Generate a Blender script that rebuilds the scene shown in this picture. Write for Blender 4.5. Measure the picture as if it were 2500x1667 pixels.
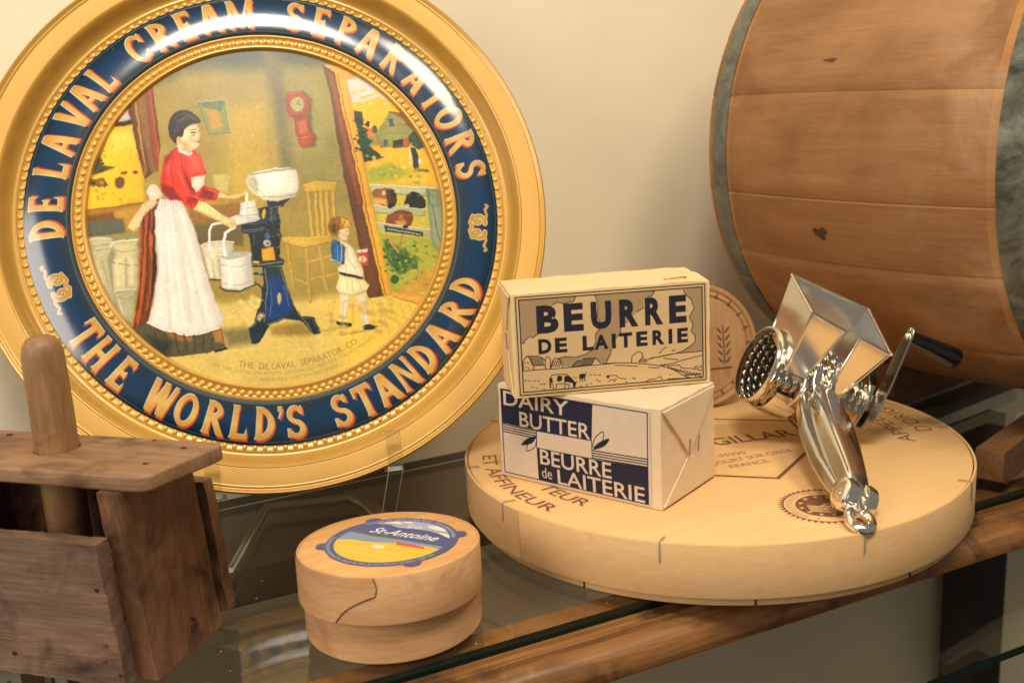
import bpy, bmesh, math, random
import numpy as np
from mathutils import Vector, Matrix
random.seed(7)
rng = np.random.default_rng(7)
for o in list(bpy.data.objects):
    bpy.data.objects.remove(o)
scene = bpy.context.scene
COL = scene.collection
PI = math.pi

# ---------------------------------------------------------------- camera
cam_data = bpy.data.cameras.new('camera')
cam = bpy.data.objects.new('camera', cam_data)
COL.objects.link(cam)
_r = Vector((0.8959, -0.4415, -0.0499)).normalized()
_f = Vector((0.4194, 0.8775, -0.2326)).normalized()
_u = _r.cross(_f).normalized()
_r = _f.cross(_u).normalized()
M = Matrix(((_r.x, _u.x, -_f.x), (_r.y, _u.y, -_f.y), (_r.z, _u.z, -_f.z)))
cam.matrix_world = Matrix.Translation((0, 0, 0.3106)) @ M.to_4x4()
cam_data.sensor_width = 36.0
cam_data.lens = 36.0 * 2614.24 / 2500.0
cam_data.clip_start = 0.02
cam_data.clip_end = 50
cam_data.dof.use_dof = True
cam_data.dof.focus_distance = 0.72
cam_data.dof.aperture_fstop = 9.0
scene.camera = cam

# ---------------------------------------------------------------- light
world = bpy.data.worlds.new('World')
scene.world = world
world.use_nodes = True
bg = world.node_tree.nodes['Background']
bg.inputs[0].default_value = (0.95, 0.86, 0.74, 1)
bg.inputs[1].default_value = 0.21


def area(name, loc, target, size, energy, color):
    d = bpy.data.lights.new(name, 'AREA')
    d.shape = 'DISK'
    d.size = size
    d.energy = energy
    d.color = color
    o = bpy.data.objects.new(name, d)
    COL.objects.link(o)
    o.location = loc
    o.rotation_euler = (Vector(target) - Vector(loc)).to_track_quat('-Z', 'Y').to_euler()
    return o


area('ceiling_lamp', (0.72, -0.12, 1.62), (0.45, 0.65, 0.05), 0.50, 11.8, (1.0, 0.85, 0.63))
area('front_lamp', (-0.05, -0.12, 1.45), (0.25, 0.70, 0.15), 0.40, 14.0, (1.0, 0.92, 0.80))
area('side_fill', (-1.15, 0.05, 0.75), (0.3, 0.65, 0.1), 0.80, 11.0, (1.0, 0.89, 0.79))  # unseen fill light, added to brighten the faces turned left
scene.view_settings.view_transform = 'Standard'
scene.view_settings.look = 'None'
scene.view_settings.exposure = 0.0
scene.view_settings.gamma = 1.0

# ---------------------------------------------------------------- helpers


def lin(c):
    return tuple(((v / 255) / 12.92 if v / 255 <= 0.04045 else ((v / 255 + 0.055) / 1.055) ** 2.4) for v in c)


def tag(o, label=None, cat=None, group=None, kind=None):
    if label: o['label'] = label
    if cat: o['category'] = cat
    if group: o['group'] = group
    if kind: o['kind'] = kind
    return o


def empty(name, mat, label=None, cat=None):
    o = bpy.data.objects.new(name, None)
    o.empty_display_size = 0.02
    COL.objects.link(o)
    o.matrix_world = mat if isinstance(mat, Matrix) else Matrix.Translation(mat)
    return tag(o, label, cat)


def link(name, me, mat=None, parent=None, smooth=None, loc=None):
    if mat is not None and not me.materials:
        me.materials.append(mat)
    o = bpy.data.objects.new(name, me)
    COL.objects.link(o)
    if parent is not None:
        o.parent = parent
    if loc is not None:
        o.location = loc
    if smooth is not None:
        me.shade_smooth()
        if smooth < 180:
            me.set_sharp_from_angle(angle=math.radians(smooth))
    return o


def pymesh(name, v, f):
    me = bpy.data.meshes.new(name)
    me.from_pydata([tuple(p) for p in v], [], [tuple(q) for q in f])
    me.update()
    return me


def bmmesh(name, bm):
    me = bpy.data.meshes.new(name)
    bmesh.ops.recalc_face_normals(bm, faces=bm.faces)
    bm.to_mesh(me)
    bm.free()
    return me


def lathe(name, prof, n=96, a0=0.0, a1=2 * PI, closed=False):
    """spin (r, z) points round z; closed joins last profile point to the first"""
    full = abs(a1 - a0 - 2 * PI) < 1e-6
    m = n if full else n + 1
    v = []
    for i in range(m):
        a = a0 + (a1 - a0) * i / n
        ca, sa = math.cos(a), math.sin(a)
        for r, z in prof:
            v.append((r * ca, r * sa, z))
    k = len(prof)
    f = []
    for i in range(n):
        j = (i + 1) % m
        for q in range(k if closed else k - 1):
            p = (q + 1) % k
            f.append((i * k + q, j * k + q, j * k + p, i * k + p))
    me = pymesh(name, v, f)
    bm = bmesh.new(); bm.from_mesh(me)
    bmesh.ops.remove_doubles(bm, verts=bm.verts, dist=1e-6)
    bmesh.ops.recalc_face_normals(bm, faces=bm.faces)
    bm.to_mesh(me); bm.free()
    return me


def hashnoise(p, s, seed=0.0):
    from mathutils import noise
    return noise.noise(Vector((p[0] * s + seed, p[1] * s - seed * 2, p[2] * s + seed * .7)))


def boxbm(x0, x1, y0, y1, z0, z1, bevel=0.0, seg=2, cuts=(0, 0, 0)):
    bm = bmesh.new()
    nx, ny, nz = [c + 1 for c in cuts]
    # lattice surface
    idx = {}
    def vert(i, j, k):
        key = (i, j, k)
        if key not in idx:
            idx[key] = bm.verts.new((x0 + (x1 - x0) * i / nx, y0 + (y1 - y0) * j / ny, z0 + (z1 - z0) * k / nz))
        return idx[key]
    for i in range(nx):
        for j in range(ny):
            bm.faces.new((vert(i, j, 0), vert(i, j + 1, 0), vert(i + 1, j + 1, 0), vert(i + 1, j, 0)))
            bm.faces.new((vert(i, j, nz), vert(i + 1, j, nz), vert(i + 1, j + 1, nz), vert(i, j + 1, nz)))
    for i in range(nx):
        for k in range(nz):
            bm.faces.new((vert(i, 0, k), vert(i + 1, 0, k), vert(i + 1, 0, k + 1), vert(i, 0, k + 1)))
            bm.faces.new((vert(i, ny, k), vert(i, ny, k + 1), vert(i + 1, ny, k + 1), vert(i + 1, ny, k)))
    for j in range(ny):
        for k in range(nz):
            bm.faces.new((vert(0, j, k), vert(0, j, k + 1), vert(0, j + 1, k + 1), vert(0, j + 1, k)))
            bm.faces.new((vert(nx, j, k), vert(nx, j + 1, k), vert(nx, j + 1, k + 1), vert(nx, j, k + 1)))
    if bevel:
        es = [e for e in bm.edges if len(e.link_faces) == 2 and e.calc_face_angle(0) > 1.0]
        bmesh.ops.bevel(bm, geom=es, offset=bevel, segments=seg, affect='EDGES', profile=0.5)
    return bm


def warp(bm, amp, scale, seed=0.0):
    for v in bm.verts:
        p = v.co.copy()
        v.co += Vector((hashnoise(p, scale, seed), hashnoise(p, scale, seed + 9), hashnoise(p, scale, seed + 21))) * amp
    return bm


def prism(poly, z0, z1, bevel=0.0, seg=2):
    bm = bmesh.new()
    a = [bm.verts.new((x, y, z0)) for x, y in poly]
    b = [bm.verts.new((x, y, z1)) for x, y in poly]
    bm.faces.new(a[::-1]); bm.faces.new(b)
    n = len(poly)
    for i in range(n):
        bm.faces.new((a[i], a[(i + 1) % n], b[(i + 1) % n], b[i]))
    if bevel:
        es = [e for e in bm.edges if e.calc_face_angle(0) > 0.5]
        bmesh.ops.bevel(bm, geom=es, offset=bevel, segments=seg, affect='EDGES', profile=0.5)
    return bm


def tube(name, pts, rad, n=10, cap=True):
    """round bar along 3-D points, radius constant or per point"""
    pts = [Vector(p) for p in pts]
    rr = rad if isinstance(rad, (list, tuple)) else [rad] * len(pts)
    v, f = [], []
    prev = None
    for i, p in enumerate(pts):
        t = (pts[min(i + 1, len(pts) - 1)] - pts[max(i - 1, 0)]).normalized()
        if prev is None:
            a = t.orthogonal().normalized()
        else:
            a = (prev - t * prev.dot(t)).normalized()
        prev = a
        b = t.cross(a)
        for k in range(n):
            th = 2 * PI * k / n
            v.append(p + (a * math.cos(th) + b * math.sin(th)) * rr[i])
    for i in range(len(pts) - 1):
        for k in range(n):
            k2 = (k + 1) % n
            f.append((i * n + k, i * n + k2, (i + 1) * n + k2, (i + 1) * n + k))
    if cap:
        f.append(tuple(range(n))[::-1]); f.append(tuple(range((len(pts) - 1) * n, len(pts) * n)))
    return pymesh(name, v, f)


# ---------------------------------------------------------------- materials
def newmat(name):
    m = bpy.data.materials.new(name)
    m.use_nodes = True
    nt = m.node_tree
    b = nt.nodes['Principled BSDF']
    return m, nt, nt.nodes, nt.links, b


def setp(b, **k):
    for key, v in k.items():
        b.inputs[key.replace('_', ' ')].default_value = v


def coords(nt, scale=(1, 1, 1), rot=(0, 0, 0), loc=(0, 0, 0)):
    tc = nt.nodes.new('ShaderNodeTexCoord')
    mp = nt.nodes.new('ShaderNodeMapping')
    mp.inputs['Scale'].default_value = scale
    mp.inputs['Rotation'].default_value = rot
    mp.inputs['Location'].default_value = loc
    nt.links.new(tc.outputs['Object'], mp.inputs['Vector'])
    return mp.outputs['Vector']


def noise_n(nt, vec, scale, detail=4, rough=0.55, dist=0.0):
    n = nt.nodes.new('ShaderNodeTexNoise')
    n.inputs['Scale'].default_value = scale
    n.inputs['Detail'].default_value = detail
    n.inputs['Roughness'].default_value = rough
    n.inputs['Distortion'].default_value = dist
    nt.links.new(vec, n.inputs['Vector'])
    return n.outputs['Fac']


def ramp(nt, fac, stops):
    r = nt.nodes.new('ShaderNodeValToRGB')
    el = r.color_ramp.elements
    while len(el) < len(stops):
        el.new(0.5)
    for e, (p, c) in zip(el, stops):
        e.position = p
        e.color = (*c, 1) if len(c) == 3 else c
    nt.links.new(fac, r.inputs['Fac'])
    return r.outputs['Color']


def mix(nt, a, b, fac, mode='MIX'):
    m = nt.nodes.new('ShaderNodeMix')
    m.data_type = 'RGBA'
    m.blend_type = mode
    for sock, val in ((m.inputs[0], fac), (m.inputs[6], a), (m.inputs[7], b)):
        if hasattr(val, 'is_linked') or hasattr(val, 'links'):
            nt.links.new(val, sock)
        else:
            sock.default_value = val if not isinstance(val, tuple) else (*val, 1)[:4]
    return m.outputs[2]


def bump(nt, b, h, strength, dist=0.001, prev=None):
    n = nt.nodes.new('ShaderNodeBump')
    n.inputs['Strength'].default_value = strength
    n.inputs['Distance'].default_value = dist
    nt.links.new(h, n.inputs['Height'])
    if prev is not None:
        nt.links.new(prev, n.inputs['Normal'])
    nt.links.new(n.outputs['Normal'], b.inputs['Normal'])
    return n.outputs['Normal']


def wood(name, dark, mid, light, axis='x', grain=60.0, stretch=14.0, rough=0.55, bumpiness=0.25, stain=None, figure=0.0, coat=0.0, seed=0.0, pores=0.5):
    """plain wood: fibres stretched along one object axis, broad tone patches, fine relief"""
    m, nt, N, L, b = newmat(name)
    s = {'x': (1 / stretch, 1, 1), 'y': (1, 1 / stretch, 1), 'z': (1, 1, 1 / stretch), 'band': (1 / stretch, 1 / stretch, 1)}[axis]
    v = coords(nt, s, loc=(seed, seed * .7, seed * .3))
    f1 = noise_n(nt, v, grain * 6, 6, 0.62, 0.6)
    s2 = {'x': (1 / 4, 1, 1), 'y': (1, 1 / 4, 1), 'z': (1, 1, 1 / 4), 'band': (1 / 3, 1 / 3, 1)}[axis]
    v2 = coords(nt, s2, loc=(seed, -seed, 0))
    f2 = noise_n(nt, v2, grain * 0.7, 4, 0.55, 0.8)
    c = ramp(nt, f1, [(0.25, lin(dark)), (0.5, lin(mid)), (0.75, lin(light))])
    c2 = ramp(nt, f2, [(0.3, lin(dark)), (0.52, lin(mid)), (0.72, lin(light))])
    col = mix(nt, c, c2, 0.5)
    if figure:
        w = N.new('ShaderNodeTexWave')
        w.wave_type = 'RINGS'
        w.inputs['Scale'].default_value = grain * 0.9
        w.inputs['Distortion'].default_value = 6.0
        w.inputs['Detail'].default_value = 2.0
        w.inputs['Detail Scale'].default_value = 1.2
        sv = coords(nt, {'x': (0.08, 1, 1), 'y': (1, 0.08, 1), 'z': (1, 1, 0.08), 'band': (.3, .3, 1)}[axis], loc=(0.3 + seed, 0.13, 0.21))
        L.new(sv, w.inputs['Vector'])
        wc = ramp(nt, w.outputs['Fac'], [(0.55, (1, 1, 1)), (0.95, tuple(d / l2 for d, l2 in zip(lin(dark), lin(light))))])
        col = mix(nt, col, wc, figure, 'MULTIPLY')
    if stain:
        f3 = noise_n(nt, coords(nt, loc=(seed * 3, 0, 5)), stain[1], 4, 0.6, 0.6)
        fac = ramp(nt, f3, [(stain[2], (0, 0, 0)), (stain[3], (1, 1, 1))])
        col = mix(nt, col, lin(stain[0]), fac)
    L.new(col, b.inputs['Base Color'])
    fp = noise_n(nt, v, grain * 22, 3, 0.65)
    setp(b, Roughness=rough)
    if coat:
        setp(b, Coat_Weight=coat, Coat_Roughness=0.18)
    n1 = bump(nt, b, f1, bumpiness, 0.0006)
    bump(nt, b, fp, bumpiness * pores, 0.0004, n1)
    return m


def plain(name, col, rough=0.5, metallic=0.0, var=0.0, scale=40.0, bumpy=0.0, coat=0.0):
    m, nt, N, L, b = newmat(name)
    setp(b, Roughness=rough, Metallic=metallic)
    if coat:
        setp(b, Coat_Weight=coat, Coat_Roughness=0.08)
    c = lin(col)
    if var:
        f = noise_n(nt, coords(nt), scale, 5, 0.6)
        L.new(ramp(nt, f, [(0.3, tuple(x * (1 - var) for x in c)), (0.7, tuple(min(1, x * (1 + var)) for x in c))]), b.inputs['Base Color'])
    else:
        b.inputs['Base Color'].default_value = (*c, 1)
    if bumpy:
        bump(nt, b, noise_n(nt, coords(nt), scale * 2, 5, 0.6), bumpy, 0.001)
    return m


def glassy(name, tint, rough=0.0, ior=1.5):
    """clear sheet: mirror reflection by grazing angle over straight transmission"""
    m, nt, N, L, b = newmat(name)
    N.remove(b)
    out = N['Material Output']
    lw = N.new('ShaderNodeLayerWeight'); lw.inputs['Blend'].default_value = 0.5
    p = N.new('ShaderNodeMath'); p.operation = 'POWER'; p.inputs[1].default_value = 5.0
    L.new(lw.outputs['Facing'], p.inputs[0])
    ma = N.new('ShaderNodeMath'); ma.operation = 'MULTIPLY_ADD'
    r0 = ((ior - 1) / (ior + 1)) ** 2
    ma.inputs[1].default_value = 1 - r0; ma.inputs[2].default_value = r0
    L.new(p.outputs[0], ma.inputs[0])
    t = N.new('ShaderNodeBsdfTransparent'); t.inputs[0].default_value = (*tint, 1)
    g = N.new('ShaderNodeBsdfGlossy'); g.inputs['Roughness'].default_value = rough
    g.inputs[0].default_value = (1, 1, 1, 1)
    mx = N.new('ShaderNodeMixShader')
    L.new(ma.outputs[0], mx.inputs[0]); L.new(t.outputs[0], mx.inputs[1]); L.new(g.outputs[0], mx.inputs[2])
    L.new(mx.outputs[0], out.inputs['Surface'])
    return m


def printmat(name, rough=0.5, coat=0.0, spec=0.5, metallic=0.0, mottle=0.06, mscale=300.0, bumpy=0.0, gain=0.85, coatrough=0.12, coatior=1.5):
    m, nt, N, L, b = newmat(name)
    at = N.new('ShaderNodeAttribute'); at.attribute_name = 'Col'
    f = noise_n(nt, coords(nt), mscale, 4, 0.6)
    c = ramp(nt, f, [(0.3, (gain * (1 - mottle),) * 3), (0.7, (gain * (1 + mottle),) * 3)])
    L.new(mix(nt, at.outputs['Color'], c, 1.0, 'MULTIPLY'), b.inputs['Base Color'])
    setp(b, Roughness=rough, Metallic=metallic, Specular_IOR_Level=spec)
    if coat:
        setp(b, Coat_Weight=coat, Coat_Roughness=coatrough, Coat_IOR=coatior)
    if bumpy:
        bump(nt, b, noise_n(nt, coords(nt), mscale * .25, 5, 0.6), bumpy, 0.001)
    return m


# ---------------------------------------------------------------- printing: shapes laid into a colour grid on a real surface
def loops_segs(loops):
    S = []
    for lp in loops:
        for i in range(len(lp)):
            a, b_ = lp[i], lp[(i + 1) % len(lp)]
            S.append((a[0], a[1], b_[0], b_[1]))
    return np.array(S, float)


def smooth_loop(p, n=6):
    p = np.array(p, float); k = len(p); out = []
    for i in range(k):
        p0, p1, p2, p3 = p[i - 1], p[i], p[(i + 1) % k], p[(i + 2) % k]
        for t in np.arange(n) / n:
            out.append(.5 * ((2 * p1) + (-p0 + p2) * t + (2 * p0 - 5 * p1 + 4 * p2 - p3) * t * t + (-p0 + 3 * p1 - 3 * p2 + p3) * t ** 3))
    return out


class Canvas:
    """units are millimetres; colours sRGB 0-255 until written to the mesh"""
    def __init__(self, x0, x1, y0, y1, res, base):
        self.nx = int((x1 - x0) / res) + 1; self.ny = int((y1 - y0) / res) + 1
        self.res = res; self.x0 = x0; self.y0 = y0
        self.x = x0 + np.arange(self.nx) * res; self.y = y0 + np.arange(self.ny) * res
        self.c = np.empty((self.ny, self.nx, 3)); self.c[:] = base

    def _win(self, xa, xb, ya, yb):
        i0 = max(0, int((xa - self.x0) / self.res) - 1); i1 = min(self.nx, int((xb - self.x0) / self.res) + 3)
        j0 = max(0, int((ya - self.y0) / self.res) - 1); j1 = min(self.ny, int((yb - self.y0) / self.res) + 3)
        return i0, i1, j0, j1

    def _dist(self, S, pad, inside=True):
        i0, i1, j0, j1 = self._win(min(S[:, 0].min(), S[:, 2].min()) - pad, max(S[:, 0].max(), S[:, 2].max()) + pad,
                                   min(S[:, 1].min(), S[:, 3].min()) - pad, max(S[:, 1].max(), S[:, 3].max()) + pad)
        if i1 <= i0 or j1 <= j0:
            return None
        X, Y = np.meshgrid(self.x[i0:i1], self.y[j0:j1])
        d2 = np.full(X.shape, 1e9); ins = np.zeros(X.shape, bool)
        for ax, ay, bx, by in S:
            dx, dy = bx - ax, by - ay
            q = dx * dx + dy * dy + 1e-12
            t = np.clip(((X - ax) * dx + (Y - ay) * dy) / q, 0, 1)
            np.minimum(d2, (X - ax - t * dx) ** 2 + (Y - ay - t * dy) ** 2, out=d2)
            if inside and ay != by:
                cr = (Y >= min(ay, by)) & (Y < max(ay, by)) & (X < ax + (Y - ay) * dx / dy)
                ins ^= cr
        return (slice(j0, j1), slice(i0, i1)), np.sqrt(d2), ins, X, Y

    def put(self, sl, cov, col, X=None, Y=None):
        if callable(col):
            col = col(X, Y)
        self.c[sl] += (np.asarray(col, float) - self.c[sl]) * cov[..., None]

    def fill(self, loops, col, soft=0.0, alpha=1.0, shade=0.0, dabs=0.0):
        S = loops_segs(loops) if not isinstance(loops, np.ndarray) else loops
        soft = max(soft, self.res)
        r = self._dist(S, soft)
        if r is None: return
        sl, d, ins, X, Y = r
        sd = np.where(ins, -d, d)
        if shade:
            # drawn modelling: tone deepens a little toward the outline of each painted shape, more on its right
            w_ = max(X.max() - X.min(), 1e-6)
            k_ = 1 - shade * np.exp(-d / 1.8) - shade * .8 * ((X - X.min()) / w_ - .35).clip(0, 1)
            col = np.asarray(col, float) * np.clip(k_, .5, 1.2)[..., None] * (1 + shade * .35)
        self.put(sl, np.clip(.5 - sd / soft, 0, 1) * alpha, col, X, Y)
        if dabs:
            # loose brush marks kept inside the shape
            jj, ii = np.nonzero(sd < -.9)
            if len(jj):
                base = np.asarray(col, float)
                n_ = int(len(jj) * self.res ** 2 * dabs) + 1
                dirx = rng.uniform(0, PI)
                for q in rng.integers(0, len(jj), n_):
                    x_, y_ = X[jj[q], ii[q]], Y[jj[q], ii[q]]
                    a_ = dirx + rng.normal(0, .45); l_ = rng.uniform(.5, 1.6)
                    cc = (base[jj[q], ii[q]] if base.ndim == 3 else base) * (1 + rng.normal(0, .07)) + rng.normal(0, 4, 3)
                    self.stroke([(x_ - l_ * math.cos(a_), y_ - l_ * math.sin(a_)), (x_ + l_ * math.cos(a_), y_ + l_ * math.sin(a_))], rng.uniform(.35, .8), np.clip(cc, 0, 255), .5, alpha=.55)

    def stroke(self, pts, w, col, soft=0.0, alpha=1.0):
        S = np.array([(a[0], a[1], b_[0], b_[1]) for a, b_ in zip(pts[:-1], pts[1:])], float)
        soft = max(soft, self.res)
        r = self._dist(S, soft + w, False)
        if r is None: return
        sl, d, ins, X, Y = r
        self.put(sl, np.clip(.5 - (d - w / 2) / soft, 0, 1) * alpha, col, X, Y)

    def grid(self, name, fn, mask=None, attr='Col', scalar=False):
        """fn(X,Y)-> x,y,z arrays in metres; mask over cells"""
        X, Y = np.meshgrid(self.x, self.y)
        P = np.stack(fn(X, Y), -1).reshape(-1, 3)
        idx = np.arange(self.nx * self.ny).reshape(self.ny, self.nx)
        q = np.stack([idx[:-1, :-1], idx[:-1, 1:], idx[1:, 1:], idx[1:, :-1]], -1)
        if mask is not None:
            q = q[mask(X[:-1, :-1] + self.res / 2, Y[:-1, :-1] + self.res / 2)] if callable(mask) else q[mask]
        q = q.reshape(-1, 4)
        used = np.unique(q); remap = np.zeros(self.nx * self.ny, np.int64); remap[used] = np.arange(len(used))
        q = remap[q]; P = P[used]; C = self.c.reshape(-1, 3)[used]
        me = bpy.data.meshes.new(name)
        me.vertices.add(len(P)); me.vertices.foreach_set('co', P.astype(np.float32).ravel())
        me.loops.add(len(q) * 4); me.loops.foreach_set('vertex_index', q.astype(np.int32).ravel())
        me.polygons.add(len(q)); me.polygons.foreach_set('loop_start', np.arange(0, len(q) * 4, 4, dtype=np.int32))
        me.update(calc_edges=True)
        s = np.clip(C / 255, 0, 1)
        l = np.where(s <= 0.04045, s / 12.92, ((s + 0.055) / 1.055) ** 2.4)
        a = me.color_attributes.new(attr, 'FLOAT_COLOR', 'POINT')
        a.data.foreach_set('color', np.concatenate([l, np.ones((len(l), 1))], 1).astype(np.float32).ravel())
        me.shade_smooth()
        return me


_tcache = {}


def text_segs(s, bold=0.0, shear=0.0, space=1.0):
    key = (s, bold, shear, space)
    if key in _tcache:
        return _tcache[key].copy()
    cu = bpy.data.curves.new('lettering', 'FONT')
    cu.body = s; cu.size = 1.0; cu.offset = bold; cu.shear = shear; cu.resolution_u = 3; cu.space_character = space
    o = bpy.data.objects.new('lettering', cu)
    COL.objects.link(o)
    dg = bpy.context.evaluated_depsgraph_get()
    me = bpy.data.meshes.new_from_object(o.evaluated_get(dg))
    cnt = {}
    for p in me.polygons:
        for ek in p.edge_keys:
            cnt[ek] = cnt.get(ek, 0) + 1
    V = me.vertices
    S = np.array([(V[a].co.x, V[a].co.y, V[b_].co.x, V[b_].co.y) for (a, b_), n in cnt.items() if n == 1])
    bpy.data.objects.remove(o); bpy.data.curves.remove(cu); bpy.data.meshes.remove(me)
    _tcache[key] = S
    return S.copy()


def text_box(s, x0, x1, y0, y1, **k):
    S = text_segs(s, **k)
    xa, xb = S[:, [0, 2]].min(), S[:, [0, 2]].max(); ya, yb = S[:, [1, 3]].min(), S[:, [1, 3]].max()
    S[:, [0, 2]] = x0 + (S[:, [0, 2]] - xa) / (xb - xa) * (x1 - x0)
    S[:, [1, 3]] = y0 + (S[:, [1, 3]] - ya) / (yb - ya) * (y1 - y0)
    return S


def text_line(s, p0, p1, h, **k):
    """baseline from p0 to p1, capital height h"""
    S = text_segs(s, **k); H = text_segs('H')[:, [1, 3]].max()
    xa, xb = S[:, [0, 2]].min(), S[:, [0, 2]].max()
    p0 = np.array(p0, float); d = np.array(p1, float) - p0; Ln = np.hypot(*d); d /= Ln; n = np.array([-d[1], d[0]])
    out = np.empty_like(S)
    for i in (0, 2):
        u = (S[:, i] - xa) / (xb - xa) * Ln; v = S[:, i + 1] / H * h
        out[:, i:i + 2] = p0 + u[:, None] * d + v[:, None] * n
    return out


def text_arc(s, r, h, a0, a1, inward, c=(0, 0), **k):
    """letters round a circle; inward: tops point to the centre, read counter-clockwise"""
    S = text_segs(s, **k); H = text_segs('H')[:, [1, 3]].max()
    xa, xb = S[:, [0, 2]].min(), S[:, [0, 2]].max()
    out = np.empty_like(S)
    for i in (0, 2):
        a = np.radians(a0 + (a1 - a0) * (S[:, i] - xa) / (xb - xa)); v = S[:, i + 1] / H * h
        rr = r - v if inward else r + v
        out[:, i] = c[0] + rr * np.cos(a); out[:, i + 1] = c[1] + rr * np.sin(a)
    return out
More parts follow.
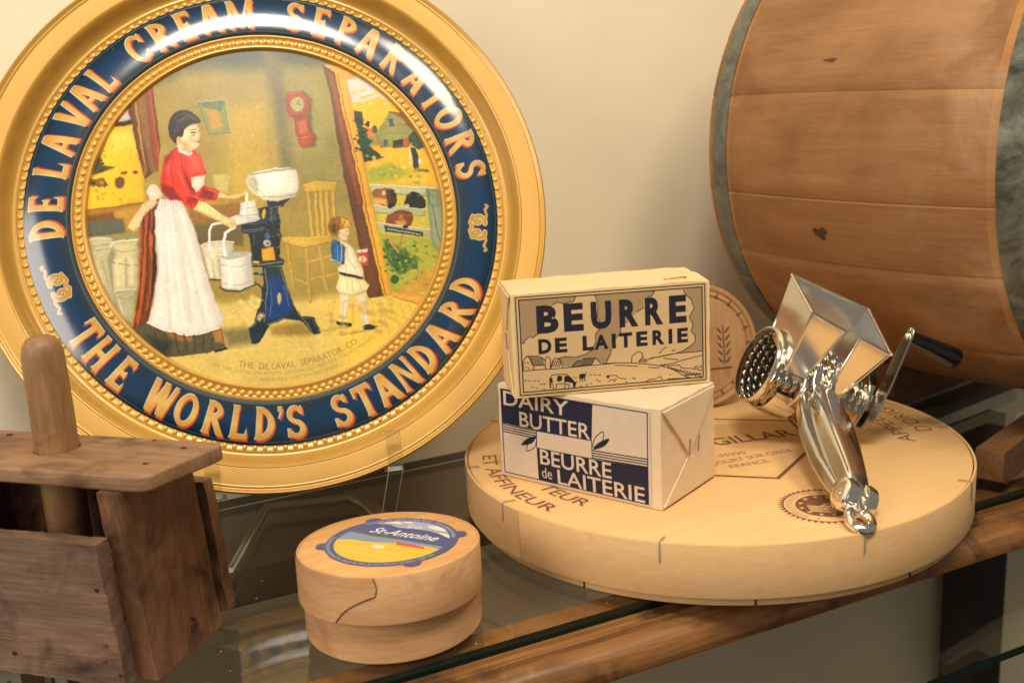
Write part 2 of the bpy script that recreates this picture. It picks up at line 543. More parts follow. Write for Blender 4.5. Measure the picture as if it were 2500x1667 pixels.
# ---------------------------------------------------------------- drawings, tenths of a millimetre on their own surfaces
PICTURE = [('f',(214,190,112),6,0,[-1342,-529,56,-630,1335,-612,1223,-1522,-1389,-1231]),
('f',(226,196,96),20,0,[335,-670,1331,-642,1259,-1232,413,-1288]),
('f',(206,172,84),12,0,[-556,-1324,837,-1334,1192,-809,1223,-1522]),
('f',(84,86,70),14,0,[-1208,1466,1575,1351,1417,1067,808,1065,47,1086,-491,1098,-833,979,-1262,660]),
('f',(120,112,72),7,0,[60,1226,198,1157,202,295,128,120,100,576,80,976]),
('f',(186,158,66),16,0,[-263,811,54,854,43,126,-275,31]),
('f',(150,140,78),14,0,[218,1062,503,986,557,88,344,-17,208,356]),
('f',(176,138,58),1.2,0,[-523,145,-167,152,-147,84,-520,75]),
('f',(150,112,52),1.5,0,[-546,77,-172,96,-180,11,-530,-46]),
('f',(112,100,62),3,0,[-521,-47,-189,12,-200,-212,-506,-186]),
('f',(196,180,110),1.5,0,[-367,310,-252,311,-264,169,-352,185]),
('f',(238,192,58),0.7,0,[-1265,113,-1195,395,-1142,551,-1045,705,-867,713,-829,464,-827,145]),
('f',(244,208,90),5,0,[-1038,676,-882,685,-867,542,-1016,514]),
('f',(226,206,196),0.7,0,[-898,882,-882,743,-1017,732,-969,795]),
('f',(70,50,36),0.7,0,[-1052,724,-851,746,-854,712,-1054,698]),
('f',(76,76,54),2,0,[-1252,186,-1195,395,-1124,559,-1055,687,-1050,611,-1098,501,-1094,435,-1015,406,-1098,379,-1189,357]),
('f',(146,108,50),1.2,0,[-1190,339,-1088,341,-1062,283,-1093,276,-1194,293]),
('f',(120,90,56),1.5,0,[-953,299,-955,286,-961,275,-968,267,-977,261,-987,260,-996,263,-1004,269,-1010,279,-1014,290,-1014,303,-1012,316,-1007,327,-999,335,-990,341,-981,342,-971,339,-963,333,-957,323,-954,311]),
('f',(150,96,44),1,0,[-929,367,-930,364,-934,361,-940,359,-946,358,-954,358,-961,359,-968,361,-973,364,-976,367,-977,371,-975,374,-972,377,-966,379,-960,380,-952,380,-945,379,-938,377,-933,374,-930,371]),
('f',(150,80,44),1,0,[-858,364,-859,360,-862,357,-866,354,-871,353,-877,352,-882,353,-886,356,-890,359,-892,363,-893,367,-892,371,-889,374,-885,377,-880,378,-875,379,-869,378,-865,375,-861,372,-859,368]),
('f',(112,74,50),0.7,0,[-898,877,-842,932,-759,356,-819,313,-846,465]),
('f',(140,104,62),0.7,0,[-847,922,-762,995,-732,363,-776,357]),
('f',(150,72,42),0.7,0,[-767,990,-717,1007,-696,550,-733,354,-758,478]),
('f',(196,150,70),0.6,0,[-851,923,-837,931,-802,368,-817,331]),
('f',(172,122,52),0.7,0,[-1256,121,-836,150,-822,107,-1259,76]),
('f',(124,88,56),1.5,0,[-1259,76,-943,98,-948,33,-1262,34]),
('f',(186,146,64),0.7,1,[-1037,105,-941,125,-820,135,-860,63,-969,-21,-982,36,-1032,49]),
('f',(104,104,84),1.5,0,[-1262,34,-982,36,-972,-58,-1269,-75]),
('f',(150,146,116),3,0,[-1262,-84,-887,-78,-950,-684,-1005,-733,-1134,-541,-1225,-279]),
('f',(196,188,148),1.6,1,[-1236,-79,-1076,-83,-1072,-150,-1103,-253,-1091,-436,-1078,-582,-1138,-486,-1192,-300,-1225,-188]),
('f',(208,196,152),1.2,0,[-1077,-127,-898,-106,-924,-451,-1084,-459,-1080,-264,-1049,-203]),
('s',(232,222,186),0.6,1.16,[-1076,-145,-1061,-119,-993,-111,-899,-112]),
('s',(226,216,180),0.6,0.96,[-1233,-91,-1160,-79,-1080,-92]),
('s',(224,214,180),0.6,0.96,[-1086,-464,-1051,-449,-942,-458]),
('f',(180,174,140),1.5,0,[-1086,-462,-942,-463,-975,-682,-1057,-638]),
('s',(214,206,172),0.6,0.87,[-1062,-484,-1031,-631]),
('s',(140,134,104),0.6,0.67,[-1079,-255,-971,-287,-912,-287]),
('f',(146,148,88),1.6,0,[-415,850,-226,854,-212,611,-365,604]),
('f',(112,128,88),1,0,[-399,835,-231,848,-280,755,-370,799]),
('f',(192,152,62),1.6,0,[-370,799,-287,783,-256,667,-340,633]),
('f',(110,98,58),1.8,0,[211,874,328,883,378,826,363,718,355,591,386,530,365,468,272,459]),
('f',(166,76,46),0.7,0,[199,885,310,894,357,847,355,738,305,702,209,702,185,748,179,827]),
('f',(196,186,128),0.6,0,[321,789,316,771,307,754,295,741,280,734,264,732,249,735,235,745,226,759,220,776,219,795,224,814,232,830,245,843,260,851,276,853,291,849,305,840,314,826,320,808]),
('f',(176,170,116),1.5,0,[307,790,304,776,297,764,288,755,277,749,266,747,254,750,245,757,238,767,234,780,233,794,236,808,243,820,252,830,263,836,274,837,285,834,295,827,302,817,306,804]),
('f',(160,72,44),0.7,0,[227,701,339,709,337,602,368,541,353,483,264,469,242,529]),
('f',(186,110,60),1.5,0,[251,666,316,671,321,583,264,567]),
('s',(70,50,40),0.6,0.58,[251,690,276,684,270,669]),
('f',(206,170,72),0.7,0,[251,199,349,213,486,197,481,134,252,141]),
('s',(202,168,76),0.6,2.12,[278,144,278,-177]),
('s',(202,168,76),0.6,2.12,[328,140,319,-180]),
('s',(202,168,76),0.6,2.12,[367,138,355,-183]),
('s',(202,168,76),0.6,2.12,[406,135,393,-186]),
('s',(202,168,76),0.6,2.12,[452,131,437,-190]),
('f',(206,172,82),0.7,0,[65,-178,400,-191,433,-232,220,-262,79,-222]),
('s',(190,156,76),0.6,1.64,[96,-233,111,-544]),
('s',(190,156,76),0.6,1.64,[224,-262,215,-656]),
('s',(190,156,76),0.6,1.64,[118,-470,207,-525]),
('s',(190,156,76),0.6,1.64,[218,-366,395,-333]),
('s',(190,156,76),0.6,1.64,[224,-489,436,-469]),
('s',(190,156,76),0.6,1.64,[313,-241,334,-574]),
('f',(226,170,66),0.7,0,[484,1089,641,1056,746,975,631,961,560,1003]),
('f',(106,70,42),0.7,0,[475,1091,557,1020,625,368,695,-285,594,-277,532,374,508,868]),
('f',(150,88,48),1,0,[507,1038,546,1006,616,368,658,-111,639,-119,569,371]),
('f',(106,70,42),0.7,0,[580,26,658,20,729,-659,617,-662,595,-264]),
('f',(228,170,66),0.7,0,[559,1015,637,971,691,412,746,-289,684,-284,625,368,575,785]),
('f',(228,170,66),0.7,0,[649,21,739,14,787,-652,726,-662]),
('s',(120,74,40),0.6,0.48,[672,19,744,-649]),
('s',(120,74,40),0.6,0.48,[574,1002,644,366,704,-286]),
('f',(216,208,196),0.7,0,[631,961,733,986,873,919,1038,679,905,686,840,611,665,700]),
('f',(244,190,62),2.5,0,[650,781,745,785,862,819,1021,700,831,532,737,538,685,620]),
('s',(240,192,80),1.5,1.54,[667,859,765,884]),
('s',(240,192,80),1.5,1.54,[729,816,847,850]),
('s',(240,192,80),1.5,1.54,[781,773,856,759]),
('f',(238,116,56),1.5,0,[738,592,788,574,822,532,738,542]),
('f',(222,178,62),1,0,[698,441,919,467,1168,471,1258,88,710,156]),
('f',(164,168,66),5,0,[698,265,884,321,1035,232,886,173,717,175]),
('f',(150,146,88),0.7,0,[801,532,916,698,1029,679,1109,544,1049,439,829,428]),
('f',(152,106,66),0.7,0,[914,700,1034,683,1118,534,1064,565,997,649]),
('f',(58,58,48),0.7,0,[918,477,998,490,991,427,914,422]),
('f',(192,96,60),0.7,0,[997,487,1038,494,1031,432,991,427]),
('f',(82,102,112),0.7,0,[905,646,939,644,945,594,913,589]),
('f',(92,108,104),0.7,0,[854,486,883,484,875,445,850,441]),
('f',(50,70,50),1.2,0,[662,720,722,707,729,642,699,619,752,566,713,534,779,486,739,453,845,358,696,329]),
('f',(60,84,64),1.2,0,[1038,509,1091,555,1164,431,1103,405,1041,449]),
('f',(74,104,74),1,0,[820,572,818,563,814,555,809,549,803,545,796,544,790,546,785,550,781,557,779,565,779,575,781,584,785,592,790,598,796,602,803,603,809,601,814,596,818,590,820,581]),
('f',(110,118,52),1,0,[1057,255,1152,248,1159,228,1083,233]),
('f',(48,62,68),0.7,0,[1036,420,1078,417,1093,356,1085,248,1051,248,1048,340]),
('f',(232,226,205),0.6,0,[1044,305,1042,301,1040,297,1036,294,1032,292,1028,291,1023,292,1020,295,1017,298,1015,302,1015,307,1016,312,1019,316,1022,319,1027,320,1031,321,1035,320,1039,317,1042,314,1043,310]),
('f',(232,226,205),0.6,0,[1111,310,1110,306,1108,302,1105,299,1101,297,1097,297,1093,298,1090,300,1088,303,1087,308,1087,312,1088,317,1090,321,1093,324,1097,326,1101,326,1104,325,1108,323,1110,319,1111,315]),
('f',(206,156,96),0.6,0,[1068,437,1067,433,1065,428,1061,425,1057,423,1053,422,1049,423,1046,426,1043,430,1042,434,1042,439,1043,444,1045,448,1049,451,1053,453,1057,454,1061,453,1064,450,1067,447,1068,442]),
('s',(228,222,200),0.6,0.96,[1032,410,1029,341]),
('f',(190,176,78),0.7,0,[711,166,1233,101,1209,-328,741,-289]),
('f',(186,190,152),0.7,0,[714,166,1231,100,1229,40,720,102]),
('f',(152,98,52),0.7,1,[732,101,787,131,893,104,876,-16,783,3]),
('f',(76,58,46),0.7,1,[837,113,900,84,874,-16,834,40]),
('f',(226,170,92),1.4,0,[743,66,825,46,829,2,747,18]),
('f',(44,44,48),0.7,1,[979,69,1047,85,1103,30,1085,-42,976,-41,950,2]),
('f',(210,204,184),1,0,[986,-18,984,-23,981,-28,977,-31,971,-33,965,-34,959,-33,954,-30,951,-26,949,-21,948,-15,950,-10,953,-5,958,-2,963,1,969,1,975,0,980,-3,983,-7,986,-12]),
('f',(184,184,146),0.7,0,[725,8,1094,-43,1090,-101,732,-44]),
('f',(132,78,48),0.7,1,[816,-80,909,-41,1000,-75,971,-170,885,-177,803,-132]),
('f',(206,146,88),1.2,0,[863,-117,948,-114,950,-182,885,-177]),
('f',(186,184,148),0.7,0,[739,-119,1111,-200,1117,-259,747,-171]),
('f',(134,146,116),0.7,0,[1121,107,1235,94,1213,-328,1114,-320]),
('s',(70,80,62),0.6,0.48,[1134,97,1143,-322]),
('s',(84,94,74),0.6,0.39,[1197,63,1186,-318]),
('f',(50,56,46),0.6,0,[1166,-117,1164,-122,1160,-127,1155,-130,1148,-132,1141,-132,1134,-131,1128,-128,1124,-124,1121,-119,1120,-113,1122,-108,1126,-103,1131,-100,1138,-98,1145,-97,1152,-99,1158,-102,1163,-106,1165,-111]),
('f',(46,72,92),0.7,0,[785,-145,1058,-215,1049,-247,794,-191]),
('s',(206,190,110),0.9,0.67,[810,-173,1035,-230]),
('f',(166,166,72),1.5,0,[750,-205,1111,-269,1185,-409,1143,-483,1019,-650,788,-629]),
('f',(190,150,70),4,0,[998,-509,1164,-466,1078,-631,961,-668,795,-644]),
('f',(72,102,56),2.5,0,[774,-250,888,-317,995,-413,992,-480,857,-511,787,-424]),
('f',(96,130,66),1.2,0,[841,-400,839,-407,836,-414,831,-419,826,-422,820,-423,814,-421,809,-417,806,-411,804,-404,804,-396,806,-389,809,-382,814,-377,819,-374,825,-373,831,-375,836,-379,839,-385,841,-392]),
('f',(96,130,66),1.2,0,[920,-368,918,-375,915,-382,910,-387,904,-390,898,-391,893,-389,888,-385,884,-379,883,-372,882,-365,884,-357,888,-350,892,-345,898,-342,904,-341,910,-343,914,-347,918,-353,920,-360]),
('f',(96,130,66),1.2,0,[957,-457,955,-465,951,-472,947,-477,941,-480,935,-481,929,-479,925,-475,921,-469,919,-462,919,-454,921,-447,925,-440,929,-435,935,-432,941,-431,946,-433,951,-437,955,-443,956,-450]),
('f',(96,130,66),1.2,0,[888,-480,886,-488,883,-494,878,-500,873,-503,867,-503,861,-502,857,-498,853,-492,851,-485,851,-477,853,-470,856,-463,861,-458,867,-455,872,-454,878,-456,883,-460,886,-465,888,-473]),
('f',(96,130,66),1.2,0,[830,-331,828,-339,825,-346,820,-351,815,-354,809,-355,803,-353,798,-349,795,-343,793,-336,793,-328,795,-321,798,-314,803,-309,808,-306,814,-305,820,-307,825,-311,828,-317,830,-324]),
('f',(96,130,66),1.2,0,[988,-431,986,-439,983,-446,978,-451,972,-454,966,-454,961,-453,956,-449,952,-443,951,-436,950,-428,952,-421,956,-414,960,-409,966,-406,972,-405,978,-407,982,-411,986,-416,988,-424]),
('f',(206,196,100),1,0,[852,-381,852,-384,850,-387,848,-389,845,-390,842,-390,839,-389,837,-388,835,-386,834,-383,834,-380,835,-377,836,-374,839,-372,841,-371,844,-371,847,-372,850,-373,851,-376,852,-378]),
('f',(206,196,100),1,0,[924,-416,923,-419,921,-422,919,-424,916,-425,913,-425,910,-424,908,-423,906,-420,905,-418,905,-415,906,-412,907,-409,910,-407,912,-406,915,-406,918,-407,921,-408,922,-410,923,-413]),
('f',(206,196,100),1,0,[875,-431,874,-434,873,-437,870,-439,868,-440,865,-440,862,-439,859,-438,858,-435,857,-433,856,-430,857,-427,859,-424,861,-422,864,-421,867,-421,870,-422,872,-423,874,-425,875,-428]),
('f',(206,196,100),1,0,[964,-391,963,-394,962,-396,959,-398,957,-399,954,-400,951,-399,948,-397,947,-395,946,-392,945,-389,946,-386,948,-384,950,-382,953,-381,956,-380,959,-381,961,-383,963,-385,964,-388]),
('f',(58,98,60),1,0,[850,-544,848,-554,842,-562,835,-569,826,-573,817,-573,808,-571,800,-566,795,-558,791,-549,791,-539,794,-529,799,-520,806,-514,815,-510,824,-509,833,-512,841,-517,847,-525,850,-534]),
('s',(196,146,86),0.6,1.73,[791,-215,866,-344]),
('s',(176,126,70),0.6,1.35,[910,-224,877,-326]),
('f',(142,152,122),0.7,0,[1117,-14,1240,-24,1214,-295,1167,-398,1120,-268]),
('s',(84,92,72),0.6,0.58,[1150,-17,1180,-370]),
('f',(218,168,78),0.7,0,[783,-631,1021,-674,998,-753,793,-667]),
('s',(150,110,52),0.6,0.39,[793,-667,998,-753]),
('s',(196,160,80),1,0.39,[625,-675,866,-840]),
('s',(196,160,80),1,0.39,[746,-672,949,-772]),
('s',(196,160,80),1,0.39,[673,-746,843,-885]),
('s',(196,160,80),1,0.39,[335,-649,390,-644]),
('f',(158,134,70),4,0,[-74,-796,141,-789,240,-877,131,-885,-62,-862]),
('f',(150,126,66),1.6,0,[259,-865,442,-846,478,-849,313,-866]),
('f',(150,126,66),1.6,0,[399,-907,640,-879,658,-886,491,-902]),
('f',(128,120,78),6,0,[-401,-792,-190,-785,-183,-905,-368,-914]),
('f',(112,66,36),0.7,0,[-824,131,-742,125,-777,-151,-783,-335,-839,-559,-875,-700,-769,-756,-400,-783,-385,-907,-509,-936,-698,-944,-800,-938,-988,-735,-932,-505,-894,-142,-870,41]),
('f',(112,66,36),0.7,0,[-725,184,-800,161,-839,108,-877,0,-902,-154,-774,-164,-754,83]),
('f',(176,92,44),2,0,[-787,110,-834,-54,-850,-256,-917,-687,-952,-711,-889,-326,-856,-6]),
('f',(196,98,46),1.5,0,[-817,-56,-794,-95,-815,-259,-830,-175]),
('f',(66,46,34),1.5,0,[-781,72,-786,-151,-787,-335,-845,-531,-814,-241]),
('f',(206,160,80),1,0,[-876,79,-865,78,-913,-415,-973,-709,-987,-717,-928,-451]),
('f',(92,88,62),1.4,0,[-978,-722,-875,-705,-777,-757,-687,-802,-585,-812,-409,-786,-389,-902,-517,-937,-792,-941]),
('f',(56,62,48),4,0,[-890,-780,-724,-842,-783,-939,-848,-892]),
('f',(166,112,62),2.5,0,[-778,-760,-687,-805,-585,-813,-605,-854,-723,-824]),
('f',(176,126,70),2.5,0,[-462,-795,-400,-787,-391,-884,-442,-870]),
('f',(28,44,40),0.7,0,[-465,-927,-381,-910,-367,-926,-449,-942]),
('f',(232,208,156),0.7,0,[-782,174,-854,133,-962,-21,-911,-55,-839,48,-741,143]),
('f',(236,218,194),0.7,1,[-817,219,-783,268,-737,255,-712,183,-783,155]),
('f',(236,227,213),0.7,0,[-730,170,-585,134,-550,30,-506,-132,-498,-187,-791,-163,-771,66]),
('f',(236,227,213),0.7,0,[-771,90,-568,74,-515,-80,-467,-363,-425,-570,-370,-722,-416,-783,-585,-812,-695,-797,-769,-758,-881,-700,-842,-604,-787,-335,-788,-104]),
('s',(214,206,192),3,1.54,[-702,84,-730,-155,-726,-432]),
('s',(214,206,192),3,1.54,[-649,99,-618,-165,-594,-718]),
('s',(214,206,192),3,1.54,[-748,-384,-728,-569,-735,-759]),
('s',(214,206,192),3,1.54,[-476,-454,-419,-699]),
('f',(226,64,42),0.7,0,[-588,529,-539,483,-467,497,-435,457,-405,331,-412,303,-435,243,-331,193,-357,124,-435,134,-437,116,-518,68,-570,105,-585,134,-662,149,-717,221,-716,305,-694,408,-672,463]),
('f',(150,42,32),2.5,0,[-682,454,-598,515,-629,451,-677,397]),
('f',(150,38,30),2.5,0,[-555,389,-512,272,-467,184,-520,178,-554,294]),
('f',(130,36,30),2.5,0,[-714,268,-637,243,-584,145,-662,151,-716,221]),
('f',(126,38,32),2.5,0,[-437,220,-360,186,-383,130,-469,156]),
('f',(146,38,30),2.5,0,[-556,162,-468,165,-490,110,-560,115]),
('f',(244,96,66),4,0,[-523,463,-444,458,-426,352,-507,329]),
('f',(236,222,202),0.7,0,[-511,301,-410,314,-424,247,-484,187,-510,248]),
('f',(240,236,226),0.7,0,[-587,543,-562,505,-513,479,-489,491,-481,472,-514,457,-575,489]),
('f',(240,215,168),0.7,0,[-523,673,-438,687,-427,639,-422,592,-438,572,-432,528,-467,501,-490,489,-521,484,-571,518,-590,563,-570,638]),
('f',(220,176,126),2.5,0,[-575,581,-523,568,-492,509,-537,502]),
('f',(46,42,38),0.7,1,[-633,642,-617,736,-558,791,-487,787,-419,727,-418,694,-473,689,-525,654,-545,598,-582,598,-591,551,-625,598]),
('s',(120,100,76),1.2,0.87,[-564,714,-499,749,-439,726]),
('s',(90,60,40),0.6,0.58,[-487,628,-451,630]),
('s',(206,110,80),0.6,0.67,[-457,564,-433,560]),
('s',(120,84,56),0.6,0.39,[-494,600,-463,602]),
('f',(238,208,146),0.7,0,[-334,184,-275,151,-184,163,-132,193,-133,159,-214,126,-342,142]),
('f',(38,46,48),0.7,0,[-79,41,4,59,67,78,38,-231,-147,-216,-157,-132,-204,-110,-204,-53,-59,-36]),
('f',(38,46,48),0.7,0,[-17,96,165,114,95,45,46,46,5,-51,-43,-85,-113,-60,-60,30,3,26]),
('f',(40,50,50),0.6,0,[68,-79,63,-110,53,-137,39,-157,23,-170,7,-174,-9,-168,-22,-153,-31,-130,-36,-102,-36,-71,-30,-41,-20,-14,-7,7,9,20,25,24,41,18,54,3,64,-20,68,-48]),
('f',(66,80,84),1.4,0,[43,-77,40,-98,34,-116,27,-130,18,-138,10,-141,2,-137,-5,-127,-9,-112,-11,-94,-11,-73,-7,-53,-2,-35,5,-21,14,-12,22,-9,30,-13,37,-23,41,-38,44,-57]),
('f',(38,46,48),0.7,0,[-201,-72,55,-49,24,-377,-148,-372,-140,-232,-158,-136,-201,-119]),
('f',(38,46,48),0.7,0,[-173,-31,40,-58,66,-164,34,-312,63,-343,54,-372,-169,-379,-144,-203]),
('s',(110,120,110),0.6,0.67,[-190,-106,-47,-98]),
('s',(56,96,140),0.6,0.87,[-195,-58,-52,-60,33,-19]),
('f',(70,104,140),1,0,[-15,-163,-16,-171,-20,-179,-24,-185,-29,-188,-35,-189,-40,-187,-45,-183,-48,-177,-50,-169,-50,-160,-49,-151,-45,-144,-41,-138,-35,-134,-30,-133,-24,-135,-20,-139,-16,-146,-15,-154]),
('f',(236,166,56),0.7,0,[-76,-247,0,-244,7,-333,-80,-336]),
('f',(206,200,176),0.6,0,[-13,-214,-15,-222,-19,-229,-25,-234,-32,-237,-40,-237,-47,-236,-53,-231,-58,-225,-61,-218,-61,-210,-59,-202,-55,-196,-49,-191,-42,-188,-35,-187,-28,-189,-21,-193,-16,-199,-14,-206]),
('f',(120,120,110),0.6,0,[-24,-213,-25,-218,-27,-221,-30,-224,-34,-226,-38,-226,-43,-225,-46,-223,-49,-220,-50,-215,-51,-211,-49,-207,-47,-203,-44,-200,-40,-198,-36,-198,-32,-199,-28,-201,-26,-205,-24,-209]),
('s',(150,134,70),0.6,0.48,[41,-143,64,-192,49,-248,23,-245]),
('f',(226,180,70),0.6,0,[-28,-1,-30,-12,-33,-23,-36,-31,-40,-36,-44,-37,-48,-35,-51,-29,-53,-21,-54,-10,-53,1,-52,13,-49,23,-45,32,-41,37,-37,38,-34,36,-31,30,-29,22,-28,11]),
('f',(226,180,70),0.6,0,[-96,-343,-98,-347,-102,-350,-108,-352,-116,-353,-124,-353,-132,-352,-139,-350,-145,-346,-148,-343,-149,-339,-148,-335,-144,-332,-138,-330,-130,-329,-122,-329,-114,-330,-106,-333,-101,-336,-97,-340]),
('f',(232,227,206),0.7,1,[-126,283,-79,309,31,325,193,319,225,239,215,173,185,127,93,112,-42,119,-102,157,-137,217]),
('f',(186,182,156),3,0,[-125,274,-81,290,-51,220,-76,146,-132,217]),
('f',(250,248,238),5,0,[6,255,134,265,111,209,20,206]),
('s',(110,110,88),0.6,0.67,[-112,292,29,306,192,314]),
('f',(222,212,186),0.7,0,[-60,127,197,140,194,112,63,86,-44,98]),
('f',(226,221,206),0.7,0,[-190,97,-91,109,-86,42,-64,-38,-158,-45,-210,-1]),
('s',(234,230,218),0.6,1.93,[-145,153,-145,99]),
('f',(228,222,206),0.7,0,[-302,-8,-207,8,-68,-37,-195,-61,-276,-71]),
('s',(150,146,130),0.6,0.39,[-190,50,-86,61]),
('s',(150,146,130),0.6,0.39,[-208,-1,-64,2]),
('f',(242,216,152),0.7,0,[-475,130,-428,115,-330,23,-243,-22,-230,-70,-277,-81,-335,-35,-516,65]),
('s',(200,150,90),0.6,0.58,[-494,63,-343,-28]),
('f',(38,54,62),0.7,0,[45,-384,68,-522,100,-655,145,-743,233,-763,268,-880,221,-882,141,-782,28,-756,-73,-787,-135,-882,-173,-908,-209,-906,-217,-791,-175,-745,-123,-634,-88,-489,-88,-377]),
('f',(30,62,112),1.5,0,[-69,-453,47,-464,97,-683,38,-740,-71,-759,-105,-747,-79,-620]),
('s',(170,156,90),0.6,0.39,[-71,-388,-70,-528,-106,-765]),
('s',(170,156,90),0.6,0.39,[35,-397,65,-549,136,-742,206,-851]),
('s',(170,156,90),0.6,0.39,[-91,-785,20,-748,133,-779]),
('f',(206,188,128),0.9,0,[18,-610,16,-623,14,-635,10,-644,6,-650,2,-652,-2,-649,-5,-643,-6,-633,-7,-621,-6,-608,-5,-595,-2,-583,2,-574,6,-568,10,-567,14,-569,17,-575,18,-585,19,-597]),
('f',(38,54,62),0.7,0,[-102,-329,63,-343,55,-375,-101,-376]),
('f',(34,50,60),0.7,0,[-193,-794,-118,-764,-101,-821,-148,-901,-188,-912]),
('s',(34,46,50),0.6,1.16,[-151,-362,-70,-350]),
('s',(36,52,62),0.6,1.35,[-148,-418,-78,-434]),
('s',(36,52,62),0.6,0.96,[-149,-483,-87,-536]),
('f',(220,208,178),0.7,0,[-491,-186,-382,-167,-263,-186,-273,-249,-374,-278,-372,-440,-447,-434]),
('s',(240,234,214),0.6,0.77,[-489,-194,-435,-170,-338,-169,-264,-184]),
('s',(42,52,58),0.6,0.87,[-448,-431,-371,-442]),
('f',(229,223,207),0.7,0,[-393,-278,-363,-255,-160,-257,-159,-501,-255,-526,-374,-502,-368,-297]),
('f',(206,204,190),4,0,[-207,-292,-160,-277,-162,-492,-218,-505]),
('f',(196,196,184),1,0,[-374,-278,-266,-255,-165,-263,-207,-292,-314,-301]),
('s',(248,244,232),0.6,0.67,[-390,-278,-315,-305,-160,-282]),
('s',(42,52,58),0.6,0.96,[-386,-495,-351,-523,-264,-533,-145,-501]),
('s',(242,240,228),0.6,1.64,[-335,-38,-398,-47,-419,-87,-430,-222]),
('s',(242,240,228),0.6,1.93,[-245,-73,-311,-115,-329,-169,-331,-272]),
('f',(236,206,140),0.6,0,[-240,-66,-242,-72,-246,-77,-253,-82,-260,-84,-269,-84,-277,-83,-284,-79,-289,-74,-292,-68,-293,-62,-291,-55,-287,-50,-281,-46,-273,-43,-265,-43,-257,-45,-250,-48,-244,-53,-241,-59]),
('f',(238,214,170),0.7,0,[469,-148,543,-130,538,-178,517,-235,470,-223,454,-186]),
('f',(152,106,52),0.7,1,[395,-104,432,-59,506,-60,553,-97,555,-138,515,-145,468,-158,448,-195,410,-189,391,-142]),
('f',(214,166,78),2,0,[487,-64,550,-95,555,-138,489,-148]),
('f',(92,66,40),2,0,[463,-143,461,-154,456,-163,450,-170,442,-174,434,-175,426,-173,420,-168,415,-160,412,-150,412,-139,414,-129,419,-119,425,-112,433,-108,441,-107,449,-109,455,-115,460,-123,463,-133]),
('f',(237,223,188),0.7,0,[444,-215,514,-248,555,-299,582,-406,605,-446,602,-512,435,-479,431,-422,470,-401,501,-285]),
('f',(56,102,148),0.7,0,[416,-219,468,-242,493,-284,474,-406,403,-385,391,-276]),
('s',(222,226,222),0.6,0.48,[468,-242,472,-292,452,-395,391,-366]),
('s',(190,176,140),0.6,0.48,[510,-286,509,-381,557,-447]),
('f',(204,94,74),0.7,0,[573,-320,653,-315,648,-426,607,-429]),
('f',(238,226,206),0.7,0,[570,-310,651,-305,653,-328,577,-334]),
('f',(236,206,150),0.6,0,[644,-383,641,-390,636,-397,628,-402,618,-404,608,-405,598,-402,589,-398,582,-392,578,-385,578,-377,580,-370,585,-363,593,-358,603,-356,613,-355,623,-357,632,-362,639,-368,643,-375]),
('f',(238,222,170),0.7,0,[435,-479,596,-520,639,-565,615,-601,520,-626,430,-609,401,-570]),
('s',(206,186,130),0.6,0.58,[495,-513,476,-605]),
('s',(206,186,130),0.6,0.58,[567,-528,578,-596]),
('f',(34,48,44),0.7,0,[437,-455,599,-506,597,-522,442,-480]),
('f',(232,218,180),0.7,0,[419,-610,504,-625,489,-674,424,-674]),
('f',(230,214,172),0.7,0,[536,-631,615,-616,607,-693,540,-694]),
('f',(240,234,220),0.7,0,[435,-672,474,-676,439,-808,395,-804]),
('f',(232,206,150),0.7,0,[550,-692,606,-695,598,-777,554,-777]),
('f',(240,234,220),0.7,0,[552,-772,596,-772,604,-852,569,-855]),
('f',(32,48,44),0.7,0,[381,-801,409,-815,480,-829,480,-850,425,-852,385,-826]),
('f',(32,48,44),0.7,0,[562,-856,616,-842,665,-871,630,-885,566,-884]),
('f',(96,92,58),4,0,[-851,-1012,-492,-1213,-149,-1327,210,-1338,-153,-1369,-603,-1249,-956,-1002]),
('f',(60,73,43),0.5,0,[-1141,434,-1135,441,-1126,434,-1132,427]),
('f',(52,84,39),0.5,0,[-1190,386,-1180,395,-1167,386,-1176,375]),
('f',(82,71,53),0.5,0,[-1200,437,-1186,450,-1168,437,-1180,422]),
('f',(70,80,54),0.5,0,[-1208,420,-1197,431,-1182,420,-1192,408]),
('f',(62,55,61),0.5,0,[-1165,423,-1152,436,-1133,423,-1146,408]),
('f',(77,87,44),0.5,0,[-1127,459,-1113,472,-1094,458,-1106,443]),
('f',(83,57,34),0.5,0,[-1191,390,-1181,399,-1169,390,-1177,379]),
('f',(74,64,48),0.5,0,[-1168,475,-1157,485,-1142,475,-1152,463]),
('f',(73,86,54),0.5,0,[-1117,400,-1103,414,-1083,400,-1096,384]),
('f',(76,59,60),0.5,0,[-1109,393,-1099,403,-1084,393,-1094,381]),
('f',(77,61,59),0.5,0,[-1141,482,-1135,488,-1126,482,-1132,475]),
('f',(82,89,33),0.5,0,[-1118,463,-1111,470,-1102,463,-1108,455]),
('f',(62,81,61),0.5,0,[-1203,440,-1197,446,-1188,440,-1194,433]),
('f',(77,65,61),0.5,0,[-1108,449,-1093,463,-1074,449,-1087,433]),
('f',(63,56,51),0.5,0,[-1204,499,-1194,508,-1182,499,-1190,488]),
('f',(73,59,31),0.5,0,[-1118,477,-1104,490,-1085,476,-1098,461]),
('f',(210,155,58),0.5,0,[-1084,492,-1076,499,-1066,491,-1073,483]),
('f',(198,164,75),0.5,0,[-1084,532,-1075,540,-1064,531,-1071,522]),
('f',(186,152,77),0.5,0,[-1079,509,-1074,513,-1068,509,-1072,504]),
('f',(192,162,42),0.5,0,[-1069,493,-1064,497,-1058,493,-1062,487]),
('f',(200,158,66),0.5,0,[-1106,481,-1097,490,-1085,481,-1093,471]),
('f',(178,144,66),0.5,0,[-1025,562,-1018,568,-1008,561,-1015,554]),
('f',(199,153,55),0.5,0,[-1105,545,-1097,552,-1087,544,-1094,536]),
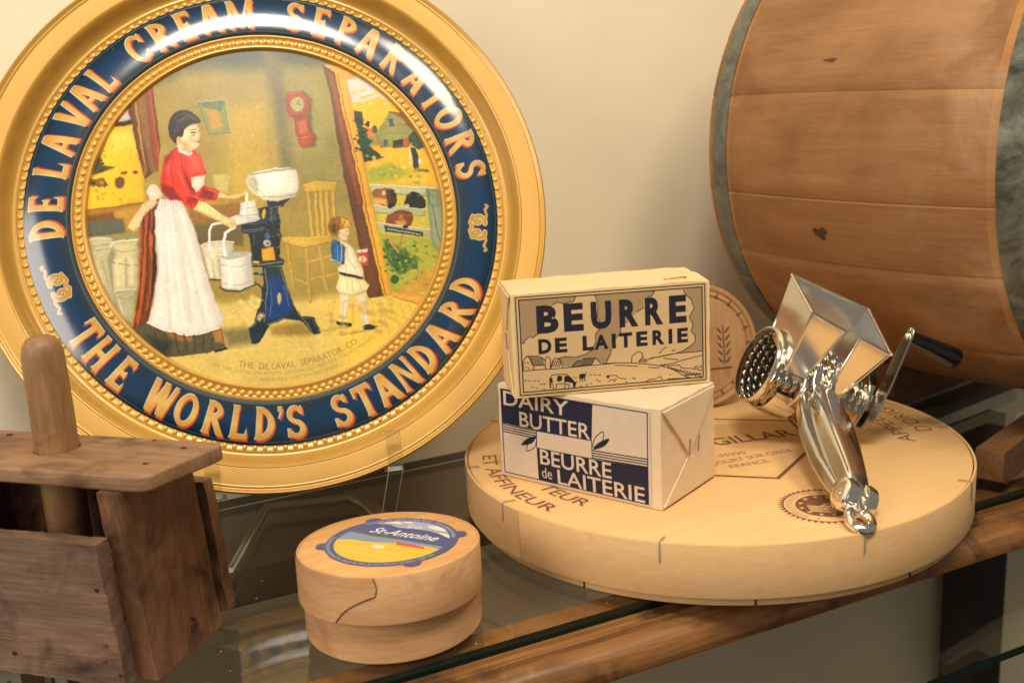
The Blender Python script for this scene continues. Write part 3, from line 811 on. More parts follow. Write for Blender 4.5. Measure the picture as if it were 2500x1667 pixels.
('f',(188,155,69),0.5,0,[-1143,509,-1134,518,-1123,509,-1130,500]),
('f',(189,150,70),0.5,0,[-1111,579,-1104,586,-1094,579,-1101,571]),
('f',(203,145,53),0.5,0,[-1108,458,-1101,464,-1091,457,-1098,450]),
('f',(236,172,56),1.2,0,[-997,175,-987,184,-974,175,-983,164]),
('f',(221,170,60),1.2,0,[-1153,193,-1139,205,-1122,192,-1134,178]),
('f',(220,174,67),1.2,0,[-998,181,-989,190,-978,181,-986,171]),
('f',(219,175,67),1.2,0,[-1119,224,-1110,233,-1097,224,-1106,214]),
('f',(226,177,70),1.2,0,[-1161,253,-1147,266,-1128,252,-1141,237]),
('f',(237,191,58),1.2,0,[-895,164,-887,172,-877,164,-884,156]),
('f',(233,188,63),1.2,0,[-1036,222,-1027,231,-1016,222,-1024,213]),
('f',(221,169,62),1.2,0,[-1113,189,-1107,195,-1098,189,-1104,182]),
('f',(237,184,70),1.2,0,[-916,168,-905,178,-891,168,-901,156]),
('f',(216,185,52),1.2,0,[-1113,200,-1102,210,-1088,200,-1098,189]),
('f',(225,190,62),1.2,0,[-1100,230,-1087,243,-1069,229,-1081,215]),
('f',(227,186,56),1.2,0,[-1149,212,-1136,225,-1119,212,-1130,198]),
('f',(220,187,70),1.2,0,[-940,176,-934,181,-926,175,-932,169]),
('f',(231,188,49),1.2,0,[-1120,230,-1110,240,-1096,230,-1105,218]),
('s',(96,60,40),0.6,0.48,[-877,866,-805,330]),
('s',(178,110,60),0.6,0.48,[-739,955,-716,457]),
('s',(80,52,38),0.6,0.58,[-716,915,-708,589]),
('s',(104,76,46),0.6,0.48,[-1158,313,-1158,276]),
('s',(104,76,46),0.6,0.48,[-1124,311,-1124,274]),
('s',(104,76,46),0.6,0.48,[-1086,308,-1086,271]),
('s',(104,76,46),0.6,0.48,[-992,301,-992,264]),
('s',(104,76,46),0.6,0.48,[-969,300,-969,262]),
('f',(210,160,90),0.8,0,[-1088,308,-1089,305,-1091,302,-1095,300,-1099,298,-1104,298,-1108,299,-1113,301,-1116,304,-1118,307,-1118,310,-1117,314,-1115,317,-1111,319,-1107,320,-1102,320,-1098,320,-1093,318,-1090,315,-1088,312]),
('f',(92,66,44),0.8,0,[-1141,312,-1142,308,-1145,305,-1149,302,-1154,301,-1159,300,-1164,301,-1169,303,-1172,307,-1174,310,-1175,314,-1174,318,-1171,322,-1167,324,-1162,326,-1157,326,-1152,325,-1147,323,-1144,320,-1142,316]),
('s',(150,144,112),0.6,0.48,[-1222,-115,-1164,-138,-1087,-126]),
('s',(150,144,112),0.6,0.48,[-1065,-165,-999,-193,-904,-182]),
('s',(150,144,112),0.6,0.48,[-1215,-143,-1158,-166,-1085,-154]),
('s',(150,144,112),0.6,0.48,[-1080,-491,-1022,-515,-954,-507]),
('s',(222,214,180),2,1.35,[-1044,-240,-1053,-421]),
('s',(222,214,180),2,1.35,[-951,-247,-959,-411]),
('s',(222,214,180),2,1.35,[-1180,-246,-1143,-431]),
('s',(164,156,122),2,1.16,[-985,-245,-995,-426]),
('s',(164,156,122),2,1.16,[-1142,-249,-1108,-416]),
('s',(112,108,66),0.6,0.48,[-415,850,-365,604,-212,611]),
('s',(196,188,120),0.6,0.48,[-415,852,-226,854,-211,616]),
('s',(128,110,72),0.6,0.48,[318,789,311,767,298,748,279,737,259,736,241,745,228,761,222,783,224,807,235,828,251,843,271,849,291,845,307,832,316,812,318,789]),
('s',(60,46,36),0.6,0.39,[270,792,285,826]),
('s',(60,46,36),0.6,0.39,[270,792,295,781]),
('s',(112,44,28),0.6,0.48,[209,702,305,702]),
('s',(208,120,80),0.6,0.48,[207,875,305,884]),
('s',(108,42,28),0.6,0.48,[333,700,334,602,365,536]),
('s',(206,170,90),0.6,0.48,[276,542,313,549]),
('s',(150,122,56),0.6,0.48,[288,134,290,-168]),
('s',(150,122,56),0.6,0.48,[338,130,331,-171]),
('s',(150,122,56),0.6,0.48,[377,127,367,-174]),
('s',(150,122,56),0.6,0.48,[416,124,405,-177]),
('s',(150,122,56),0.6,0.48,[462,121,449,-181]),
('s',(226,192,98),0.6,0.58,[255,194,349,207,481,192]),
('s',(150,118,54),0.6,0.48,[255,141,479,132]),
('s',(150,118,54),0.6,0.58,[79,-224,219,-265,432,-235]),
('s',(228,194,104),0.6,0.58,[73,-185,390,-196]),
('s',(150,120,60),0.6,0.48,[120,-545,108,-243]),
('s',(150,120,60),0.6,0.48,[226,-653,235,-268]),
('f',(41,61,53),0.5,0,[649,644,658,652,669,644,661,635]),
('f',(30,46,61),0.5,0,[743,629,756,640,773,628,761,615]),
('f',(37,55,38),0.5,0,[704,473,715,483,730,472,719,461]),
('f',(32,55,30),0.5,0,[689,433,700,443,715,433,704,421]),
('f',(28,50,39),0.5,0,[692,412,704,422,718,411,708,400]),
('f',(54,66,41),0.5,0,[671,503,686,517,705,503,691,488]),
('f',(41,68,42),0.5,0,[655,492,670,505,689,492,675,476]),
('f',(28,59,41),0.5,0,[719,362,731,372,745,361,735,350]),
('f',(58,72,35),0.5,0,[693,620,709,635,729,620,715,603]),
('f',(49,75,54),0.5,0,[699,427,712,439,730,426,717,413]),
('f',(29,65,26),0.5,0,[643,418,651,425,661,417,654,409]),
('f',(29,47,57),0.5,0,[662,653,679,668,700,653,685,636]),
('f',(30,74,50),0.5,0,[711,357,725,369,742,357,730,343]),
('f',(54,45,53),0.5,0,[687,433,695,441,706,433,699,424]),
('f',(52,77,28),0.5,0,[661,483,678,497,698,482,684,466]),
('f',(34,50,34),0.5,0,[694,421,706,431,721,420,710,409]),
('f',(39,58,38),0.5,0,[692,633,705,644,722,632,710,619]),
('f',(61,58,52),0.5,0,[639,444,655,458,674,444,660,428]),
('f',(50,62,43),0.5,0,[696,375,705,383,716,375,708,366]),
('f',(29,70,58),0.5,0,[689,519,704,533,724,519,710,503]),
('f',(32,53,33),0.5,0,[707,558,717,567,730,558,721,548]),
('f',(50,78,36),0.5,0,[711,527,727,542,748,527,733,510]),
('f',(47,53,33),0.5,0,[634,511,646,521,661,511,650,499]),
('f',(32,56,37),0.5,0,[726,611,744,628,767,611,751,593]),
('f',(43,65,42),0.5,0,[716,398,729,410,746,398,734,384]),
('f',(43,69,56),0.5,0,[663,429,681,445,703,429,687,411]),
('f',(82,94,48),0.5,0,[704,445,715,455,730,445,719,434]),
('f',(96,94,46),0.5,0,[672,573,682,581,694,572,685,563]),
('f',(96,118,49),0.5,0,[733,536,741,543,751,536,744,528]),
('f',(92,89,43),0.5,0,[731,542,738,549,748,542,741,534]),
('f',(86,110,40),0.5,0,[675,508,683,516,693,508,686,500]),
('f',(73,107,74),0.5,0,[680,480,686,485,693,480,688,474]),
('f',(75,109,44),0.5,0,[721,384,727,389,734,384,729,379]),
('f',(99,99,67),0.5,0,[720,542,730,550,742,541,733,532]),
('f',(89,115,49),0.5,0,[702,372,711,381,723,372,715,363]),
('f',(85,90,57),0.5,0,[667,437,677,445,689,436,680,427]),
('f',(86,92,63),0.5,0,[709,572,720,582,734,572,724,561]),
('f',(89,90,73),0.5,0,[656,536,666,545,678,536,669,526]),
('f',(61,83,65),0.5,0,[1085,492,1093,499,1103,491,1096,483]),
('f',(42,89,69),0.5,0,[1087,445,1097,453,1108,444,1100,435]),
('f',(49,77,73),0.5,0,[1039,474,1047,481,1058,473,1050,465]),
('f',(67,76,53),0.5,0,[1072,467,1084,478,1099,467,1088,455]),
('f',(52,94,46),0.5,0,[1069,516,1076,523,1086,516,1079,508]),
('f',(68,90,48),0.5,0,[1051,482,1063,493,1078,482,1067,470]),
('f',(69,90,63),0.5,0,[1051,484,1059,491,1070,484,1062,476]),
('f',(58,84,49),0.5,0,[1059,442,1066,448,1074,442,1068,435]),
('f',(68,96,76),0.5,0,[1071,466,1082,476,1095,466,1086,455]),
('f',(62,99,66),0.5,0,[1059,433,1069,442,1082,433,1073,423]),
('f',(61,90,42),0.5,0,[1111,452,1121,461,1134,451,1125,441]),
('f',(58,80,48),0.5,0,[1094,521,1104,530,1117,521,1107,511]),
('f',(63,79,62),0.5,0,[1131,425,1138,432,1148,425,1141,417]),
('f',(68,86,43),0.5,0,[1077,501,1084,507,1093,501,1086,493]),
('f',(59,97,53),0.5,0,[1124,447,1132,454,1141,447,1134,439]),
('f',(70,85,75),0.5,0,[1106,444,1115,452,1126,443,1118,434]),
('f',(244,208,94),1.4,0,[892,213,906,225,924,213,911,199]),
('f',(225,183,72),1.4,0,[795,343,809,355,826,342,814,328]),
('f',(241,197,81),1.4,0,[1003,299,1017,311,1034,299,1022,285]),
('f',(243,193,75),1.4,0,[1114,205,1126,216,1142,205,1130,193]),
('f',(232,196,86),1.4,0,[814,374,824,383,836,374,827,364]),
('f',(243,186,82),1.4,0,[797,333,806,341,817,332,809,323]),
('f',(233,186,70),1.4,0,[752,344,766,356,784,344,771,330]),
('f',(223,182,82),1.4,0,[887,224,895,231,904,224,897,217]),
('f',(233,193,70),1.4,0,[1162,306,1170,313,1180,306,1173,298]),
('f',(235,186,87),1.4,0,[871,345,879,352,888,345,882,338]),
('f',(242,189,92),1.4,0,[905,176,916,186,930,175,920,164]),
('f',(228,189,92),1.4,0,[999,291,1007,298,1017,291,1010,283]),
('f',(241,209,86),1.4,0,[712,375,720,382,730,375,723,367]),
('f',(226,183,71),1.4,0,[996,176,1006,185,1018,176,1009,166]),
('f',(249,195,92),1.4,0,[1123,159,1130,165,1139,159,1132,152]),
('f',(230,198,96),1.4,0,[733,320,752,337,777,319,759,299]),
('f',(225,192,79),1.4,0,[1008,170,1017,178,1029,169,1021,160]),
('f',(242,202,93),1.4,0,[945,175,957,186,973,175,962,162]),
('f',(233,188,91),1.4,0,[929,311,939,319,950,311,942,302]),
('f',(242,198,89),1.4,0,[880,270,889,277,901,269,893,260]),
('f',(241,182,83),1.4,0,[1052,218,1061,226,1071,218,1063,210]),
('f',(228,205,87),1.4,0,[1099,175,1112,187,1129,174,1117,161]),
('f',(247,202,79),1.4,0,[878,356,891,367,907,355,895,342]),
('f',(248,184,85),1.4,0,[752,362,768,377,789,362,774,345]),
('f',(228,183,74),1.4,0,[1002,241,1009,247,1018,241,1011,234]),
('f',(228,209,76),1.4,0,[954,279,973,295,996,278,979,259]),
('f',(152,166,66),1.4,0,[786,275,794,282,804,275,797,267]),
('f',(159,147,52),1.4,0,[1054,254,1071,269,1093,254,1077,236]),
('f',(138,157,58),1.4,0,[1002,204,1016,217,1034,204,1021,190]),
('f',(157,168,61),1.4,0,[930,231,938,238,948,231,941,223]),
('f',(159,160,74),1.4,0,[783,229,795,240,810,229,799,217]),
('f',(156,146,61),1.4,0,[887,282,900,293,917,281,905,268]),
('f',(156,155,70),1.4,0,[931,261,942,270,956,260,946,249]),
('f',(163,153,64),1.4,0,[748,273,756,280,767,272,759,264]),
('f',(162,164,76),1.4,0,[1055,201,1072,217,1095,200,1079,183]),
('f',(151,155,78),1.4,0,[1026,160,1038,171,1054,159,1042,147]),
('f',(157,155,79),1.4,0,[1035,244,1053,259,1076,243,1059,225]),
('f',(141,146,72),1.4,0,[812,230,826,242,844,229,831,215]),
('f',(137,164,59),1.4,0,[862,249,878,262,897,248,883,233]),
('f',(156,152,54),1.4,0,[823,243,830,250,840,243,833,235]),
('f',(140,165,71),1.4,0,[1046,155,1063,169,1085,154,1069,137]),
('f',(146,148,60),1.4,0,[873,225,886,236,903,224,891,211]),
('f',(247,231,166),1.4,0,[776,769,790,782,807,769,795,756]),
('f',(246,221,174),1.4,0,[688,880,699,890,713,880,703,868]),
('f',(250,220,162),1.4,0,[723,789,733,798,747,789,737,778]),
('f',(255,230,177),1.4,0,[697,872,704,878,713,872,707,865]),
('f',(248,223,162),1.4,0,[812,879,821,887,833,879,824,869]),
('f',(245,230,168),1.4,0,[747,889,757,898,770,889,761,878]),
('f',(252,228,176),1.4,0,[871,854,879,861,889,854,882,846]),
('f',(254,230,170),1.4,0,[870,811,879,819,890,811,882,802]),
('f',(244,218,172),1.4,0,[878,761,888,771,902,761,892,750]),
('f',(252,232,175),1.4,0,[818,833,829,843,843,833,833,822]),
('s',(104,70,46),0.6,0.58,[914,698,1034,681,1114,539]),
('s',(112,112,70),0.6,0.48,[825,433,1040,439]),
('s',(182,176,112),0.6,0.48,[817,537,913,686]),
('s',(120,116,72),0.6,0.39,[866,589,1029,599]),
('s',(120,116,72),0.6,0.39,[845,531,1032,539]),
('s',(238,236,214),0.6,0.58,[716,164,1229,98]),
('s',(120,122,92),0.6,0.48,[720,99,1227,39]),
('s',(232,230,208),0.6,0.48,[727,6,1093,-46]),
('s',(120,122,92),0.6,0.48,[732,-47,1088,-102]),
('s',(232,230,208),0.6,0.48,[741,-121,1111,-203]),
('f',(40,32,28),0.6,0,[873,-4,872,-8,868,-12,863,-15,857,-17,851,-17,845,-16,839,-14,835,-10,832,-5,832,0,834,4,837,8,842,11,848,13,854,13,861,12,866,10,870,6,873,1]),
('f',(232,206,150),0.8,0,[826,94,825,89,822,83,819,79,814,77,809,76,805,77,801,81,798,85,797,91,797,97,798,103,801,108,804,112,809,114,814,115,818,114,822,111,825,106,826,100]),
('f',(60,44,36),0.7,0,[891,80,890,76,887,73,884,71,879,70,875,69,870,70,866,72,863,75,861,79,861,82,862,86,865,89,868,91,873,92,877,93,882,92,886,90,889,87,891,84]),
('s',(232,196,130),0.6,0.77,[892,95,916,103]),
('f',(36,36,40),0.7,0,[1052,44,1050,36,1045,29,1038,24,1030,21,1021,21,1012,22,1005,27,999,33,996,40,995,48,998,56,1002,62,1009,67,1018,70,1026,71,1035,69,1043,65,1048,59,1051,52]),
('f',(180,120,70),1,0,[936,-94,934,-102,930,-108,924,-113,917,-117,910,-117,904,-115,898,-111,893,-106,891,-98,891,-90,893,-83,897,-76,902,-71,909,-68,916,-67,923,-69,929,-73,933,-79,935,-86]),
('f',(52,38,32),0.7,0,[958,-169,957,-172,954,-175,949,-177,943,-178,936,-178,930,-177,925,-175,920,-172,918,-169,917,-165,919,-162,922,-159,927,-157,933,-155,939,-155,945,-156,951,-159,955,-161,958,-165]),
('s',(120,72,42),0.6,0.77,[821,-75,860,-59]),
('f',(220,206,130),0.5,0,[820,-174,820,-176,819,-177,818,-178,816,-178,814,-178,812,-178,811,-177,810,-176,809,-175,809,-173,810,-172,810,-170,812,-170,813,-169,815,-169,817,-169,818,-170,820,-171,820,-173]),
('f',(220,206,130),0.5,0,[845,-180,844,-182,844,-183,842,-184,841,-185,839,-185,837,-184,836,-183,835,-182,834,-181,834,-179,834,-178,835,-177,836,-176,838,-175,840,-175,842,-175,843,-176,844,-177,845,-179]),
('f',(220,206,130),0.5,0,[870,-187,869,-188,868,-189,867,-190,865,-191,863,-191,862,-190,860,-190,859,-189,859,-187,858,-186,859,-184,860,-183,861,-182,863,-181,865,-181,866,-182,868,-182,869,-184,869,-185]),
('f',(220,206,130),0.5,0,[894,-193,894,-194,893,-195,892,-196,890,-197,888,-197,886,-197,885,-196,884,-195,883,-193,883,-192,884,-190,884,-189,886,-188,887,-188,889,-187,891,-188,892,-189,894,-190,894,-191]),
('f',(220,206,130),0.5,0,[919,-199,919,-200,918,-202,916,-203,915,-203,913,-203,911,-203,910,-202,909,-201,908,-200,908,-198,908,-197,909,-195,911,-194,912,-194,914,-194,916,-194,917,-195,918,-196,919,-197]),
('f',(220,206,130),0.5,0,[944,-205,943,-207,942,-208,941,-209,939,-209,938,-210,936,-209,934,-208,933,-207,933,-206,933,-204,933,-203,934,-202,935,-201,937,-200,939,-200,940,-200,942,-201,943,-202,944,-204]),
('f',(220,206,130),0.5,0,[969,-211,968,-213,967,-214,966,-215,964,-216,962,-216,961,-215,959,-215,958,-213,957,-212,957,-211,958,-209,959,-208,960,-207,962,-206,964,-206,965,-207,967,-207,968,-209,968,-210]),
('f',(220,206,130),0.5,0,[993,-218,993,-219,992,-220,991,-221,989,-222,987,-222,985,-222,984,-221,983,-220,982,-218,982,-217,983,-215,984,-214,985,-213,987,-213,988,-212,990,-213,992,-214,993,-215,993,-216]),
('f',(220,206,130),0.5,0,[1018,-224,1018,-225,1017,-227,1015,-228,1014,-228,1012,-228,1010,-228,1009,-227,1008,-226,1007,-225,1007,-223,1007,-222,1008,-220,1010,-219,1011,-219,1013,-219,1015,-219,1016,-220,1017,-221,1018,-222]),
('f',(72,106,66),0.5,0,[988,-399,998,-392,1009,-400,1001,-409]),
('f',(78,116,70),0.5,0,[849,-486,856,-480,865,-487,859,-494]),
('f',(77,118,56),0.5,0,[942,-463,955,-451,972,-464,960,-477]),
('f',(88,101,62),0.5,0,[884,-376,892,-369,902,-377,895,-385]),
('f',(91,132,45),0.5,0,[914,-351,924,-342,937,-351,928,-361]),
('f',(98,134,65),0.5,0,[788,-472,795,-466,805,-472,798,-479]),
('f',(79,129,53),0.5,0,[799,-480,812,-468,829,-481,817,-494]),
('f',(77,114,52),0.5,0,[783,-311,797,-299,814,-312,802,-325]),
('f',(68,108,49),0.5,0,[766,-375,777,-365,792,-376,782,-388]),
('f',(96,122,71),0.5,0,[752,-316,766,-304,783,-317,771,-330]),
('f',(68,109,59),0.5,0,[817,-385,823,-379,831,-385,825,-391]),
('f',(74,134,47),0.5,0,[972,-309,986,-297,1004,-310,991,-324]),
('f',(90,123,47),0.5,0,[759,-431,766,-425,775,-431,768,-438]),
('f',(72,129,73),0.5,0,[749,-478,759,-469,772,-479,763,-489]),
('f',(79,103,56),0.5,0,[997,-336,1004,-330,1013,-336,1007,-343]),
('f',(71,104,54),0.5,0,[985,-286,992,-279,1001,-286,995,-293]),
('f',(99,135,77),0.5,0,[808,-338,822,-326,839,-339,827,-352]),
('f',(83,125,53),0.5,0,[756,-331,768,-321,783,-332,772,-344]),
('f',(94,120,58),0.5,0,[880,-365,890,-356,903,-366,894,-376]),
('f',(95,107,63),0.5,0,[968,-470,975,-464,985,-471,978,-478]),
('f',(100,130,48),0.5,0,[825,-303,832,-297,839,-303,834,-309]),
('f',(101,114,73),0.5,0,[786,-254,799,-243,816,-255,804,-268]),
('f',(94,135,66),0.5,0,[873,-442,879,-437,887,-443,881,-449]),
('f',(85,115,47),0.5,0,[899,-338,909,-329,921,-339,912,-348]),
('f',(79,111,54),0.5,0,[877,-494,891,-482,908,-495,896,-508]),
('f',(97,130,52),0.5,0,[995,-333,1002,-327,1011,-334,1004,-340]),
('f',(84,126,54),0.5,0,[906,-329,920,-317,938,-330,925,-343]),
('f',(82,117,61),0.5,0,[947,-501,957,-493,970,-502,961,-512]),
('f',(81,122,44),0.5,0,[840,-459,852,-448,867,-460,856,-471]),
('f',(68,130,55),0.5,0,[993,-356,1000,-350,1010,-357,1003,-364]),
('f',(85,131,57),0.5,0,[954,-436,963,-429,974,-437,966,-445]),
('f',(76,118,56),0.5,0,[831,-411,844,-400,861,-412,849,-425]),
('f',(87,105,49),0.5,0,[839,-403,846,-397,855,-403,848,-410]),
('f',(68,111,52),0.5,0,[752,-377,765,-366,782,-378,770,-391]),
('f',(85,126,71),0.5,0,[941,-483,950,-475,962,-484,954,-493]),
('f',(90,104,73),0.5,0,[837,-369,851,-358,867,-370,855,-383]),
('f',(76,106,71),0.5,0,[909,-281,915,-276,923,-282,917,-288]),
('f',(78,100,71),0.5,0,[800,-318,809,-310,821,-319,813,-327]),
('f',(84,115,64),0.5,0,[914,-366,920,-361,929,-367,923,-373]),
('f',(101,124,45),0.5,0,[844,-437,858,-425,876,-438,863,-451]),
('f',(68,100,59),0.5,0,[837,-470,850,-459,866,-471,855,-483]),
('f',(77,115,62),0.5,0,[972,-315,981,-307,992,-315,984,-324]),
('f',(69,123,42),0.5,0,[974,-392,984,-384,998,-393,988,-403]),
('f',(69,108,58),0.5,0,[957,-395,965,-388,976,-395,968,-403]),
('f',(101,123,61),0.5,0,[800,-324,813,-313,829,-325,818,-338]),
('f',(70,119,64),0.5,0,[824,-439,837,-427,854,-440,842,-452]),
('f',(202,192,79),0.5,0,[794,-380,799,-376,805,-380,801,-385]),
('f',(178,197,79),0.5,0,[942,-475,946,-471,950,-475,947,-479]),
('f',(204,180,79),0.5,0,[826,-318,832,-313,839,-318,834,-324]),
('f',(185,196,101),0.5,0,[794,-375,799,-370,805,-375,801,-380]),
('f',(178,175,81),0.5,0,[926,-376,930,-373,935,-376,932,-380]),
('f',(179,181,92),0.5,0,[828,-426,832,-422,837,-426,833,-431]),
('f',(196,187,78),0.5,0,[935,-385,941,-380,948,-386,943,-392]),
('f',(193,188,87),0.5,0,[784,-437,791,-430,801,-437,794,-444]),
('f',(189,186,81),0.5,0,[961,-435,966,-432,971,-436,967,-440]),
('f',(201,201,84),0.5,0,[985,-404,989,-401,995,-405,991,-409]),
('f',(197,178,98),0.5,0,[906,-336,912,-331,919,-336,914,-342]),
('f',(202,183,91),0.5,0,[957,-396,963,-391,970,-396,965,-402]),
('f',(192,195,79),0.5,0,[794,-433,800,-428,807,-434,802,-440]),
('f',(182,198,103),0.5,0,[879,-478,887,-471,896,-478,889,-485]),
('f',(198,176,72),0.5,0,[915,-439,920,-435,926,-440,921,-445]),
('f',(189,186,80),0.5,0,[921,-412,927,-407,933,-412,929,-417]),
('f',(175,185,83),0.5,0,[934,-349,939,-345,946,-349,941,-355]),
('f',(179,180,92),0.5,0,[809,-319,815,-315,822,-320,817,-325]),
('f',(179,184,78),0.5,0,[797,-397,805,-391,815,-398,808,-405]),
('f',(203,184,86),0.5,0,[798,-355,803,-351,809,-355,805,-360]),
('f',(205,170,106),0.5,0,[879,-387,884,-383,890,-388,886,-392]),
('f',(206,172,92),0.5,0,[891,-350,895,-346,901,-350,897,-354]),
('f',(155,163,77),0.9,0,[1102,-321,1115,-309,1132,-322,1120,-334]),
('f',(148,145,68),0.9,0,[1111,-401,1125,-389,1142,-402,1130,-415]),
('f',(129,159,62),0.9,0,[985,-406,1000,-393,1019,-407,1006,-422]),
('f',(147,154,75),0.9,0,[955,-553,963,-546,973,-553,966,-561]),
('f',(141,156,66),0.9,0,[876,-327,888,-316,904,-328,892,-340]),
('f',(130,162,70),0.9,0,[1085,-579,1098,-568,1115,-580,1103,-593]),
('f',(135,139,71),0.9,0,[1034,-600,1042,-594,1051,-601,1044,-608]),
('f',(129,169,77),0.9,0,[974,-532,981,-526,989,-532,983,-539]),
('f',(141,159,73),0.9,0,[907,-318,919,-307,935,-319,924,-331]),
('f',(152,142,54),0.9,0,[865,-538,874,-530,886,-539,877,-548]),
('f',(138,169,73),0.9,0,[920,-514,925,-510,931,-514,926,-519]),
('f',(133,160,59),0.9,0,[863,-446,871,-439,882,-447,874,-455]),
('f',(155,141,79),0.9,0,[942,-552,953,-544,965,-553,956,-563]),
('f',(145,148,61),0.9,0,[961,-552,970,-544,981,-553,973,-561]),
('f',(131,151,57),0.9,0,[931,-471,943,-461,957,-472,947,-483]),
('f',(143,147,54),0.9,0,[870,-385,877,-379,886,-385,879,-392]),
('f',(142,146,78),0.9,0,[1000,-508,1013,-496,1030,-509,1018,-522]),
('f',(140,151,63),0.9,0,[858,-541,868,-532,882,-542,872,-552]),
('f',(127,167,72),0.9,0,[1022,-432,1029,-427,1037,-433,1031,-439]),
('f',(155,143,65),0.9,0,[1129,-331,1140,-322,1154,-332,1144,-342]),
('f',(139,145,83),0.9,0,[980,-280,990,-271,1004,-281,994,-291]),
('f',(124,160,81),0.9,0,[1105,-303,1118,-292,1134,-304,1122,-317]),
('f',(133,153,63),0.9,0,[945,-320,957,-309,972,-320,961,-332]),
('f',(126,168,55),0.9,0,[1122,-355,1128,-350,1136,-355,1130,-361]),
('f',(147,154,78),0.9,0,[985,-495,991,-490,999,-496,993,-502]),
('f',(145,154,84),0.9,0,[869,-291,881,-280,897,-292,886,-304]),
('f',(153,151,76),0.9,0,[1003,-414,1014,-405,1027,-415,1017,-425]),
('f',(143,138,63),0.9,0,[1055,-372,1066,-363,1079,-373,1069,-383]),
('f',(132,149,74),0.9,0,[1029,-612,1039,-603,1052,-613,1043,-623]),
('f',(130,148,55),0.9,0,[910,-473,922,-463,937,-474,926,-486]),
('f',(131,143,57),0.9,0,[902,-444,910,-437,920,-444,913,-452]),
('f',(152,156,64),0.9,0,[980,-290,993,-279,1010,-291,998,-304]),
('f',(148,149,77),0.9,0,[938,-349,946,-343,955,-350,948,-357]),
('f',(130,157,74),0.9,0,[1055,-319,1069,-307,1086,-320,1074,-333]),
('f',(139,150,70),0.9,0,[978,-346,988,-338,1000,-346,991,-356]),
('f',(144,160,83),0.9,0,[884,-576,898,-564,916,-577,903,-591]),
('f',(146,169,58),0.9,0,[1044,-593,1051,-588,1059,-594,1053,-600]),
('f',(143,168,63),0.9,0,[1060,-597,1071,-589,1083,-598,1074,-608]),
('f',(128,144,80),0.9,0,[970,-385,981,-377,993,-386,984,-396]),
('f',(153,146,54),0.9,0,[1109,-397,1119,-389,1131,-398,1122,-407]),
('f',(69,72,33),0.5,0,[910,-402,917,-397,925,-403,919,-409]),
('f',(67,70,62),0.5,0,[827,-404,834,-398,842,-404,836,-410]),
('f',(53,82,44),0.5,0,[848,-405,859,-396,872,-406,863,-416]),
('f',(67,89,59),0.5,0,[789,-393,795,-387,803,-393,798,-399]),
('f',(39,96,62),0.5,0,[910,-447,916,-443,923,-448,918,-453]),
('f',(49,64,62),0.5,0,[812,-400,823,-391,837,-401,827,-412]),
('f',(41,95,41),0.5,0,[874,-379,885,-370,899,-380,889,-391]),
('f',(48,74,53),0.5,0,[867,-400,873,-395,880,-400,875,-406]),
('f',(54,62,61),0.5,0,[830,-385,837,-379,846,-385,840,-392]),
('f',(38,73,49),0.5,0,[837,-409,844,-403,853,-409,846,-416]),
('f',(51,90,45),0.5,0,[890,-435,895,-430,903,-435,897,-441]),
('f',(40,92,47),0.5,0,[826,-434,837,-425,850,-435,841,-445]),
('f',(47,75,43),0.5,0,[774,-434,782,-427,792,-434,785,-442]),
('f',(51,78,47),0.5,0,[880,-391,892,-382,906,-392,896,-403]),
('f',(38,93,36),0.5,0,[897,-403,903,-399,910,-404,905,-409]),
('f',(53,92,60),0.5,0,[898,-507,904,-503,910,-507,905,-513]),
('f',(47,65,57),0.5,0,[833,-468,844,-459,856,-468,847,-478]),
('f',(69,86,61),0.5,0,[858,-374,869,-365,882,-375,872,-386]),
('f',(204,176,103),1.2,0,[955,-581,961,-577,967,-582,962,-587]),
('f',(207,191,84),1.2,0,[1001,-633,1008,-626,1018,-633,1011,-640]),
('f',(218,191,98),1.2,0,[1068,-597,1073,-593,1080,-598,1075,-603]),
('f',(206,186,107),1.2,0,[941,-567,947,-561,955,-567,949,-574]),
('f',(222,184,96),1.2,0,[1047,-498,1061,-487,1078,-500,1065,-513]),
('f',(221,194,90),1.2,0,[943,-494,958,-481,978,-496,964,-510]),
('f',(212,183,96),1.2,0,[1055,-531,1064,-523,1076,-531,1068,-540]),
('f',(220,192,91),1.2,0,[893,-621,906,-610,923,-622,911,-635]),
('f',(216,183,107),1.2,0,[998,-508,1004,-503,1012,-509,1006,-514]),
('f',(210,188,92),1.2,0,[1105,-592,1116,-584,1129,-593,1119,-603]),
('f',(217,188,98),1.2,0,[1002,-561,1013,-552,1026,-562,1016,-572]),
('f',(221,178,102),1.2,0,[955,-613,961,-608,968,-614,963,-619]),
('f',(213,184,101),1.2,0,[944,-511,950,-506,958,-512,952,-518]),
('f',(215,187,84),1.2,0,[928,-499,944,-486,965,-500,950,-516]),
('f',(212,187,90),1.2,0,[1032,-614,1045,-603,1061,-615,1050,-627]),
('f',(202,184,95),1.2,0,[894,-598,903,-590,914,-598,906,-607]),
('f',(209,189,98),1.2,0,[995,-619,1006,-609,1020,-620,1010,-630]),
('f',(210,175,97),1.2,0,[973,-561,982,-554,993,-562,985,-570]),
('s',(198,166,92),1.2,0.39,[389,-658,310,-898]),
('s',(198,166,92),1.2,0.39,[452,-668,395,-907]),
('s',(198,166,92),1.2,0.39,[515,-678,480,-915]),
('s',(198,166,92),1.2,0.39,[578,-687,566,-923]),
('s',(198,166,92),1.2,0.39,[641,-697,652,-932]),
('s',(198,166,92),1.2,0.39,[705,-706,739,-940]),
('s',(198,166,92),1.2,0.39,[769,-716,826,-949]),
('s',(198,166,92),1.2,0.39,[833,-726,913,-958]),
('s',(198,166,92),1.2,0.39,[897,-736,1001,-966]),
('f',(220,196,127),2.5,0,[-353,-738,-333,-721,-308,-740,-326,-759]),
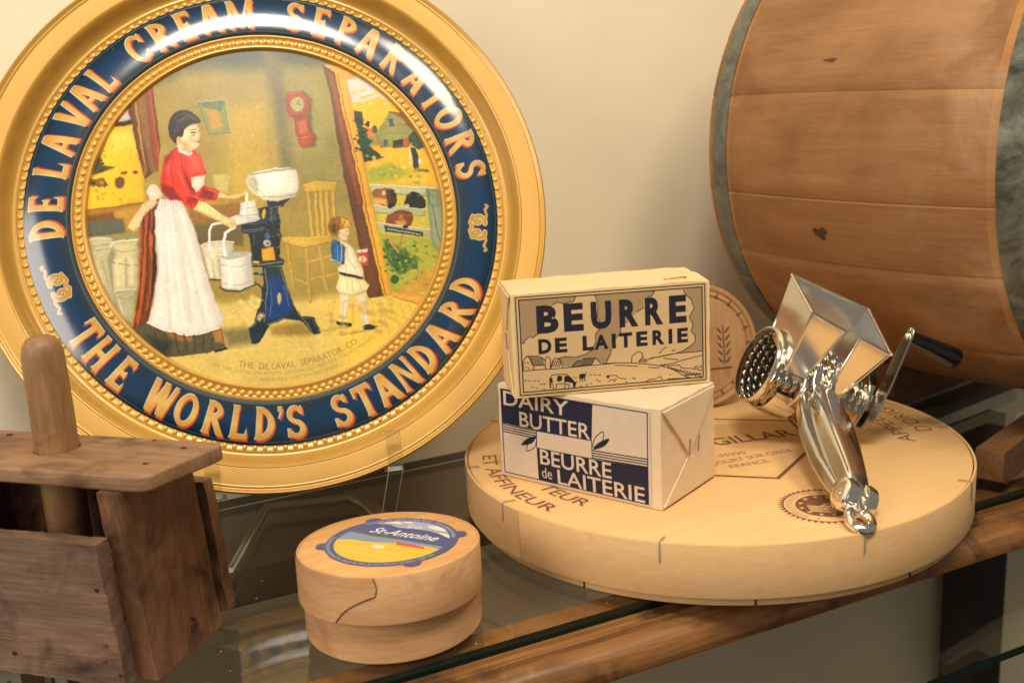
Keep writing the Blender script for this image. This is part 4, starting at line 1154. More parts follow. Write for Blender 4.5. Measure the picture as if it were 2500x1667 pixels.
('f',(225,213,139),2.5,0,[-352,-717,-338,-704,-320,-718,-333,-732]),
('f',(243,199,130),2.5,0,[-321,-743,-298,-723,-268,-745,-288,-769]),
('f',(233,199,134),2.5,0,[-201,-584,-176,-562,-144,-586,-166,-611]),
('f',(240,218,140),2.5,0,[-227,-776,-212,-763,-193,-778,-206,-792]),
('f',(227,198,128),2.5,0,[-176,-594,-153,-575,-125,-596,-145,-618]),
('f',(229,217,142),2.5,0,[-204,-751,-193,-741,-178,-752,-188,-763]),
('f',(226,204,134),2.5,0,[-221,-756,-199,-737,-170,-759,-190,-780]),
('f',(242,212,132),2.5,0,[-258,-725,-235,-705,-205,-727,-225,-751]),
('f',(228,204,138),2.5,0,[-312,-748,-301,-739,-287,-749,-297,-760]),
('f',(235,207,128),2.5,0,[-241,-669,-215,-647,-182,-671,-205,-697]),
('f',(241,210,144),2.5,0,[-158,-611,-135,-590,-104,-613,-125,-636]),
('f',(240,219,142),2.5,0,[-272,-609,-251,-591,-225,-611,-243,-632]),
('f',(225,214,137),2.5,0,[-166,-651,-151,-637,-131,-652,-145,-668]),
('f',(241,211,133),2.5,0,[-236,-661,-216,-643,-189,-663,-208,-683]),
('f',(232,202,147),2.5,0,[-160,-737,-145,-724,-125,-738,-139,-753]),
('f',(224,213,143),2.5,0,[-212,-616,-190,-597,-162,-618,-181,-640]),
('f',(232,204,138),2.5,0,[-269,-703,-247,-684,-218,-705,-238,-727]),
('f',(243,198,137),2.5,0,[-149,-716,-129,-699,-104,-718,-121,-738]),
('f',(240,196,143),2.5,0,[-219,-694,-203,-681,-183,-696,-197,-711]),
('f',(198,160,96),2.5,0,[390,-891,411,-873,438,-893,419,-913]),
('f',(195,173,93),2.5,0,[532,-732,554,-713,582,-734,562,-755]),
('f',(201,173,87),2.5,0,[680,-712,698,-697,721,-713,705,-731]),
('f',(195,159,94),2.5,0,[701,-852,716,-840,734,-854,721,-867]),
('f',(202,165,103),2.5,0,[474,-707,498,-687,528,-710,506,-732]),
('f',(187,163,101),2.5,0,[331,-799,353,-780,381,-801,361,-822]),
('f',(197,164,101),2.5,0,[668,-839,687,-823,711,-841,694,-859]),
('f',(192,166,105),2.5,0,[759,-717,772,-706,788,-718,776,-730]),
('f',(190,173,90),2.5,0,[363,-851,374,-841,390,-852,379,-864]),
('f',(205,167,103),2.5,0,[672,-755,693,-737,720,-757,701,-778]),
('f',(194,162,86),2.5,0,[616,-830,630,-818,648,-831,635,-845]),
('f',(202,161,94),2.5,0,[322,-754,344,-736,373,-756,353,-778]),
('f',(196,161,90),2.5,0,[585,-763,608,-744,637,-765,616,-787]),
('f',(187,175,98),2.5,0,[681,-789,692,-780,706,-790,696,-801]),
('f',(189,170,86),2.5,0,[323,-851,345,-832,373,-853,353,-875]),
('f',(203,174,97),2.5,0,[690,-868,708,-853,730,-869,714,-886]),
('f',(194,158,87),2.5,0,[408,-787,419,-778,434,-788,423,-799]),
('f',(205,169,100),2.5,0,[704,-762,727,-743,756,-765,735,-786]),
('f',(205,163,88),2.5,0,[646,-907,667,-889,694,-909,675,-929]),
('f',(194,170,88),2.5,0,[392,-776,412,-759,438,-778,419,-798]),
('f',(187,176,86),2.5,0,[742,-768,764,-750,791,-771,772,-791]),
('f',(202,177,95),2.5,0,[612,-769,634,-750,661,-771,641,-792]),
('f',(188,175,97),2.5,0,[306,-885,320,-873,338,-886,325,-900]),
('f',(187,163,86),2.5,0,[403,-843,427,-823,457,-845,435,-868]),
('s',(92,78,62),0.6,0.48,[-606,688,-575,748,-515,773]),
('s',(92,78,62),0.6,0.48,[-597,639,-566,695,-510,725,-443,726]),
('s',(92,78,62),0.6,0.48,[-608,611,-578,648,-532,674]),
('s',(92,78,62),0.6,0.48,[-533,770,-472,752,-431,714]),
('s',(24,22,22),0.6,0.58,[-621,660,-598,735,-541,778]),
('s',(24,22,22),0.6,0.58,[-582,605,-543,646,-496,681]),
('f',(224,178,128),0.8,0,[-558,584,-559,578,-561,572,-564,568,-567,565,-571,564,-574,565,-577,569,-579,573,-581,579,-581,586,-580,592,-577,598,-575,602,-571,605,-568,606,-564,605,-561,602,-559,597,-558,591]),
('s',(66,46,36),0.6,0.58,[-485,621,-454,627]),
('s',(74,54,40),0.6,0.48,[-492,643,-447,649]),
('s',(206,156,108),0.6,0.48,[-437,639,-423,592,-437,586]),
('s',(192,82,66),0.6,0.67,[-454,562,-433,557]),
('f',(240,184,142),4,0,[-503,591,-464,588,-471,550,-502,552]),
('s',(198,150,102),0.6,0.58,[-545,517,-489,493]),
('s',(120,84,56),0.6,0.39,[-480,608,-459,610]),
('s',(146,34,28),1,0.67,[-611,459,-644,357,-631,262]),
('s',(146,34,28),1,0.67,[-563,456,-563,352,-527,245]),
('s',(146,34,28),1,0.67,[-677,397,-695,304,-691,228]),
('s',(146,34,28),1,0.67,[-545,303,-524,235]),
('s',(146,34,28),1,0.67,[-521,160,-481,119]),
('s',(146,34,28),1,0.67,[-548,152,-527,94]),
('s',(146,34,28),1,0.67,[-412,199,-381,149]),
('s',(146,34,28),1,0.67,[-442,210,-434,153]),
('s',(146,34,28),1,0.67,[-664,236,-608,166]),
('s',(246,112,82),1.2,0.77,[-506,452,-459,382,-433,324]),
('s',(246,112,82),1.2,0.77,[-651,395,-664,321]),
('s',(246,112,82),1.2,0.77,[-594,344,-558,247]),
('s',(246,112,82),1.2,0.77,[-494,167,-449,131]),
('s',(246,112,82),1.2,0.77,[-394,207,-348,180]),
('s',(250,246,236),0.6,0.58,[-580,535,-555,497,-509,471]),
('s',(206,186,168),0.6,0.48,[-506,295,-482,194,-426,247]),
('s',(220,211,198),3,0.96,[-713,95,-735,-229,-773,-701]),
('s',(220,211,198),3,0.96,[-675,92,-673,-234,-667,-711]),
('s',(220,211,198),3,0.96,[-656,90,-642,-237,-615,-716]),
('s',(220,211,198),3,0.96,[-617,87,-580,-242,-508,-727]),
('s',(220,211,198),3,0.96,[-579,84,-518,-247,-401,-737]),
('s',(246,240,230),4,1.35,[-712,67,-739,-265,-775,-728]),
('s',(246,240,230),4,1.35,[-667,63,-660,-272,-653,-740]),
('s',(246,240,230),4,1.35,[-600,58,-540,-282,-468,-758]),
('s',(186,176,160),0.8,0.48,[-709,159,-718,108]),
('s',(186,176,160),0.8,0.48,[-693,156,-699,107]),
('s',(186,176,160),0.8,0.48,[-677,153,-680,106]),
('s',(186,176,160),0.8,0.48,[-660,150,-661,104]),
('s',(186,176,160),0.8,0.48,[-644,147,-642,103]),
('s',(186,176,160),0.8,0.48,[-628,144,-622,101]),
('s',(186,176,160),0.8,0.48,[-611,141,-603,100]),
('s',(186,176,160),0.8,0.48,[-595,138,-584,98]),
('s',(250,248,240),0.6,0.67,[-878,-698,-769,-754,-690,-793,-584,-808,-419,-779]),
('s',(176,164,148),0.6,0.67,[-778,-105,-781,-317,-837,-586]),
('s',(186,98,48),1.2,0.77,[-824,75,-862,-144,-896,-417,-950,-684]),
('s',(186,98,48),1.2,0.77,[-790,72,-815,-148,-823,-350,-876,-601]),
('s',(186,98,48),1.2,0.77,[-865,-5,-886,-235,-920,-506]),
('s',(62,38,26),1,0.67,[-801,92,-837,-147,-862,-420,-926,-705]),
('s',(62,38,26),1,0.67,[-775,34,-801,-242,-832,-468]),
('s',(62,38,26),1,0.67,[-844,39,-878,-235,-931,-596]),
('s',(64,60,44),1.6,0.77,[-838,-767,-799,-924]),
('s',(64,60,44),1.6,0.77,[-775,-779,-746,-924]),
('s',(64,60,44),1.6,0.77,[-712,-791,-693,-924]),
('s',(64,60,44),1.6,0.77,[-648,-802,-640,-924]),
('s',(64,60,44),1.6,0.77,[-585,-814,-587,-924]),
('s',(64,60,44),1.6,0.77,[-521,-826,-534,-924]),
('s',(64,60,44),1.6,0.77,[-457,-837,-480,-924]),
('s',(204,166,112),0.6,0.58,[-503,64,-344,-31,-281,-77]),
('s',(250,236,190),0.6,0.67,[-429,104,-339,23]),
('s',(206,168,108),0.6,0.48,[-338,141,-214,126,-140,160]),
('s',(196,150,100),0.6,0.39,[-246,-31,-234,-70]),
('s',(196,150,100),0.6,0.39,[-269,-34,-263,-75]),
('s',(206,186,150),0.6,0.48,[-799,236,-745,204]),
('s',(206,186,150),0.6,0.48,[-807,181,-738,185]),
('s',(206,186,150),0.6,0.48,[-819,144,-926,-15]),
('s',(206,186,150),0.6,0.48,[-794,133,-883,-18]),
('s',(86,104,112),0.6,0.58,[-71,31,-60,-46]),
('s',(86,104,112),0.6,0.58,[3,45,10,-70]),
('s',(86,104,112),0.6,0.58,[-122,-135,-129,-210]),
('f',(96,112,116),0.5,0,[68,-79,68,-81,67,-83,65,-84,64,-85,62,-85,60,-85,59,-84,58,-82,57,-80,57,-78,58,-76,59,-75,60,-73,62,-72,63,-72,65,-73,66,-74,67,-75,68,-77]),
('f',(96,112,116),0.5,0,[57,-124,57,-126,56,-128,55,-129,53,-130,51,-130,50,-130,48,-129,47,-127,47,-125,47,-123,47,-121,48,-119,49,-118,51,-117,53,-117,54,-117,56,-118,57,-120,57,-122]),
('f',(96,112,116),0.5,0,[37,-156,37,-158,36,-159,35,-161,33,-162,31,-162,30,-161,28,-160,27,-159,27,-157,27,-155,27,-153,28,-151,29,-150,31,-149,33,-149,34,-149,36,-150,37,-152,37,-154]),
('f',(96,112,116),0.5,0,[13,-166,12,-168,12,-170,10,-171,9,-172,7,-172,5,-171,4,-170,3,-169,2,-167,2,-165,3,-163,4,-161,5,-160,6,-159,8,-159,10,-159,11,-160,12,-162,13,-164]),
('f',(96,112,116),0.5,0,[-9,-152,-10,-154,-11,-156,-12,-157,-13,-158,-15,-158,-17,-157,-18,-156,-19,-155,-20,-153,-20,-151,-19,-149,-18,-147,-17,-146,-16,-145,-14,-145,-12,-145,-11,-146,-10,-148,-9,-150]),
('f',(96,112,116),0.5,0,[-23,-117,-23,-119,-24,-121,-26,-123,-27,-123,-29,-124,-31,-123,-32,-122,-33,-120,-34,-119,-34,-117,-33,-115,-32,-113,-31,-111,-29,-111,-28,-110,-26,-111,-25,-112,-24,-113,-23,-115]),
('f',(96,112,116),0.5,0,[-25,-72,-25,-74,-26,-76,-28,-77,-29,-78,-31,-78,-33,-77,-34,-76,-35,-75,-36,-73,-36,-71,-35,-69,-34,-67,-33,-66,-31,-65,-30,-65,-28,-65,-27,-66,-26,-68,-25,-70]),
('f',(96,112,116),0.5,0,[-14,-27,-15,-29,-16,-31,-17,-32,-19,-33,-20,-33,-22,-33,-23,-32,-25,-30,-25,-28,-25,-26,-25,-24,-24,-22,-22,-21,-21,-20,-19,-20,-18,-20,-16,-22,-15,-23,-15,-25]),
('f',(96,112,116),0.5,0,[6,5,5,3,4,1,3,0,1,-1,0,-1,-2,-1,-3,0,-4,2,-5,4,-5,6,-5,8,-4,9,-2,11,-1,12,1,12,3,11,4,10,5,9,6,7]),
('f',(96,112,116),0.5,0,[30,15,30,13,29,11,27,10,26,9,24,9,23,9,21,10,20,12,19,14,19,16,20,18,21,20,22,21,24,22,25,22,27,22,28,20,29,19,30,17]),
('f',(96,112,116),0.5,0,[52,1,52,-1,51,-3,50,-4,48,-5,46,-5,45,-5,43,-4,42,-2,42,0,42,2,42,4,43,5,44,7,46,8,48,8,49,7,51,6,52,5,52,3]),
('f',(96,112,116),0.5,0,[66,-34,66,-36,65,-38,63,-39,62,-40,60,-40,59,-40,57,-39,56,-37,55,-35,55,-33,56,-31,57,-29,58,-28,60,-27,61,-27,63,-27,64,-28,65,-30,66,-32]),
('s',(120,136,136),0.6,0.58,[3,26,41,47,87,53]),
('s',(86,104,112),0.6,0.58,[-11,65,16,25,-5,-59]),
('s',(206,196,150),0.6,0.39,[-158,-362,53,-351]),
('s',(90,120,160),0.6,0.58,[-46,-493,-42,-642,-68,-732]),
('s',(90,120,160),0.6,0.48,[41,-519,72,-671]),
('s',(150,140,90),0.6,0.39,[144,-752,223,-778,258,-870]),
('f',(200,206,206),0.5,0,[-34,-203,-34,-206,-36,-208,-38,-210,-40,-211,-42,-211,-45,-210,-47,-209,-49,-207,-49,-204,-50,-202,-49,-199,-48,-197,-46,-195,-43,-194,-41,-194,-38,-195,-36,-196,-35,-198,-34,-200]),
('s',(180,130,50),0.6,0.39,[-76,-247,0,-244,7,-333,-80,-336,-76,-247]),
('f',(120,150,180),0.6,0,[-89,-419,-90,-422,-92,-424,-96,-426,-100,-427,-104,-427,-108,-426,-112,-424,-115,-422,-117,-419,-117,-416,-116,-414,-114,-411,-111,-409,-107,-408,-102,-408,-98,-409,-94,-411,-91,-413,-89,-416]),
('f',(210,214,210),0.5,0,[-103,-422,-103,-424,-104,-425,-105,-426,-107,-426,-108,-427,-110,-426,-111,-425,-113,-424,-113,-423,-113,-421,-113,-420,-112,-419,-111,-418,-109,-417,-108,-417,-106,-418,-105,-418,-103,-420,-103,-421]),
('s',(100,120,130),0.6,0.48,[-141,-447,-137,-494]),
('s',(110,130,140),0.6,0.48,[-190,-96,-156,-122,-57,-111]),
('s',(180,180,166),0.6,0.48,[-146,94,-144,-34]),
('s',(246,244,236),0.6,0.77,[-174,77,-173,-8]),
('s',(160,156,140),0.6,0.58,[-83,261,-63,183,-23,132]),
('s',(150,146,124),0.6,0.48,[-42,124,93,114,189,126]),
('s',(252,250,240),2,0.96,[26,273,127,285]),
('s',(176,172,156),0.6,0.48,[-366,-334,-266,-360,-157,-343]),
('s',(176,172,156),0.6,0.48,[-372,-464,-269,-491,-162,-473]),
('s',(250,248,238),2.5,1.54,[-307,-321,-314,-497]),
('s',(180,176,162),2.5,1.16,[-182,-313,-180,-481]),
('s',(150,146,130),0.6,0.48,[-387,-277,-314,-303,-167,-284]),
('s',(170,160,132),0.6,0.58,[-419,-293,-417,-423]),
('s',(244,236,210),2,0.96,[-452,-271,-438,-412]),
('s',(86,60,42),0.6,0.48,[513,-166,530,-166]),
('s',(196,96,76),0.6,0.48,[511,-207,523,-208]),
('s',(204,160,112),0.6,0.48,[533,-168,537,-187]),
('f',(240,180,140),3,0,[484,-178,511,-183,505,-209,483,-205]),
('f',(220,174,124),0.6,0,[474,-180,473,-184,472,-187,469,-190,467,-192,464,-192,462,-191,460,-189,458,-186,457,-182,457,-178,458,-174,460,-171,462,-168,464,-166,467,-166,470,-166,472,-169,473,-172,474,-175]),
('s',(108,72,36),0.6,0.48,[429,-88,406,-134]),
('s',(108,72,36),0.6,0.48,[449,-70,423,-145]),
('s',(108,72,36),0.6,0.48,[486,-68,461,-138]),
('s',(108,72,36),0.6,0.48,[523,-76,498,-132]),
('s',(236,196,110),0.6,0.48,[509,-70,543,-102]),
('s',(236,196,110),0.6,0.48,[521,-90,547,-126]),
('s',(30,66,104),0.6,0.58,[417,-249,401,-362]),
('s',(96,150,190),0.6,0.58,[443,-261,436,-375]),
('s',(206,190,150),0.6,0.58,[544,-308,571,-405]),
('s',(206,190,150),0.6,0.58,[487,-417,490,-479]),
('s',(250,244,224),0.6,0.77,[518,-296,535,-393]),
('s',(250,240,200),0.6,0.67,[459,-509,441,-593]),
('s',(196,172,116),0.6,0.58,[522,-524,521,-619]),
('s',(150,60,46),0.6,0.48,[608,-322,611,-423]),
('s',(206,196,170),0.6,0.48,[440,-687,415,-797]),
('s',(206,196,170),0.6,0.48,[572,-784,584,-846]),
('s',(220,190,140),0.6,0.58,[576,-699,579,-765]),
('s',(80,96,90),0.6,0.39,[399,-819,461,-837]),
('s',(80,96,90),0.6,0.39,[586,-865,641,-867])]
TOP_TEXT = [('D',-179.6),('E',173.3),('L',163.8),('A',156.3),('V',147.9),('A',141.4),('L',134.9),('C',122.4),('R',115.1),('E',108.0),('A',100.8),('M',92.6),('S',77.7),('E',70.3),('P',62.9),('A',55.7),('R',47.4),('A',38.7),('T',31.4),('O',24.5),('R',16.7),('S',8.3)]
BOT_TEXT = [('T',-149.7),('H',-143.3),('E',-135.8),('W',-124.1),('O',-116.9),('R',-109.5),('L',-103.1),('D',-96.5),("'",-92.5),('S',-88.5),('S',-76.2),('T',-69.4),('A',-62.9),('N',-56.2),('D',-49.4),('A',-42.0),('R',-33.8),('D',-26.2)]
COUNTRY = [('h',0,[56,661,430,660,415,628,343,619,310,631,271,614,172,616,166,429,140,406,118,419,84,393,78,377,58,373]),
('h',0,[555,659,690,657,956,658,939,624,888,617,880,550,835,525,754,464,722,427,721,393,684,359,653,290,649,250,622,195,580,198,547,239,468,237,388,187,326,203,289,252,346,264,413,253,486,270,527,295,551,344,553,401,576,427,586,477,567,507,575,562,574,618]),
('h',1,[1154,650,1280,658,1281,227,1097,219,1195,263,1230,300,1219,347,1202,363,1214,411,1192,464,1224,524,1205,582,1165,619]),
('s',0.22,[58,373,78,377,84,393,118,419,140,406,157,421,177,431]),
('s',0.22,[271,614,310,631,343,618,371,620,404,627,415,628,430,658]),
('s',0.22,[555,659,574,618,575,562,566,513,586,477,576,427,553,401,552,344,527,295,486,270,413,253,346,264,323,260,289,252]),
('s',0.22,[959,658,939,624,910,621]),
('s',0.22,[880,550,835,525]),
('s',0.22,[771,468,751,459,722,427,721,393,684,359]),
('s',0.22,[656,290,648,251,623,213,621,194]),
('s',0.22,[1154,650,1165,619,1205,582,1226,524,1192,464,1215,411,1202,363,1231,335,1227,289,1195,263,1131,231,1097,225]),
('s',0.28,[60,245,90,287,118,265,134,219,133,185]),
('s',0.28,[90,287,173,279,211,247]),
('s',0.17,[63,242,66,188,133,188,242,187]),
('s',0.22,[134,219,209,216]),
('s',0.17,[211,258,226,274,245,256,243,187]),
('s',0.17,[211,258,211,190]),
('s',0.17,[106,281,125,221]),
('s',0.17,[117,280,134,220]),
('s',0.17,[127,278,144,220]),
('s',0.17,[138,277,153,219]),
('s',0.17,[148,276,163,218]),
('s',0.17,[159,274,172,217]),
('s',0.17,[169,273,181,217]),
('s',0.17,[180,271,191,216]),
('s',0.17,[191,270,200,215]),
('s',0.28,[76,247,77,236]),
('s',0.28,[95,247,97,235]),
('s',0.28,[78,213,84,209]),
('s',0.28,[95,211,100,199]),
('s',0.17,[247,187,255,232,278,259,311,244,324,209,326,192]),
('s',0.17,[266,242,255,203]),
('s',0.17,[279,241,267,202]),
('s',0.17,[291,240,279,201]),
('s',0.17,[303,239,292,200]),
('s',0.17,[316,238,304,199]),
('s',0.28,[391,192,420,227,459,226,474,239,547,239,580,199]),
('s',0.22,[391,189,439,194,518,193,547,237]),
('s',0.17,[468,237,447,196]),
('s',0.17,[477,237,456,195]),
('s',0.17,[485,237,464,194]),
('s',0.17,[494,237,472,194]),
('s',0.17,[502,236,481,193]),
('s',0.17,[510,236,489,192]),
('s',0.17,[519,236,498,192]),
('s',0.17,[527,236,506,191]),
('s',0.17,[536,236,515,190]),
('s',0.17,[420,224,402,196]),
('s',0.17,[430,223,413,195]),
('s',0.17,[440,222,424,194]),
('s',0.17,[450,221,436,193]),
('s',0.17,[253,186,388,187,517,190,677,191]),
('s',0.22,[594,195,679,192,787,184,889,167,986,147,1078,111,1135,71,1193,43]),
('s',0.22,[790,187,794,227,823,250,846,257,868,238,862,210,838,189]),
('s',0.22,[868,221,844,183]),
('s',0.22,[875,212,855,182]),
('s',0.22,[883,203,867,181]),
('s',0.22,[891,195,878,180]),
('s',0.22,[899,186,890,179]),
('s',0.22,[884,194,959,208,1039,218,1108,224,1201,222,1279,224]),
('s',0.17,[919,205,993,210,1068,219]),
('s',0.17,[986,150,1084,157,1131,170,1200,182,1278,193]),
('s',0.17,[1010,197,1108,178]),
('s',0.22,[982,232,1006,261,1032,272]),
('s',0.17,[1068,242,1089,250]),
('s',0.22,[986,150,1038,143,1119,139,1136,117,1199,109,1277,88]),
('s',0.22,[1038,137,1066,115,1089,110]),
('s',0.22,[1060,130,1087,107,1107,102]),
('s',0.22,[1082,123,1108,99,1124,95]),
('s',0.22,[1103,116,1128,92,1141,88]),
('s',0.22,[1125,109,1149,84,1158,81]),
('s',0.22,[1147,102,1170,77,1176,73]),
('s',0.22,[1169,95,1191,69,1193,66]),
('s',0.22,[1191,88,1211,61,1210,59]),
('s',0.22,[1213,81,1232,54,1228,51]),
('s',0.22,[1235,73,1253,46,1245,44]),
('s',0.22,[1257,66,1274,38,1262,37]),
('s',0.28,[1141,70,1164,60]),
('s',0.28,[1157,71,1179,60]),
('s',0.28,[1173,71,1194,61]),
('s',0.28,[1190,71,1209,61]),
('s',0.28,[1206,72,1224,61]),
('s',0.28,[1222,72,1239,62]),
('s',0.28,[1238,73,1254,62]),
('s',0.28,[1255,73,1270,63]),
('s',0.17,[1220,110,1228,121]),
('s',0.17,[1229,118,1237,109]),
('s',0.17,[1239,125,1246,120]),
('s',0.17,[1249,108,1254,107]),
('s',0.17,[1259,115,1263,118]),
('s',0.17,[1269,122,1272,106]),
('s',0.28,[906,143,946,136,980,136]),
('s',0.22,[681,176,747,169,832,156]),
('s',0.22,[887,43,910,58,956,57]),
('s',0.28,[962,62,985,72,999,53]),
('s',0.22,[1037,50,1106,47,1193,45]),
('s',0.22,[1049,81,1057,79]),
('s',0.22,[892,39,990,42]),
('s',0.22,[236,62,236,119,251,144,296,146,352,141,379,115,403,82,420,83]),
('s',0.22,[282,81,333,79,366,68]),
('s',0.22,[239,56,245,101]),
('s',0.22,[258,48,257,83]),
('s',0.22,[275,47,282,81]),
('s',0.22,[334,41,338,76]),
('s',0.22,[360,45,366,70]),
('f',0,[290,137,318,134,320,106,300,94,283,104]),
('f',0,[239,125,253,126,257,94,240,90]),
('f',0,[335,131,363,130,390,100,414,75,402,41,391,51,389,77,350,89,332,85]),
('f',0,[434,134,456,138,479,133,475,110,452,101,435,108]),
('s',0.22,[438,107,440,87]),
('s',0.22,[455,103,454,83]),
('s',0.22,[472,110,470,85]),
('s',0.22,[479,133,482,141]),
('f',0,[614,107,634,114,639,96,628,88]),
('s',0.22,[634,108,679,107,707,84,753,75]),
('s',0.22,[644,78,690,77]),
('s',0.22,[68,121,81,121]),
('s',0.22,[93,117,105,117]),
('s',0.22,[127,116,139,116]),
('s',0.22,[154,112,167,112]),
('s',0.22,[170,87,183,88]),
('s',0.22,[193,88,205,88]),
('s',0.22,[113,72,126,72]),
('s',0.22,[141,64,153,64]),
('s',0.22,[191,51,203,51]),
('s',0.22,[507,124,519,124]),
('s',0.22,[538,122,550,122]),
('s',0.22,[566,118,579,119]),
('s',0.22,[439,50,451,50]),
('s',0.22,[479,58,491,58]),
('s',0.22,[508,64,520,64]),
('s',0.22,[402,114,414,114]),
('s',0.22,[548,86,560,87]),
('s',0.22,[565,73,577,74]),
('s',0.22,[627,68,640,68]),
('s',0.22,[667,65,679,65]),
('s',0.22,[793,77,805,77]),
('s',0.22,[804,70,817,70]),
('s',0.22,[746,52,759,52])]
# ---------------------------------------------------------------- material set
M_wall = plain('wall_paint', (246, 236, 204), 0.92, var=0.035, scale=9, bumpy=0.10)
M_glass = glassy('shelf_glass', (0.93, 0.93, 0.91))
M_glassedge = plain('glass_edge', (6, 34, 30), 0.06, coat=0.5)
M_acryl = glassy('clear_acrylic', (0.93, 0.94, 0.92))
M_acryledge = plain('acrylic_edge', (190, 186, 168), 0.25)
M_rail = wood('rail_wood', (66, 42, 20), (142, 96, 50), (190, 138, 80), 'x', 40, 26, 0.45, 0.4, stain=((48, 30, 16), 16, 0.48, 0.68), coat=0.10)
M_darkwood = wood('dark_wood', (18, 11, 6), (34, 21, 12), (46, 29, 17), 'x', 40, 14, 0.45, 0.2, coat=0.2)
M_gold = plain('gold_lacquer', (202, 154, 64), 0.36, 0.22, var=0.04, scale=14, bumpy=0.01, coat=0.5)
M_bead = plain('gold_bead', (226, 172, 66), 0.28, 0.15, coat=0.6)
M_ring = printmat('printed_enamel_band', 0.40, coat=1.0, spec=0.1, mottle=0.10, mscale=600, coatrough=0.15, coatior=1.75)
M_picture = printmat('printed_enamel_picture', 0.45, coat=0.25, spec=0.2, mottle=0.06, mscale=420, coatrough=0.25, gain=0.92)
M_paper_u = printmat('printed_paper', 0.62, mottle=0.03, mscale=160, bumpy=0.05, gain=0.9)
M_paper = plain('cream_wrapper', (234, 204, 152), 0.56, var=0.03, scale=70, bumpy=0.28)
M_paper_w = plain('white_wrapper', (232, 208, 172), 0.58, var=0.03, scale=70, bumpy=0.28)
M_steel = plain('staple_wire', (148, 142, 134), 0.35, 0.3)
M_staple_p = plain('pale_staple', (214, 170, 110), 0.3, 0.8)
M_poplar = wood('poplar_veneer', (222, 174, 112), (230, 186, 124), (236, 196, 136), 'x', 30, 16, 0.55, 0.07)
M_poplar_side = wood('poplar_band', (212, 168, 112), (222, 180, 122), (230, 190, 134), 'band', 300, 7.0, 0.6, 0.25)
M_chrome = plain('polished_steel', (242, 238, 230), 0.16, 1.0, var=0.05, scale=45, bumpy=0.008)
M_chrome_r = plain('worn_steel', (206, 200, 188), 0.22, 1.0, var=0.05, scale=40, bumpy=0.03)
M_tin = plain('grating_tin', (170, 160, 140), 0.24, 1.0, var=0.1, scale=60)
M_black = plain('black_plastic', (12, 11, 10), 0.16, coat=0.4)

# ---------------------------------------------------------------- setting
WALL_Y = 0.882
bm = boxbm(-2.2, 3.2, WALL_Y, WALL_Y + 0.05, -1.2, 2.2)
tag(link('wall', bmmesh('wall', bm), M_wall), kind='structure')
bm = boxbm(-2.2, 3.2, -2.0, WALL_Y - 0.001, -1.25, -1.2)
tag(link('floor', bmmesh('floor', bm), plain('floor_boards', (92, 74, 56), 0.6, var=0.1, scale=6)), kind='structure')

X0, X1 = -0.75, 1.45
shelf = empty('display_shelf', (0.35, 0.67, -1.2), 'wooden framed display shelf with clear glass panes and a rounded brown front rail', 'shelf')
SHL = Matrix.Translation((-0.35, -0.67, 1.2))


def in_shelf(name, me, mat, smooth=None):
    me.transform(SHL)
    return link(name, me, mat, shelf, smooth)


def slab(name, y0, y1, z0, z1):
    me = bmmesh(name, boxbm(X0, X1, y0, y1, z0, z1))
    me.materials.append(M_glass); me.materials.append(M_glassedge)
    for p in me.polygons:
        p.material_index = 0 if abs(p.normal.z) > .5 else 1
    me.transform(SHL)
    return link(name, me, None, shelf)


slab('glass_pane', 0.511, 0.828, -0.0070, 0.0)
lower = slab('glass_pane', 0.511, 0.8815, -0.1390, -0.1320)
for p in lower.data.polygons:
    if p.normal.y > .5:
        p.material_index = 0
prof = [(.540, -.0078), (.5105, -.0078), (.5100, -.0104), (.5046, -.0110), (.5040, -.0096), (.5032, -.0086), (.5016, -.0082), (.5004, -.0086), (.4998, -.0104), (.4992, -.0118), (.4984, -.0116), (.4976, -.0106), (.4950, -.0106), (.4910, -.0116), (.4870, -.0150), (.4842, -.0196), (.4834, -.0246), (.4846, -.0296), (.4885, -.0318), (.4930, -.0328), (.540, -.0332)]
NS = 60
v, f = [], []
for i in range(NS + 1):
    xx = X0 + (X1 - X0) * i / NS
    for k, (y, z) in enumerate(prof):
        nn = hashnoise((xx * 6, y * 8, z * 8), 2.0) * .0004
        v.append((xx, y + nn, z + nn))
kp = len(prof)
for i in range(NS):
    for k in range(kp):
        k2 = (k + 1) % kp
        f.append((i * kp + k, (i + 1) * kp + k, (i + 1) * kp + k2, i * kp + k2))
in_shelf('front_rail', pymesh('front_rail', v, f), M_rail, 40)
in_shelf('back_rail', bmmesh('back_rail', boxbm(X0, X1, .706, .8275, -.034, -.0076, .001)), M_darkwood)
for xx in (1.005, -0.70):
    in_shelf('post', bmmesh('post', boxbm(xx - .022, xx + .026, .815, .866, -1.198, -.035, .002)), M_darkwood)

v, f = [], []
for _ in range(150):
    cx_, cy_ = rng.uniform(-.1, .75), rng.uniform(.515, .80); r_ = rng.uniform(.00012, .00045); a_ = rng.uniform(0, PI)
    k = len(v)
    for t in range(4):
        v.append((cx_ + r_ * math.cos(a_ + t * PI / 2) * (1.8 if t % 2 else 1), cy_ + r_ * math.sin(a_ + t * PI / 2), .00015 + (t % 2) * .0002))
    v.append((cx_, cy_, .0006)); f += [(k + t, k + (t + 1) % 4, k + 4) for t in range(4)]
tag(in_shelf('dust', pymesh('dust', v, f), plain('dust', (214, 204, 184), .9)), kind='stuff')

